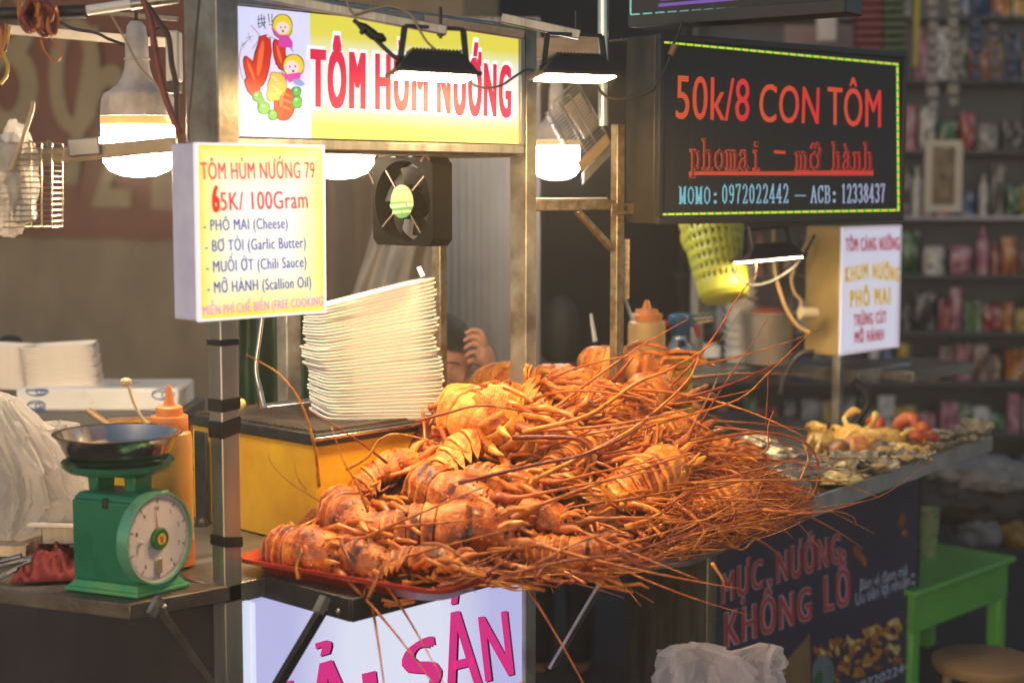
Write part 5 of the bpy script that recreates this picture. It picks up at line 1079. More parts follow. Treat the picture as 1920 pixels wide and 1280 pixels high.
def lobster_proto(seed, shell, curl):
    rs = random.Random(seed); t = thing('lobster', 'x', 'lobster'); n = 34
    st = []                                      # (along, half width, half height, tone)
    for k in range(24):                          # carapace: swollen behind, waisted at the groove, narrowing to the face
        f = k / 23; x = .002 + .100 * f
        w_ = .0415 * (math.sin(math.pi * (.33 + .50 * f)) ** .9); h_ = w_ * 1.02
        if f > .55: h_ *= 1 - .18 * (f - .55) / .45
        g = math.exp(-((f - .46) / .035) ** 2); w_ *= 1 - .10 * g; h_ *= 1 - .13 * g
        st.append((x, w_, h_, -.55 * g + (.5 if f < .06 else 0) + .25 * math.sin(f * 9)))
    st += [(.106, .022, .016, 0), (.110, .010, .008, -.3)]
    ab = []
    for sgm in range(6):
        for k, rr, tn in ((.0, .90, -.8), (.06, .955, -.5), (.16, .985, .1), (.40, 1.0, -.35), (.62, 1.03, -.2), (.80, 1.055, .55), (.93, 1.06, .95), (.985, 1.03, .6)):
            f = (sgm + k) / 6; w_ = (.0410 - .0150 * f) * rr; ab.append((-f * .108, w_, w_ * .90, tn))
    ab += [(-.110, .019, .010, .2), (-.114, .006, .004, 0)]
    stn = ab[::-1] + st; vs, tone = [], []; kc = max(curl, .02) / .114
    def frame(x):
        if x >= 0: return V((x, 0, .005 * math.sin(x * 28))), V((1, 0, 0)), V((0, 0, 1))
        a = kc * -x; return V((-math.sin(a) / kc, 0, -(1 - math.cos(a)) / kc)), V((math.cos(a), 0, math.sin(a))), V((-math.sin(a), 0, math.cos(a)))
    for (x, w_, h_, tn) in stn:
        c, t_, u_ = frame(x)
        for j in range(n):
            q = 2 * math.pi * j / n; cy, cz = math.cos(q), math.sin(q)
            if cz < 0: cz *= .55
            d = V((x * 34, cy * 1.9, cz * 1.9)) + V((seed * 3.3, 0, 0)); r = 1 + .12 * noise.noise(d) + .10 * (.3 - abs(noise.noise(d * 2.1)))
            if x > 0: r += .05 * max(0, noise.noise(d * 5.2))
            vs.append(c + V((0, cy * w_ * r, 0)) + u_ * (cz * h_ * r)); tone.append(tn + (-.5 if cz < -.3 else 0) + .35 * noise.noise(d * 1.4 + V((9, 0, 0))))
    m_ = len(stn); mb = MB(); mb.add(vs, [(i * n + j, i * n + (j + 1) % n, (i + 1) * n + (j + 1) % n, (i + 1) * n + j) for i in range(m_ - 1) for j in range(n)] + [tuple(range(n)), tuple((m_ - 1) * n + j for j in range(n))])
    for sd in (-1, 1):                           # pointed side flaps of the tail rings
        for sgm in range(6):
            s_ = (sgm + .62) / 6 * .108; c, t_, u_ = frame(-s_); w_ = (.0410 - .015 * sgm / 6)
            a = c + V((0, sd * w_ * .96, 0)) + u_ * .006
            mb.prism([a + t_ * .008, a - t_ * .007, a - t_ * .011 - u_ * .020 + V((0, sd * .004, 0)), a - t_ * .008 - u_ * .034, a + t_ * .004 - u_ * .018 + V((0, sd * .004, 0))], V((0, -sd * .003, 0)))
    for sd in (-1, 1): mb.tube([V((.090, sd * .013, .024)), V((.103, sd * .015, .036)), V((.120, sd * .014, .040)), V((.130, sd * .013, .038))], [.0065, .006, .0035, .0005], 7)
    for q in range(34):
        x = rs.uniform(.02, .096); a = rs.uniform(.35, 2.8); f = (x - .002) / .1; r = .0415 * (math.sin(math.pi * (.33 + .50 * f)) ** .9); p_ = V((x, r * math.cos(a), r * math.sin(a))); d = V((.7, math.cos(a), math.sin(a))).normalized(); l = rs.uniform(.004, .010)
        mb.tube([p_ - d * .003, p_ + d * l * .5, p_ + d * l], [.0034, .002, .0003], 5)
    tone += [.4] * (len(mb.v) - len(tone))
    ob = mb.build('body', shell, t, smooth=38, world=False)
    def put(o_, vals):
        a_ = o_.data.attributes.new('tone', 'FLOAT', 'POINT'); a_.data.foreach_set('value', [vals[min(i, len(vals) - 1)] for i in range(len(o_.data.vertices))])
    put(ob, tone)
    c, t_, u_ = frame(-.110); t_ = -t_; mb = MB(); tone = []
    for ang, ln, wd in ((0, .044, .015), (.5, .048, .017), (-.5, .048, .017), (.95, .044, .016), (-.95, .044, .016)):
        d = (t_ * math.cos(ang) + V((0, math.sin(ang), 0))).normalized(); sdv = u_.cross(d)
        def lobe(u, v): s_ = math.sin(math.pi * min(.93, .14 + .70 * v)) ** .6; return c + d * (ln * v) + sdv * (wd * (u - .5) * 2 * s_) + u_ * (.003 * math.cos((u - .5) * 6) + .0012 * math.cos(u * 44) - .016 * v * v + .0012 * abs(ang))
        mb.grid(lobe, 15, 8); tone += [.7 * math.cos(i * 3.14) * .5 + .5 * (j / 7) for j in range(8) for i in range(15)]
    ob = mb.build('tail_fan', shell, t, smooth=180, world=False); put(ob, tone); ob.modifiers.new('thick', 'SOLIDIFY').thickness = .002
    for sd in (-1, 1):
        for k in range(4):
            x = .082 - .021 * k; sw = rs.uniform(-.012, .012); p0 = V((x, sd * .020, -.012)); p1 = p0 + V((.006 + sw, sd * .022, -.002 + rs.uniform(-.004, .008)))
            p2 = p1 + V((.034 + rs.uniform(-.01, .012), sd * rs.uniform(.006, .022), rs.uniform(-.008, .014))); p3 = p2 + V((.030 + rs.uniform(-.01, .014), sd * rs.uniform(-.018, .008), rs.uniform(-.016, .006))); p4 = p3 + V((.022, sd * rs.uniform(-.012, .006), rs.uniform(-.014, .002)))
            pp, rr = jointed([p0, p1, p2, p3, p4], .0072, .0030); MB().tube(pp, rr, 8).build('leg', leg_m, t, smooth=180, world=False)
        b0 = V((.088, sd * .016, .004)); b1 = b0 + V((.022, sd * .010, .005)); b2 = b1 + V((.020, sd * .004, .008 + rs.uniform(-.01, .01)))
        dirn = V((1, sd * rs.uniform(.05, .5), rs.uniform(-.1, .45))).normalized(); bend = V((0, sd * rs.uniform(-.4, .4), rs.uniform(-.6, .1))); pts = [b0, b1, b2]; p = b2
        for q in range(6): dirn = (dirn + bend * .16).normalized(); p = p + dirn * .05; pts.append(p)
        pp = sm(pts, 3); rr = [max(.0007, .0062 - .0056 * (i / (len(pp) - 1)) ** .5) for i in range(len(pp))]; rr[0:7] = [.0100, .0098, .0088, .0098, .0085, .0078, .0072]
        MB().tube(pp, rr, 8).build('antenna', ant_m, t, smooth=180, world=False)
        MB().ball(V((.099, sd * .0155, .020)), .0036, 8).build('eye', eye_m, t, world=False)
    return t
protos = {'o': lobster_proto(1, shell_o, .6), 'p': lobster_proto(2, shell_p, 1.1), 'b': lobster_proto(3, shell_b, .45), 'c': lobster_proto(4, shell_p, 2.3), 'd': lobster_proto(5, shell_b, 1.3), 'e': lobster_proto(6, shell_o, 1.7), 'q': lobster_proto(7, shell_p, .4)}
used = set()
# kind, tail pixel, head pixel, pulls towards the camera (m) at tail and head, roll, size, label
LOB = [
 ('c', (1076, 668), (1232, 706), .03, .03, .9, 1.2, 'topmost lobster of the pile, its tail curled under, just left of the sauce bottle'),
 ('q', (985, 694), (1150, 772), .03, .04, .2, 1.25, 'pale orange lobster on the ridge below the topmost one, tail towards the post'),
 ('p', (862, 704), (1020, 748), .0, .02, -.2, 1.25, 'yellowish lobster at the back of the ridge below the person'),
 ('c', (806, 738), (948, 822), .06, .06, 1.0, 1.55, 'large curled lobster bulging at the upper left shoulder of the pile'),
 ('p', (806, 862), (985, 812), .08, .07, -.9, 1.35, 'big pale orange lobster directly under the upper left shoulder of the pile'),
 ('o', (985, 752), (1100, 830), .06, .05, 2.3, 1.0, 'slim orange lobster lying in the middle under a bundle of antennae'),
 ('o', (1130, 780), (1265, 735), .06, .05, -.5, 1.0, 'red orange lobster in the tangle right below the topmost lobster'),
 ('d', (596, 926), (700, 1010), .06, .05, .9, 1.2, 'rounded brown lobster whose tail pokes out left above the red tray'),
 ('e', (634, 922), (780, 868), .0, .02, -.7, 1.0, 'striped lobster lowest on the yellow grill front, behind the brown pair'),
 ('d', (738, 892), (925, 964), .06, .06, .9, 1.25, 'greyish striped lobster lying level over the brown carapace'),
 ('b', (705, 985), (935, 1002), .11, .09, .1, 1.4, 'largest brown lobster with a bare carapace in front at lower left'),
 ('d', (476, 1020), (640, 1046), .03, .03, .8, 1.15, 'leftmost striped lobster at the corner of the red tray'),
 ('d', (700, 1048), (855, 1066), .05, .06, -.9, .9, 'small dark lobster low at the front edge of the red tray'),
 ('o', (1165, 920), (1275, 870), .07, .06, .7, 1.1, 'half buried lobster with a rounded shell in the centre of the tangle'),
 ('e', (762, 858), (850, 905), .0, .0, .7, .9, 'dark red lobster tucked under the shoulder of the pile beside the yellow grill'),
 ('b', (905, 935), (1060, 992), .06, .05, -.4, 1.0, 'brown lobster sinking into the tangle right of the big brown one'),
 ('o', (1270, 810), (1385, 868), .03, .02, .6, .9, 'orange lobster at the right slope of the pile above the yellow box'),
 ('b', (1020, 868), (1150, 838), .05, .04, -.6, 1.0, 'brownish lobster deep in the tangle left of the half buried one'),
 ('b', (1000, 1028), (1130, 1045), .05, .05, .5, .9, 'dark lobster hanging at the lower front edge of the tangle'),
 ('o', (1290, 945), (1415, 940), .04, .03, .3, .9, 'reddish lobster at the lower right end of the tangle'),
 ('q', (925, 712), (1020, 815), .06, .05, 1.1, 1.1, 'pale lobster wedged between the back ridge and the curled one'),
 ('e', (935, 868), (1060, 795), .07, .05, 2.4, 1.05, 'orange lobster squeezed under the slim one in the middle'),
 ('c', (1030, 725), (1150, 770), .06, .05, .9, 1.0, 'pale curled lobster directly below the one on the ridge'),
 ('o', (1180, 825), (1305, 810), .04, .03, -.5, .95, 'orange lobster on the right shoulder among thick feelers'),
 ('e', (1200, 728), (1305, 775), .03, .02, .5, .9, 'orange lobster at the far right end of the ridge'),
 ('d', (850, 890), (1000, 925), .06, .05, .5, 1.05, 'dark striped lobster under the big orange one in the middle'),
 ('d', (600, 1022), (725, 1066), .03, .03, .8, .95, 'dark lobster sunk behind the leftmost striped one on the red tray'),
]
for kd, tpx, hpx, ta, ha, roll, sz, lab in LOB:
    a = onm(*tpx); b = onm(*hpx); a = a + (CAM - a).normalized() * ta; b = b + (CAM - b).normalized() * ha
    o = protos[kd] if kd not in used else copy_tree(protos[kd]); used.add(kd)
    x = (b - a).normalized(); up = (UP + (CAM - a).normalized() * .55); y = up.cross(x).normalized(); z = x.cross(y)
    R = Matrix((x, y, z)).transposed() @ Matrix.Rotation(roll, 3, 'X'); s_ = (b - a).length / .21; s_ = max(.75, min(1.5, .5 * s_ + .5 * sz * 1.15))
    o.matrix_world = Matrix.Translation((a + b) / 2) @ R.to_4x4() @ Matrix.Scale(s_, 4)
    o['label'] = lab; o['group'] = 'grilled lobsters heaped on the counter'
# the matted heap under them: loose legs, feelers and shell bits
rs = random.Random(21); mb = MB(); 
def msurf(x, y): return V((x, y, .862 + mh(x, y)))
mound = MB()
def mf(u, v):
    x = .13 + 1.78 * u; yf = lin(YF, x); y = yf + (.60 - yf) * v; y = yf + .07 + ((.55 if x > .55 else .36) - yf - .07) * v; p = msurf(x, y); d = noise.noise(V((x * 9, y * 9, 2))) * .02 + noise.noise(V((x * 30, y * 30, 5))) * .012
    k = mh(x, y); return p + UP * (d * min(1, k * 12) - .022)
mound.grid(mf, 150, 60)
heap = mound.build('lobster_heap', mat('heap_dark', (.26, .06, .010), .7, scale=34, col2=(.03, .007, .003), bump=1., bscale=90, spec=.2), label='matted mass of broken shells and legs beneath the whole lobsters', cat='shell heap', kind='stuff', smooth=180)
def strand(x, y, h0, dirv, ln, r0, r1, sag, curl, n=7):
    p = msurf(x, y) + UP * h0; pts = [p]; d = dirv.normalized()
    for k in range(n):
        d = (d + V((0, 0, -sag / n)) + curl / n).normalized(); p = p + d * (ln / n); g = msurf(p.x, p.y).z - .004
        if p.z < g and p.y > lin(YF, p.x) - .02 and p.x < 2: p = V((p.x, p.y, g + rs.uniform(0, .012)))
        pts.append(p)
    k = len(pts); return pts, [r0 + (r1 - r0) * (i / (k - 1)) ** .7 for i in range(k)]
PILE = [(462, 1064), (500, 1000), (600, 925), (780, 860), (800, 740), (1000, 700), (1230, 712), (1256, 765), (1320, 800), (1430, 870), (1540, 915), (1530, 965), (1440, 1008), (1300, 1050), (1150, 1088), (880, 1128), (600, 1108)]
def inside(x, y):
    c = False; n_ = len(PILE)
    for i in range(n_):
        (x1, y1), (x2, y2) = PILE[i], PILE[i - 1]
        if (y1 > y) != (y2 > y) and x < (x2 - x1) * (y - y1) / (y2 - y1) + x1: c = not c
    return c
def keep(pts):                                    # the heap keeps to the outline it has on the counter
    return sum(inside(*proj(p)) for p in pts) >= len(pts) - (1 if rs.random() < .25 else 0)
tang = MB(); legs = MB()
for k in range(3900):
    x = rs.triangular(.42, 1.5, .95); yf = lin(YF, x); y = yf + (.42 - yf) * rs.random() ** 1.15
    a = rs.gauss(-.30, .5); dv = V((math.cos(a), math.sin(a), rs.gauss(.02, .25)))
    if x < .8 and y > yf + .40 * (x - .20): continue
    thin = rs.random() < .78; wv = 1.0 if thin else .5
    pts, rr = strand(x, y, rs.uniform(-.004, .028), dv, rs.uniform(.08, .34), rs.uniform(.0007, .0015) if thin else rs.uniform(.0026, .0046), .0006, rs.uniform(0, .7), V((rs.gauss(0, wv), rs.gauss(0, wv), rs.gauss(0, wv * .7))), 8)
    if not keep(pts): continue
    tang.tube(sm(pts, 2), [rr[min(len(rr) - 1, i // 2)] for i in range(len(pts) * 2 - 1)], 5)
for k in range(900):
    x = rs.triangular(-.02, 1.6, .9); yf = lin(YF, x); y = yf + (.40 - yf) * rs.random() ** .8
    a = rs.gauss(-.5, .8); dv = V((math.cos(a), math.sin(a), rs.gauss(.05, .4)))
    pts, rr = strand(x, y, rs.uniform(0, .025), dv, rs.uniform(.05, .13), rs.uniform(.0038, .0078), rs.uniform(.0014, .0034), rs.uniform(0, 1.2), V((rs.gauss(0, .9), rs.gauss(0, .9), rs.gauss(0, .5))), 4)
    if not keep(pts): continue
    legs.tube(sm(pts, 2), [rr[min(len(rr) - 1, i // 2)] for i in range(len(pts) * 2 - 1)], 6)
for k in range(190):                              # thick legs folded over the upper shells
    px_ = rs.uniform(800, 1260); py_ = rs.uniform(745 if px_ < 960 else 770, 905); p = onm(px_, py_) + (CAM - onm(px_, py_)).normalized() * rs.uniform(.02, .05)
    a = rs.gauss(-.55, .6); d = V((math.cos(a), math.sin(a), rs.gauss(-.25, .45))).normalized(); l = rs.uniform(.025, .05); q1 = p + d * l; d2 = (d + V((rs.gauss(0, .5), rs.gauss(0, .5), rs.gauss(-.2, .5)))).normalized(); q2 = q1 + d2 * l * .9; d3 = (d2 + V((rs.gauss(0, .5), rs.gauss(0, .5), -.5))).normalized()
    pp, rr = jointed([p, q1, q2, q2 + d3 * l * .7], rs.uniform(.0048, .0078), .0024)
    if keep(pp): legs.tube(pp, rr, 7)
for k in range(320):                              # fringe hanging past the front edge
    x = rs.uniform(.1, 1.25); y = lin(YF, x) + rs.uniform(-.01, .06); a = rs.gauss(-.55, .55); dv = V((math.cos(a), math.sin(a), rs.gauss(-.02, .18)))
    pts, rr = strand(x, y, rs.uniform(.0, .03), dv, rs.uniform(.06, .24), rs.uniform(.0013, .0038), .0007, rs.uniform(.2, 1.), V((rs.gauss(.2, .5), rs.gauss(0, .5), rs.gauss(.1, .4))), 6)
    if not keep(pts): continue
    tang.tube(sm(pts, 2), [rr[min(len(rr) - 1, i // 2)] for i in range(len(pts) * 2 - 1)], 5)
# the long feelers that stand out in the picture
for pts, r in (([(598, 912, 3.12), (592, 850, 3.08), (580, 800, 3.06), (560, 748, 3.04), (522, 700, 3.04), (462, 664, 3.05)], .0042), ([(726, 868, 3.2), (680, 832, 3.18), (630, 800, 3.16), (577, 768, 3.15)], .0034),
  ([(690, 960, 2.98), (668, 905, 2.97), (642, 860, 2.97), (622, 800, 2.98)], .003), ([(600, 940, 3.0), (545, 905, 2.98), (510, 870, 2.98), (504, 850, 2.98)], .0014), ([(575, 920, 3.02), (556, 890, 3.0), (552, 850, 3.0)], .0013),
  ([(650, 880, 3.2), (690, 855, 3.18), (715, 822, 3.17), (760, 815, 3.18), (880, 848, 3.22)], .0042), ([(560, 1085, 2.9), (556, 1062, 2.9), (566, 1030, 2.92)], .0042), ([(690, 1120, 2.78), (712, 1075, 2.8), (733, 1030, 2.83)], .0042), ([(640, 1015, 2.92), (652, 1045, 2.88), (668, 1076, 2.86)], .0045), ([(792, 1020, 2.86), (830, 1022, 2.84), (872, 1048, 2.82), (892, 1062, 2.82)], .0044), ([(820, 1100, 2.78), (868, 1085, 2.79), (893, 1048, 2.82)], .0036),
  ([(1260, 720, 3.7), (1300, 680, 3.68), (1345, 622, 3.66), (1382, 560, 3.65), (1421, 508, 3.65)], .0042), ([(1310, 800, 3.6), (1352, 730, 3.6), (1394, 668, 3.6), (1440, 598, 3.6)], .0028), ([(1080, 818, 3.4), (1250, 786, 3.42), (1330, 768, 3.45), (1395, 742, 3.47), (1440, 700, 3.5), (1520, 622, 3.55)], .0032), ([(1290, 745, 3.6), (1370, 720, 3.6), (1450, 685, 3.62), (1500, 655, 3.64)], .0042),
  ([(1300, 830, 3.6), (1400, 812, 3.62), (1470, 816, 3.64), (1520, 838, 3.66), (1534, 880, 3.67), (1528, 918, 3.67), (1505, 950, 3.66)], .0046), ([(1340, 800, 3.55), (1430, 812, 3.56), (1500, 845, 3.6), (1580, 862, 3.64)], .0026), ([(1250, 910, 3.3), (1330, 900, 3.34), (1420, 880, 3.4), (1500, 862, 3.5), (1690, 858, 3.9)], .003), ([(1150, 940, 3.2), (1300, 915, 3.3), (1400, 900, 3.4), (1500, 878, 3.5), (1632, 885, 3.7)], .0034),
  ([(1300, 905, 3.3), (1440, 900, 3.4), (1560, 902, 3.5), (1610, 918, 3.55), (1648, 932, 3.58)], .003), ([(1440, 965, 3.3), (1500, 955, 3.35), (1560, 948, 3.4), (1650, 930, 3.5), (1742, 868, 3.6)], .0022), ([(1430, 955, 3.25), (1480, 960, 3.25), (1540, 960, 3.28), (1618, 940, 3.3)], .0036),
  ([(980, 810, 3.25), (1100, 780, 3.28), (1190, 720, 3.32), (1260, 690, 3.36), (1345, 640, 3.42)], .0062), ([(1000, 900, 3.1), (1160, 820, 3.2), (1230, 770, 3.28), (1290, 712, 3.34), (1310, 670, 3.36)], .0050), ([(860, 905, 3.02), (1000, 872, 3.05), (1100, 850, 3.1), (1200, 800, 3.18), (1240, 740, 3.25)], .0048), ([(960, 820, 3.2), (1080, 822, 3.2), (1120, 850, 3.2), (1200, 838, 3.22)], .0058), ([(780, 790, 3.25), (835, 775, 3.22), (905, 760, 3.22), (1010, 775, 3.25), (1120, 788, 3.3)], .0040), ([(1150, 715, 3.5), (1170, 690, 3.48), (1188, 668, 3.47)], .0070),
  ([(960, 1075, 2.85), (1060, 1052, 2.86), (1180, 1036, 2.88), (1330, 985, 2.95), (1420, 955, 3.0)], .0036), ([(1000, 1060, 2.82), (1100, 1010, 2.84), (1220, 985, 2.88), (1290, 1000, 2.92)], .003), ([(1015, 1070, 2.8), (1003, 1085, 2.79), (1012, 1010, 2.83)], .0042), ([(1160, 1032, 2.84), (1200, 1060, 2.83), (1215, 1068, 2.83)], .0048), ([(1070, 1072, 2.82), (1120, 1080, 2.82), (1160, 1082, 2.83)], .0048),
  ([(1335, 1055, 2.95), (1355, 1085, 2.94), (1358, 1100, 2.94)], .0036), ([(1420, 1010, 3.0), (1450, 1030, 3.0), (1470, 1050, 3.0)], .003), ([(1478, 965, 3.1), (1560, 958, 3.1), (1598, 968, 3.1), (1606, 984, 3.1)], .0016), ([(1380, 960, 3.0), (1350, 985, 2.98), (1330, 1020, 2.96), (1300, 1035, 2.95)], .0018), ([(1300, 1030, 2.93), (1320, 1000, 2.93), (1340, 985, 2.93), (1362, 1010, 2.94), (1390, 1030, 2.95), (1420, 1005, 2.96)], .002),
  ([(1640, 1000, 3.7), (1560, 960, 3.5), (1500, 940, 3.4)], .0014), ([(1435, 800, 3.7), (1440, 720, 3.7), (1442, 600, 3.72)], .0013), ([(1330, 850, 3.5), (1430, 850, 3.55), (1440, 800, 3.55), (1450, 770, 3.55)], .003), ([(1500, 900, 3.4), (1515, 860, 3.42), (1505, 830, 3.43)], .0022)):
    pp = pxl([(a, b, c - .06) for a, b, c in pts], None, 5); k = len(pp); tang.tube(pp, [r * .88 * (1 - .74 * i / (k - 1)) * (1 + .10 * (i % 2)) for i in range(k)], 7)
tang.build('antenna_tangle', ant_m, label='tangle of long red orange feelers spilling right off the lobster pile', cat='antennae', kind='stuff', smooth=180)
legs.build('leg_tangle', leg_m, label='scattered broken orange lobster legs across the pile', cat='legs', kind='stuff', smooth=180)
# ---------------------------------------------------------------- grilled seafood on the far tray
crab_m = lobmat('crab_shell', (.40, .17, .03), (.66, .42, .10), (.78, .62, .26), .35); crab_o = lobmat('crab_orange', (.35, .07, .02), (.62, .22, .05), (.76, .42, .12), .35); shr = lobmat('shrimp_red', (.30, .03, .012), (.48, .07, .02), (.6, .2, .05), .35)
def crab(kind, m, seed):
    rs = random.Random(seed); t = thing('crab', 'x', 'crab')
    def f(u, v):
        th = math.pi * v; q = 2 * math.pi * u; d = V((math.sin(th) * math.cos(q), math.sin(th) * math.sin(q), math.cos(th))); r = 1 + .12 * noise.noise(d * 2.5 + V((seed, 0, 0)))
        return V((d.x * .052 * r, d.y * .040 * r, d.z * .024 * r))
    MB().grid(f, 28, 18).build('shell', m, t, smooth=180, world=False)
    for sd in (-1, 1):
        for k in range(4):
            p0 = V((sd * .035, -.02 + .015 * k, -.004)); p1 = p0 + V((sd * .03, rs.uniform(-.01, .01), rs.uniform(.004, .022))); p2 = p1 + V((sd * .022, rs.uniform(-.015, .01), -.02)); p3 = p2 + V((sd * .006, -.006, -.012))
            MB().tube(sm([p0, p1, p2, p3], 3), [.0065, .0065, .006, .006, .0055, .005, .0045, .004, .003, .001], 7).build('leg', m, t, smooth=180, world=False)
        p0 = V((sd * .03, -.028, 0)); p1 = p0 + V((sd * .028, -.018, .012)); p2 = p1 + V((-sd * .012, -.026, .006)); p3 = p2 + V((-sd * .02, -.008, -.004))
        MB().tube(sm([p0, p1, p2, p3], 4), [.006, .0065, .007, .0075, .007, .007, .008, .0095, .0105, .010, .008, .005, .002], 9).build('claw', m, t, smooth=180, world=False)
    return t
ca, cb = crab('a', crab_m, 3), crab('b', crab_o, 8); first = {0: 1, 1: 1}
tray_z = .862
def TZ(px, py): return onz(px, py, tray_z)
for k, px, py, lift, rz, tlt, s_, lab in ((0, 1545, 842, .02, .3, .5, 1.25, 'pale yellow crab leftmost on the far tray'), (0, 1590, 838, .05, 1.2, -.6, 1.1, 'yellow crab tipped upright with its claws to the sky'), (1, 1612, 856, .02, .1, .7, 1.25, 'orange crab in front with its round shell to the viewer'), (0, 1655, 842, .05, 2.2, .4, 1.2, 'pale crab on the middle of the heap beside the red shrimps'), (0, 1535, 835, .07, .9, .9, .8, 'small pale crab claw-up at the back left of the heap'), (1, 1672, 838, .03, -.5, .3, 1.0, 'orange crab half hidden under the red shrimps'), (0, 1690, 850, .01, 1.5, .2, .9, 'small greyish crab at the tray front beside the oysters')):
    o = (ca, cb)[k] if first[k] else copy_tree((ca, cb)[k]); first[k] = 0
    o.matrix_world = Matrix.Translation(TZ(px, py + 4) + UP * (lift * .55 + .010)) @ Matrix.Rotation(rz, 4, 'Z') @ Matrix.Rotation(tlt, 4, 'X') @ Matrix.Scale(s_, 4); o['label'] = lab; o['group'] = 'grilled crabs on the far tray'
def shrimp(seed):
    n = 16; pts = []; rr = []
    for i in range(n):
        f = i / (n - 1); a = f * 4.0 + .5; pts.append(V((.022 * math.cos(a) * (1 + .2 * f), .006 * math.sin(f * 9), .020 * math.sin(a)))); rr.append(.003 + .014 * math.sin(math.pi * min(1, f * .8 + .16)) * (1 - .10 * (i % 2)))
    t = thing('shrimp', 'x', 'shrimp'); MB().tube(pts, rr, 12).build('body', shr, t, smooth=60, world=False)
    for k in range(4): p = pts[4 + k * 2]; MB().tube([p, p * .55 + V((0, .01 * (k % 2 - .5), 0))], [.003, .001], 5).build('leg', shr, t, smooth=180, world=False)
    return t
sp = shrimp(1)
for i, (px, py, lift, rz, ry, s_, lab) in enumerate(((1728, 836, .03, .4, .3, 1.3, 'bright red shrimp rightmost on the heap'), (1700, 832, .06, 1.6, .9, 1.3, 'dark red shrimp highest on the heap'), (1716, 845, .02, 2.6, -.4, 1.3, 'red shrimp in front of the two others'), (1640, 832, .06, .9, .4, 1.1, 'orange red shrimp at the back between the crabs'), (1744, 842, .01, -.6, .1, 1.1, 'small red shrimp at the right foot of the heap'))):
    o = sp if i == 0 else copy_tree(sp); o.matrix_world = Matrix.Translation(TZ(px, py + 3) + UP * (lift * .6 + .012)) @ Matrix.Rotation(rz, 4, 'Z') @ Matrix.Rotation(ry, 4, 'Y') @ Matrix.Scale(s_, 4); o['label'] = lab; o['group'] = 'red shrimps on the far tray'
oys = mat('oyster_shell', (.34, .30, .22), .4, var=.6, scale=60, col2=(.06, .055, .045), bump=.8, bscale=120); oym = mat('oyster_meat', (.66, .42, .10), .25, var=.5, scale=40, col2=(.30, .22, .10), bump=.5)
def oyster():
    t = thing('oyster', 'x', 'oyster'); 
    ob = MB().grid(lambda u, v: V(((.010 + .034 * u) * math.cos(v * 2 * math.pi) * (1 + .35 * math.cos(v * 2 * math.pi) * .5 + .05 * math.sin(v * 40)), (.008 + .026 * u) * math.sin(v * 2 * math.pi), .014 * u * u + .003 * math.sin(v * 44) * u)), 8, 40).build('shell', oys, t, smooth=60, world=False)
    ob.modifiers.new('thick', 'SOLIDIFY').thickness = .002
    MB().ball(V((.004, 0, .006)), .022, 14, sq=(1, .75, .35)).build('meat', oym, t, smooth=180, world=False); return t
oy = oyster(); rs = random.Random(4)
for i in range(44):
    f = (i % 15) / 14; row = i // 15; px = 1575 + 255 * f + rs.uniform(-8, 8); py = 905 - 78 * f - row * (20 - 9 * f) + rs.uniform(-3, 3)
    if i >= 30: row = 2; px = rs.uniform(1440, 1590); py = rs.uniform(866, 900) + (1590 - px) * .16
    o = oy if i == 0 else copy_tree(oy); s_ = rs.uniform(.8, 1.25); o.matrix_world = Matrix.Translation(TZ(px, py) + UP * (.006 + (row % 2) * .008)) @ Matrix.Rotation(rs.uniform(0, 6), 4, 'Z') @ Matrix.Rotation(rs.uniform(-.4, .5), 4, 'X') @ Matrix.Scale(s_, 4)
    o['label'] = ('grey grilled oyster in the front row along the rim of the far tray', 'yellow topped oyster in the back row of the far tray', 'grey oyster lying loose between the feelers and the crabs')[row]; o['group'] = ('oysters in the front row of the far tray', 'oysters in the back row of the far tray', 'loose oysters beside the feelers')[row]
foil = mat('foil', (.5, .44, .34), .42, .9, var=.3, scale=30, bump=1., bscale=60, rvar=.1)
for i, (px, py, rx, ry, m, lab) in enumerate(((1468, 868, .055, .022, foil, 'crumpled silver foil parcel behind the feelers'), (1500, 905, .085, .03, mat('grey_clam', (.22, .20, .2), .3, var=.4, scale=20, bump=.3), 'grey flat shellfish half on the foil'), (1470, 935, .06, .03, foil, 'shiny foil scrap at the lower end of the feelers'), (1570, 908, .05, .016, mat('cream_squid', (.66, .55, .25), .35, var=.3, scale=30, bump=.4), 'long pale grilled squid piece at the tray rim'), (1575, 862, .04, .03, mat('brown_fish', (.25, .11, .05), .4, var=.5, scale=40, bump=.4), 'brown grilled fish piece beside the orange crab'), (1420, 850, .06, .03, foil, 'silver foil lump beside the yellow box'))):
    crumple(TZ(px, py) + UP * .018, rx, .05, ry, 31 + i, .25, 50, 34).build(('foil_parcel', 'shellfish', 'foil_parcel', 'squid_piece', 'fish_piece', 'foil_parcel')[i], m, label=lab, cat=('foil', 'shellfish', 'foil', 'squid', 'fish', 'foil')[i], smooth=60)

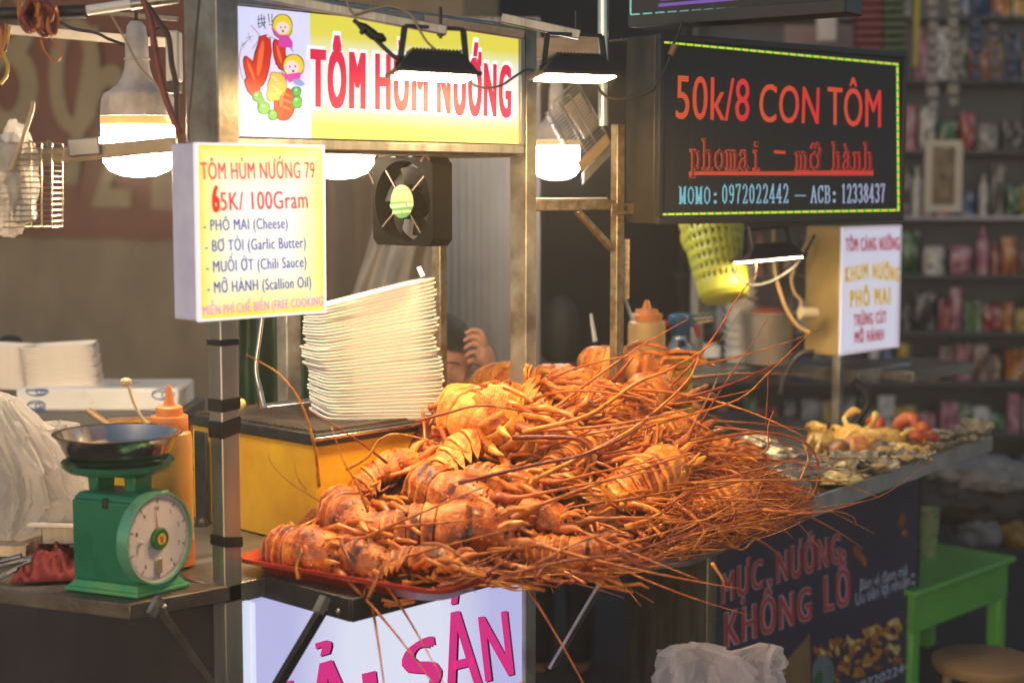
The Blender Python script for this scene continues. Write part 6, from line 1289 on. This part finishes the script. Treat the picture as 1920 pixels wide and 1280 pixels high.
# ---------------------------------------------------------------- things on and around the far shelf
t = thing('laundry_basket', 'yellow green plastic basket with holes tipped under the LED display', 'basket', ond(1345, 550, 4.75))
bk = mat('basket_green', (.50, .52, .06), .4, var=.1, sss=.1); k_ = 4.75 / 3000
ctr = ond(1335, 425, 4.75); axv = ((ond(1357, 545, 4.70) - ctr)); Hh = axv.length * 1.08; az = axv.normalized(); axx = (RT - az * RT.dot(az)).normalized(); ayy = az.cross(axx)
mb = MB(); nu, nv = 56, 22; vs = []
for j in range(nv):
    for i in range(nu):
        q = 2 * math.pi * i / nu; f = j / (nv - 1); r = (66 - 20 * f) * k_; vs.append(ctr + axx * (r * math.cos(q)) + ayy * (r * math.sin(q)) + az * (Hh * (-.5 + 1.5 * f)))
fs = [(j * nu + i, j * nu + (i + 1) % nu, (j + 1) * nu + (i + 1) % nu, (j + 1) * nu + i) for j in range(nv - 1) for i in range(nu) if not (1 < j < nv - 4 and j % 2 == 1 and i % 2 == 1)]
ob = mb.add(vs, fs).build('side', bk, t, smooth=180); ob.modifiers.new('thick', 'SOLIDIFY').thickness = .003
cb_ = ctr + az * Hh; mb = MB(); RB = Matrix((axx, ayy, az)).transposed(); mb.lathe([(0, .012), (33 * k_, .012), (43 * k_, .006), (46.5 * k_, -.006), (46.5 * k_, -.018), (44 * k_, -.018), (41 * k_, -.002), (0, -.002)], cb_, 40, RB); mb.build('bottom', bk, t, smooth=60)
ob = crumple(ond(1292, 445, 4.8), .025, .03, .04, 40, .1, 30, 20); ob.build('rim', mat('basket_green', (.5, .52, .06)), t)
t = thing('cup_stack', 'tall stack of white paper cups on the rear shelf', 'cups', ond(1387, 680, 5.05)); k_ = 5.05 / 3000; b = ond(1387, 678, 5.05); mb = MB()
for k in range(12): z = k * 15 * k_; mb.lathe([(24 * k_, z), (31 * k_, z + 14 * k_), (33 * k_, z + 14.5 * k_), (33 * k_, z + 15 * k_), (30 * k_, z + 15 * k_)], b, 24, close=(k in (0, 11)))
mb.build('cups', white_p, t, smooth=30); del t
t = thing('sauce_bucket', 'grey steel bucket heaped with red chilli on the rear shelf', 'bucket', ond(1440, 680, 4.95)); k_ = 4.95 / 3000; b = ond(1440, 680, 4.95)
MB().lathe([(0, 0), (40 * k_, 0), (50 * k_, 92 * k_), (53 * k_, 95 * k_), (50 * k_, 97 * k_), (47 * k_, 90 * k_), (0, 86 * k_)], b, 32).build('bucket', mat('bucket_steel', (.42, .38, .33), .4, .6, var=.3, scale=10), t, smooth=40)
MB().lathe([(47 * k_, 90 * k_), (35 * k_, 98 * k_), (15 * k_, 104 * k_), (0, 105 * k_)], b, 20, close=False).build('chilli', mat('chilli', (.42, .07, .012)), t, smooth=180)
MB().tube([b + UP * 100 * k_, ond(1396, 554, 4.9)], [.006, .009], 8, flat=.5).build('ladle', chrome, label='steel ladle handle leaning out of the chilli bucket', cat='ladle', smooth=60)
mb = MB(); vbox(mb, 1300, 1352, 648, 672, 5.1, .1); mb.build('white_box', white_p, label='small white box on the rear shelf left of the cups', cat='box', bevel=.004)
t = thing('cable', 'tan cable with a white plug looping down to the rear shelf', 'cable', ond(1500, 620, 4.8)); MB().tube(pxl([(1450, 430), (1452, 500), (1462, 545), (1475, 580), (1495, 610), (1520, 625)], 4.8), .006, 8).build('cable', mat('tan_plug', (.55, .33, .15), .45), t, smooth=180)
MB().tube(pxl([(1520, 440), (1500, 480), (1484, 520), (1490, 550), (1502, 565), (1500, 600)], 4.85), .005, 8).build('cable', mat('tan_plug', (.55, .33, .15)), t, smooth=180)
mb = MB(); mb.tube([ond(1500, 587, 4.8), ond(1530, 587, 4.82)], .018, 14); mb.build('plug', mat('cream_plug', (.66, .52, .32), .4), t, smooth=40)
cable('cable', 'thick black cable curving from the small sign down the rear shelf', [(1526, 660), (1505, 662), (1485, 680), (1470, 710), (1462, 740)], 4.75, .009, blackc)
cable('hose', 'thick black hose looping behind the far post below the shelf', [(1600, 715), (1622, 735), (1625, 760), (1612, 780), (1600, 800)], 5.0, .014, blackc)

# wire rack tilted beside the right bulb
t = thing('wire_rack', 'tilted wire rack with an orange front strip beside the chrome pole', 'rack', ond(1100, 270, 4.2)); wr = mat('rack_wire', (.55, .5, .43), .35, .8, var=.3, scale=40); mb = MB()
RK = [(1030, 210), (1086, 158), (1136, 250), (1082, 306)]
def rk(u, v, d=0.): a = ond(*RK[0], 4.25).lerp(ond(*RK[1], 4.25), u); b = ond(*RK[3], 4.18).lerp(ond(*RK[2], 4.18), u); return a.lerp(b, v) + FH * d
for k in range(18): v = k / 17; mb.tube([rk(0, v), rk(1, v)], .0016, 5); mb.tube([rk(0, v), rk(0, v, .10) - RT * .01], .0014, 5)
for u in (0, .33, .66, 1): mb.tube([rk(u, 0), rk(u, 1)], .0022, 5); mb.tube([rk(u, 0), rk(u, 0, .1)], .0018, 5)
mb.tube(sm([rk(.1, -.02), ond(1034, 195, 4.2), ond(1046, 184, 4.2), ond(1070, 160, 4.2)], 5), .0018, 6); mb.build('wires', wr, t, smooth=180)
mb = MB(); mb.prism([rk(0, 1), rk(1, 1), rk(1, 1.18), rk(0, 1.18)], FH * .012); mb.build('front_strip', mat('ochre_strip', (.55, .33, .10), .5, .3, var=.3), t)
mb = MB(); mb.prism([rk(.05, 1.2, .02), rk(1.05, 1.2, .02), rk(1.05, 1.22, .15), rk(.05, 1.22, .15)], -UP * .03); mb.build('drip_tray', galv, t)
mb = MB(); mb.prism([rk(.45, .12, .05), rk(.95, .12, .05), rk(.98, .8, .05), rk(.5, .8, .05)], FH * .05); mb.build('folded_box', mat('carton', (.6, .42, .24), .6, var=.2), label='tan folded carton standing inside the tilted wire rack', cat='carton')
mb = MB(); mb.bar(ond(1001, 92, 4.0), ond(1120, 88, 4.0), .04, .05, UP); mb.build('wooden_panel', mat('worn_wood', (.42, .30, .19), .6, var=.5, scale=12, stretch=(.2, 1, 2)), label='pale worn wooden panel behind the bright floodlight', cat='panel')
mb = MB(); mb.tube([ond(1120, 80, 3.9), ond(1195, 72, 3.9)], .003, 6); mb.build('hook_rod', rusty, label='thin rusty hook rod left of the upper LED display', cat='rod')
for px in (1175, 1196):
    MB().tube(pxl([(px, 68), (px - 6, 76), (px, 84), (px + 6, 76), (px, 68)], 3.88), .0018, 6).build('wire_ring', darkm, label='small dark wire ring hung on the thin rusty hook rod', cat='ring', group='wire rings on the hook rod')
mb = MB(); vbox(mb, 1168, 1180, 448, 560, 3.86, .02); mb.build('dark_bar', rusty, label='short hanging rusty strip right of the slim post', cat='strip')
MB().tube([ond(1108, 588, 4.2), ond(1116, 640, 4.2)], [.004, .007], 8).build('skewer', white_p, label='white skewer standing up behind the topmost lobster', cat='skewer')
MB().tube([ond(1172, 560, 4.2), ond(1186, 600, 4.2)], [.004, .006], 8).build('skewer', steel, label='steel skewer leaning behind the pale sauce bottle', cat='skewer')

# ---------------------------------------------------------------- shop shelves behind
SD = 7.6
shelf = thing('shop_rack', 'dark shop rack with pale shelf edges filled with packaged goods', 'shelf', V((CAM + FH * SD + RT * 1.9).xy.to_3d()))
sm_ = mat('rack_grey', (.09, .09, .10), .5, .3); smw = mat('rack_edge', (.42, .41, .46), .4, .3)
rows = [30, 150, 282, 405, 515, 622, 716, 812, 905]
for py in rows:
    mb = MB(); vbox(mb, 1270, 2060, py, py + 7, SD, .34); mb.build('board', smw if py == 405 else sm_, shelf)
for px in (1288, 2040):
    mb = MB(); vbox(mb, px, px + 9, -120, 1120, SD + .01, .3); mb.build('upright', sm_, shelf)
mb = MB(); vbox(mb, 1270, 2060, -120, 1120, SD + .36, .02); mb.build('back_panel', sm_, shelf)
cm = {}
def goods_mat(name, cc):
    """printed packaging: blotches of four inks"""
    if name in MATS: return MATS[name]
    m = bpy.data.materials.new(name); m.use_nodes = True; MATS[name] = m; nt = m.node_tree; p = nt.nodes['Principled BSDF']; L = nt.links.new
    tc = N(nt, 'ShaderNodeTexCoord'); oi = N(nt, 'ShaderNodeObjectInfo'); ad = N(nt, 'ShaderNodeVectorMath', operation='ADD'); L(tc.outputs['Object'], ad.inputs[0]); L(oi.outputs['Random'], ad.inputs[1])
    nz = N(nt, 'ShaderNodeTexNoise'); nz.inputs['Scale'].default_value = 2.6; nz.inputs['Detail'].default_value = 3; L(ad.outputs[0], nz.inputs[0])
    r = N(nt, 'ShaderNodeValToRGB'); r.color_ramp.interpolation = 'CONSTANT'; e = r.color_ramp.elements; e[0].position = 0; e[0].color = (*[x * .35 for x in cc], 1); e[1].position = .42; e[1].color = (*cc, 1)
    for pos, c in ((.54, (.40, .37, .34)), (.60, tuple(min(.5, x * 1.5 + .03) for x in cc)), (.68, (cc[1] * .8 + .02, cc[2] * .8 + .02, cc[0] * .8 + .02))): x = e.new(pos); x.color = (*c, 1)
    L(nz.outputs[0], r.inputs[0]); L(r.outputs[0], p.inputs['Base Color']); p.inputs['Roughness'].default_value = .35; return m
PAL = [('red', (0.377, 0.036, 0.043)), ('dark green', (0.043, 0.145, 0.051)), ('white', (0.609, 0.580, 0.551)), ('brown', (0.189, 0.094, 0.058)), ('blue', (0.043, 0.087, 0.246)), ('yellow', (0.493, 0.319, 0.043)), ('pink', (0.435, 0.145, 0.203)), ('grey', (0.246, 0.246, 0.261)), ('orange', (0.478, 0.160, 0.029)), ('black', (0.029, 0.029, 0.032))]
def prod(kind):
    mb = MB()
    if kind == 0: mb.box(-.5, .5, -.3, .3, 0, 1); return mb, .06
    if kind == 1: mb.lathe([(.5, 0), (.5, .62), (.42, .72), (.2, .82), (.18, .98), (0, 1)], n=14); return mb, 0
    if kind == 2:
        def f(u, v):
            a = 2 * math.pi * u; e = math.sin(math.pi * min(1, max(0, v))) ** .5; return V((.5 * math.cos(a), .32 * e * math.sin(a) + .01, v))
        mb.grid(f, 18, 9); return mb, 0
    mb.lathe([(.5, 0), (.5, .9), (.46, .92), (.46, 1), (0, 1)], n=16); return mb, 0
rs = random.Random(17); names = ('packet', 'bottle', 'snack_bag', 'tin'); pro = {}
rown = ['top', 'second', 'third', 'fourth', 'fifth', 'sixth', 'seventh', 'eighth', 'lowest']
for ri, py in enumerate(rows):
    px = 1296.
    while px < 1990:
        kd = rs.choice((0, 0, 1, 2, 2, 3)); ci = rs.randrange(len(PAL)); cn, cc = PAL[ci]
        wpx = rs.uniform(16, 44) if kd != 1 else rs.uniform(14, 24); gap = (py - (rows[ri - 1] if ri else -90)) - 14; hpx = gap * rs.uniform(.38, .95)
        hide = (px < 1690 and 100 < py < 300) or (px < 1560 and py < 100)
        if not hide:
            key = (kd, ci)
            if key not in pro:
                g, bv_ = prod(kd); pro[key] = g.build(names[kd], goods_mat('goods_' + cn, cc), world=False, smooth=40, bevel=0, label='x', cat=names[kd].replace('_', ' ')); o = pro[key]
            else: o = pro[key].copy(); C.collection.objects.link(o)
            k = SD / 3000; o.matrix_world = Matrix.Translation(ond(px + wpx / 2, py, SD + rs.uniform(.03, .14))) @ Matrix((RT, FH, UP)).transposed().to_4x4() @ Matrix.Diagonal((wpx * k, wpx * k * .9, hpx * k, 1)) @ Matrix.Rotation(rs.uniform(-.15, .15), 4, 'Z')
            o['label'] = 'out of focus %s %s on the %s board of the shop rack' % (cn, names[kd].replace('_', ' '), rown[ri]); o['group'] = 'goods on the %s board of the shop rack' % rown[ri]
        px += wpx * rs.uniform(.86, 1.15) + rs.uniform(0, 6)
t = thing('framed_mirror', 'white framed small mirror standing on the pale shelf edge of the rack', 'mirror', ond(1765, 400, 7.0)); mb = MB()
for q in ((1733, 1803, 263, 276), (1733, 1803, 384, 398), (1733, 1747, 276, 384), (1789, 1803, 276, 384)): vbox(mb, *q, 7.0, .03)
mb.build('frame', mat('frame_cream', (.5, .44, .37), .4), t); mb = MB(); vbox(mb, 1747, 1789, 276, 384, 7.02, .01); mb.build('glass', mat('mirror_dark', (.2, .16, .15), .15, .6, var=.8, scale=30), t)
for nm, x0, x1, col, lab in (('basket_stack', 1608, 1655, (.17, .03, .035), 'stack of dark red plastic baskets behind the LED displays'), ('basket_stack', 1656, 1702, (.06, .09, .04), 'stack of olive green plastic baskets behind the LED displays')):
    mb = MB()
    for k in range(8): y = -20 + 15 * k; vbox(mb, x0 + (k % 2), x1 - (k % 2), y, y + 11, 6.6, .12)
    mb.build(nm, mat(nm + str(x0), col, .5), label=lab, cat='baskets', bevel=.004, smooth=0)
mb = MB(); vbox(mb, 1532, 1570, 30, 78, 6.8, .05); mb.build('white_cloth', mat('pale_cloth', (.55, .5, .5), .7), label='small white cloth lit between the two LED displays', cat='cloth', bevel=.01)
mb = MB(); vbox(mb, 1470, 1600, 48, 110, 7.0, .04); mb.build('pink_board', mat('dull_pink', (.24, .17, .16), .7, var=.2), label='dull pinkish board behind the white cloth above the price display', cat='board')
mb = MB(); vbox(mb, 1712, 1722, -20, 125, 6.5, .03); mb.build('yellow_strip', mat('dull_yellow', (.30, .24, .02), .5), label='dull yellow hanging strip right of the basket stacks', cat='strip')
for i, (px, y0, y1, c, cn) in enumerate(((1750, -10, 190, (.2, .2, .22), 'silver'), (1790, -10, 195, (.12, .16, .13), 'green'), (1832, 30, 150, (.04, .08, .2), 'blue'), (1866, 20, 150, (.22, .16, .2), 'pink'), (1898, 50, 160, (.05, .07, .14), 'navy'))):
    t = thing('hanging_goods', 'out of focus strip of hanging %s packets at the top right' % cn, 'packets', ond(px, y1, 6.9), 'strips of packets hung at the top right'); mb = MB(); rs2 = random.Random(i)
    MB().tube([ond(px, -40, 6.92), ond(px, y1, 6.92)], .004, 5).build('string', darkm, t)
    y = y0
    while y < y1: h = rs2.uniform(16, 26); mb = MB(); vbox(mb, px - rs2.uniform(7, 13), px + rs2.uniform(7, 13), y, y + h, 6.9, .03); mb.build('packet', mat('goods_strip%d' % i, c, .35, var=.7, scale=5, col2=(.25, .22, .2) if i < 2 else (.02, .02, .03)), t, bevel=.008); y += h + 3

# green table, cup, stool, ground bags
gz = .36; a = onz(1705, 1032, gz); b = onz(1902, 1036, gz); c = onz(1905, 1046, gz); d = onz(1705, 1108, gz)
tg = mat('green_plastic', (.14, .46, .08), .4, scale=5, col2=(.10, .36, .06), bump=.1, bscale=60)
t = thing('plastic_table', 'bright green low plastic table right of the squid poster', 'table', V((d.x, d.y, 0)))
ax = (onz(1900, 1040, gz) - onz(1727, 1102, gz)); ax.z = 0; Lx = ax.length; ax.normalize(); ay = V((-ax.y, ax.x, 0)); O = onz(1716, 1108, gz); O.z = 0
def TP(u, v, z): return O + ax * u + ay * v + UP * z
Lx += .03; Ly = .34
def tb_(mb, u0, u1, v0, v1, z0, z1): mb.add([TP(u, v, z) for z in (z0, z1) for v in (v0, v1) for u in (u0, u1)], [(0, 2, 3, 1), (4, 5, 7, 6), (0, 1, 5, 4), (2, 6, 7, 3), (0, 4, 6, 2), (1, 3, 7, 5)]); return mb
tb_(MB(), -.01, Lx + .01, -.01, Ly, gz - .02, gz).build('tabletop', tg, t, bevel=.006)
mb = MB(); tb_(mb, .01, Lx - .01, .01, .02, gz - .14, gz - .02); tb_(mb, .01, .02, .02, Ly - .02, gz - .14, gz - .02); tb_(mb, Lx - .02, Lx - .01, .02, Ly - .02, gz - .14, gz - .02); mb.build('apron', tg, t, bevel=.003)
for u in (.01, Lx - .06):
    for v in (.011, Ly - .07): tb_(MB(), u, u + .05, v, v + .05, 0, gz - .13).build('leg', tg, t, bevel=.008)
q = onz(1737, 1042, gz); MB().lathe([(.030, 0), (.042, .16), (.044, .162), (.041, .16), (.029, .004), (0, .004)], q, 24, close=False).build('drink_cup', mat('pale_green_cup', (.38, .46, .26), .3, trans=.3), label='pale green drink cup on the green plastic table', cat='cup', smooth=60)
t = thing('round_stool', 'dull brown round stool low at the right bottom corner', 'stool', V((ond(1842, 1245, 4.3).x, ond(1842, 1245, 4.3).y, 0))); q = ond(1848, 1232, 4.3); k_ = 4.3 / 3000; sb = mat('stool_brown', (.30, .19, .09), .5, var=.3, scale=6)
MB().lathe([(0, -.035), (92 * k_, -.035), (98 * k_, -.02), (98 * k_, -.006), (90 * k_, 0), (0, .002)], q, 36).build('seat', sb, t, smooth=40)
for k in range(4): a_ = math.pi / 4 + k * math.pi / 2; MB().tube([q + V((.1 * math.cos(a_), .1 * math.sin(a_), -.03)), V((q.x + .13 * math.cos(a_), q.y + .13 * math.sin(a_), 0))], .013, 8).build('leg', sb, t)
for i, (px, py, rx, rz, c, lab) in enumerate(((1840, 890, .16, .07, (.34, .31, .30), 'pale bundle of bags on the floor far behind the tray'), (1830, 985, .09, .10, (.22, .22, .25), 'greyish clear bag heap behind the green table'), (1890, 995, .05, .06, (.4, .25, .04), 'small yellow and green bag by the green table'), (1810, 940, .2, .09, (.055, .045, .042), 'dark brown heap of sacks behind the green table'))):
    crumple(ond(px, py, 6.2), rx, .12, rz, 50 + i, .25, 40, 30).build('bag_heap', mat('bag_heap%d' % i, c, .6, var=.5, scale=12), label=lab, cat='bags', smooth=60)

# ---------------------------------------------------------------- people
skin = mat('skin', (.56, .28, .18), .45, var=.12, scale=20, sss=.25, bump=.05, bscale=200); hair = mat('black_hair', (.012, .010, .010), .75, var=.5, scale=30, stretch=(1, 1, .2), bump=.4, bscale=140)
def person_head(mb, c, F, Rr, U, s=1.):
    """skull, jaw, nose, brow, lips and ears as one closed surface in the frame forward/right/up"""
    def f(u, v):
        th = math.pi * v; q = 2 * math.pi * u; d = V((math.sin(th) * math.cos(q), math.sin(th) * math.sin(q), math.cos(th)))
        x, y, z = d.x * .095, d.y * .074, d.z * .118                      # x forward
        if z < 0: k = 1 + z * 2.6; y *= max(.45, k + .10); x = x * (1 + z * .5) + .010 * (-z / .118)
        if x > .05 and abs(y) < .03:
            x += .016 * math.exp(-(y / .010) ** 2) * math.exp(-((z + .018) / .020) ** 2) + .006 * math.exp(-(y / .022) ** 2) * math.exp(-((z + .062) / .010) ** 2)
            x -= .007 * math.exp(-((abs(y) - .030) / .012) ** 2) * math.exp(-((z - .006) / .012) ** 2)
        return c + (F * x + Rr * y + U * z) * s
    mb.grid(f, 64, 48)
    for sd in (-1, 1): mb.ball(c + (Rr * sd * .076 - F * .006 - U * .01) * s, .026 * s, 10, Matrix((F, Rr, U)).transposed(), (.6, .25, 1))
def chain(mb, pts, rr, n=10):
    mb.tube(sm(pts, 4), [a + (b - a) * t for a, b in zip(rr, rr[1:]) for t in (0, .25, .5, .75)] + [rr[-1]], n); mb.ball(pts[-1], rr[-1], 8)
hd_c = ond(831, 668, 4.5); Fh_ = (-FH * .72 + RT * .62 - UP * .42).normalized(); Rh_ = Fh_.cross(UP).normalized(); Uh_ = Rh_.cross(Fh_)
t = thing('person', 'person bent behind the foam trays, black hair, hand raised to the forehead', 'person', V((hd_c.x, hd_c.y, 0)))
mb = MB(); person_head(mb, hd_c, Fh_, Rh_, Uh_, 1.0)
nk = hd_c - Uh_ * .10 - Fh_ * .02; ch = hd_c - UP * .30 + FH * .08; pv = V((ch.x, ch.y, .85)) + FH * .05
chain(mb, [nk, nk * .5 + ch * .5, ch, pv], [.055, .06, .13, .13], 16)
for sd in (-1, 1): chain(mb, [pv + RT * .09 * sd, V((pv.x, pv.y, .48)) + RT * .1 * sd, V((pv.x, pv.y, .05)) + RT * .1 * sd], [.085, .06, .045], 12)
sh1 = ch + RT * .19 + UP * .10; el = ond(952, 810, 4.38); wr_ = ond(918, 706, 4.34); pm = ond(909, 662, 4.33)
chain(mb, [sh1, el, wr_], [.055, .042, .028], 12)
chain(mb, [wr_, (wr_ + pm) / 2, pm], [.025, .027, .024], 12)
for i, (pts) in enumerate(([(908, 640), (902, 624), (888, 619), (875, 624)], [(906, 646), (896, 634), (883, 632), (872, 638)], [(904, 652), (894, 646), (882, 646), (873, 652)], [(902, 662), (892, 660), (882, 661), (875, 667)])):
    chain(mb, [pm] + [ond(*q, 4.315 + .006 * i) for q in pts], [.012, .0085, .0078, .0072, .0066], 8)
chain(mb, [ond(908, 686, 4.33), ond(896, 680, 4.31), ond(886, 676, 4.30), ond(880, 678, 4.30)], [.012, .010, .009, .008], 8)
sh2 = ch - RT * .19 + UP * .10; chain(mb, [sh2, ch - RT * .24 - UP * .2, ch - RT * .16 - UP * .38 - FH * .1], [.055, .042, .03], 12)
ob = mb.build('body', skin, t, smooth=180); rm = ob.modifiers.new('fuse', 'REMESH'); rm.mode = 'VOXEL'; rm.voxel_size = .0032; rm.use_smooth_shade = True
sk = ob.modifiers.new('smooth', 'SMOOTH'); sk.factor = .5; sk.iterations = 2
mb = MB()
def hf(u, v):
    th = math.pi * .62 * v; q = 2 * math.pi * u; d = V((math.sin(th) * math.cos(q), math.sin(th) * math.sin(q), math.cos(th))); x, y, z = d.x * .104, d.y * .086, d.z * .126
    fr = math.cos(q)
    if fr > .3: z = max(z, .050 + .03 * (fr - .3))
    if v > .8: x *= 1 - .35 * (v - .8); y *= 1 - .35 * (v - .8)
    r = 1 + .012 * math.sin(q * 34)
    r = 1 + .02 * noise.noise(V((math.cos(q) * 9, math.sin(q) * 9, v))) + .010 * math.sin(q * 46 + 5 * v)
    return hd_c + Fh_ * (x * r * .97 - .006) + Rh_ * y * r * .95 + Uh_ * (z * .97)
mb.grid(hf, 70, 24); mb.ball(hd_c - Fh_ * .11 - Uh_ * .02, .05, 14); mb.build('hair', hair, t, smooth=180)
for sd in (-1, 1):
    MB().tube(sm([hd_c + Fh_ * .083 + Rh_ * sd * .018 + Uh_ * .004, hd_c + Fh_ * .081 + Rh_ * sd * .032 - Uh_ * .002, hd_c + Fh_ * .068 + Rh_ * sd * .046 + Uh_ * .004], 4), .0018, 6).build('eyelash', hair, t)
    MB().tube(sm([hd_c + Fh_ * .090 + Rh_ * sd * .015 + Uh_ * .024, hd_c + Fh_ * .086 + Rh_ * sd * .034 + Uh_ * .030, hd_c + Fh_ * .070 + Rh_ * sd * .05 + Uh_ * .024], 4), .0026, 6, flat=.6).build('eyebrow', hair, t)
MB().tube(sm([hd_c + Fh_ * .094 + Rh_ * -.02 - Uh_ * .060, hd_c + Fh_ * .1 - Uh_ * .060, hd_c + Fh_ * .094 + Rh_ * .02 - Uh_ * .060], 4), .004, 6).build('lips', mat('lips', (.38, .12, .10), .4), t)
mb = MB(); chain(mb, [ch + UP * .12, ch, (ch + pv) / 2, pv], [.12, .155, .15, .15], 20); 
for s_, e_ in ((sh1, sh1.lerp(el, .45)), (sh2, sh2.lerp(ch - RT * .24 - UP * .2, .6))): chain(mb, [ch + UP * .08, s_, e_], [.08, .072, .06], 14)
mb.build('shirt', mat('grey_shirt', (.12, .115, .12), .8, var=.3, scale=12), t, smooth=180)
mb = MB()
for sd in (-1, 1): chain(mb, [pv + RT * .08 * sd, V((pv.x, pv.y, .48)) + RT * .1 * sd, V((pv.x, pv.y, .08)) + RT * .1 * sd], [.10, .078, .062], 14)
mb.build('trousers', mat('dark_trousers', (.03, .03, .04), .8), t, smooth=180)
def standing(pos, face, scale, label, shirt, arm=.1, hairlen=.1):
    """upright figure with its back or side to the viewer"""
    F = face.normalized(); Rr = F.cross(UP).normalized(); t = thing('person', label, 'person', V((pos.x, pos.y, 0))); S = scale / 1.65
    def q(r, f, z): return V((pos.x, pos.y, 0)) + (Rr * r + F * f + UP * z) * S
    mb = MB(); hc = q(0, .02, 1.53); person_head(mb, hc, F, Rr, UP, S)
    chain(mb, [q(0, 0, 1.46), q(0, 0, 1.36), q(0, 0, 1.18), q(0, 0, .95)], [.052 * S, .06 * S, .125 * S, .13 * S], 16)
    for sd in (-1, 1):
        chain(mb, [q(.08 * sd, 0, .92), q(.09 * sd, .02, .5), q(.09 * sd, -.01, .07)], [.085 * S, .058 * S, .042 * S], 12); chain(mb, [q(.09 * sd, -.02, .04), q(.09 * sd, .14, .035)], [.04 * S, .032 * S], 10)
        chain(mb, [q(.17 * sd, 0, 1.33), q(.23 * sd, arm * .2, 1.06), q(.22 * sd, arm, .84)], [.05 * S, .04 * S, .028 * S], 12)
        w0 = q(.22 * sd, arm, .84); pmx = q(.215 * sd, arm + .03, .77); chain(mb, [w0, pmx], [.026 * S, .03 * S], 10)
        for k in range(4): chain(mb, [pmx, q(.215 * sd + (k - 1.5) * .003, arm + .01 + k * .016, .70), q(.208 * sd, arm + .02 + k * .014, .66 + .008 * abs(k - 1))], [.011 * S, .0095 * S, .008 * S], 8)
        chain(mb, [q(.21 * sd, arm + .05, .80), q(.19 * sd, arm + .075, .755), q(.185 * sd, arm + .08, .72)], [.013 * S, .011 * S, .009 * S], 8)
    ob = mb.build('body', skin, t, smooth=180); rm = ob.modifiers.new('fuse', 'REMESH'); rm.mode = 'VOXEL'; rm.voxel_size = .007; rm.use_smooth_shade = True
    mb = MB()
    def hf(u, v):
        th = math.pi * .66 * v; a = 2 * math.pi * u; d = V((math.sin(th) * math.cos(a), math.sin(th) * math.sin(a), math.cos(th))); z = d.z * .126
        if math.cos(a) > .3: z = max(z, .05)
        else: z -= hairlen * v * v
        return hc + (F * d.x * .105 + Rr * d.y * .086 + UP * z) * S
    mb.grid(hf, 40, 20); mb.build('hair', hair, t, smooth=180)
    mb = MB(); chain(mb, [q(0, 0, 1.38), q(0, 0, 1.2), q(0, 0, 1.0), q(0, 0, .88)], [.10 * S, .155 * S, .145 * S, .155 * S], 18)
    for sd in (-1, 1): chain(mb, [q(.06 * sd, 0, 1.34), q(.17 * sd, 0, 1.33), q(.215 * sd, arm * .1, 1.14)], [.06 * S, .066 * S, .056 * S], 12)
    mb.build('shirt', shirt, t, smooth=180); mb = MB()
    for sd in (-1, 1): chain(mb, [q(.07 * sd, 0, .93), q(.09 * sd, .02, .5), q(.09 * sd, -.01, .1)], [.105 * S, .076 * S, .06 * S], 14)
    mb.build('trousers', mat('dark_trousers', (.03, .03, .04)), t, smooth=180); return t
pp = ond(1052, 660, 5.2); standing(pp, FH, 1.24, 'dim person in a maroon shirt seen from behind in the dark between the posts', mat('maroon_shirt', (.085, .035, .032), .8, var=.2))
pp = ond(2085, 900, 5.0); standing(pp, (FH + RT * .5), 1.68, 'person in dark clothes cut off by the right edge of the picture', mat('dark_shirt', (.025, .025, .03), .8, var=.2), .05)
# ---------------------------------------------------------------- haze added for lamp glow and lifted blacks
hm = bpy.data.materials.new('added_haze'); hm.use_nodes = True; nt = hm.node_tree; nt.nodes.remove(nt.nodes['Principled BSDF'])
pv_ = N(nt, 'ShaderNodeVolumePrincipled'); pv_.inputs['Color'].default_value = (.95, .90, .84, 1); pv_.inputs['Density'].default_value = .014; pv_.inputs['Anisotropy'].default_value = .45
nt.links.new(pv_.outputs[0], nt.nodes['Material Output'].inputs['Volume'])
MB().box(-7.5, 12.5, -7.5, 12.5, -1.2, 5.3).build('haze', hm, kind='stuff', smooth=0)
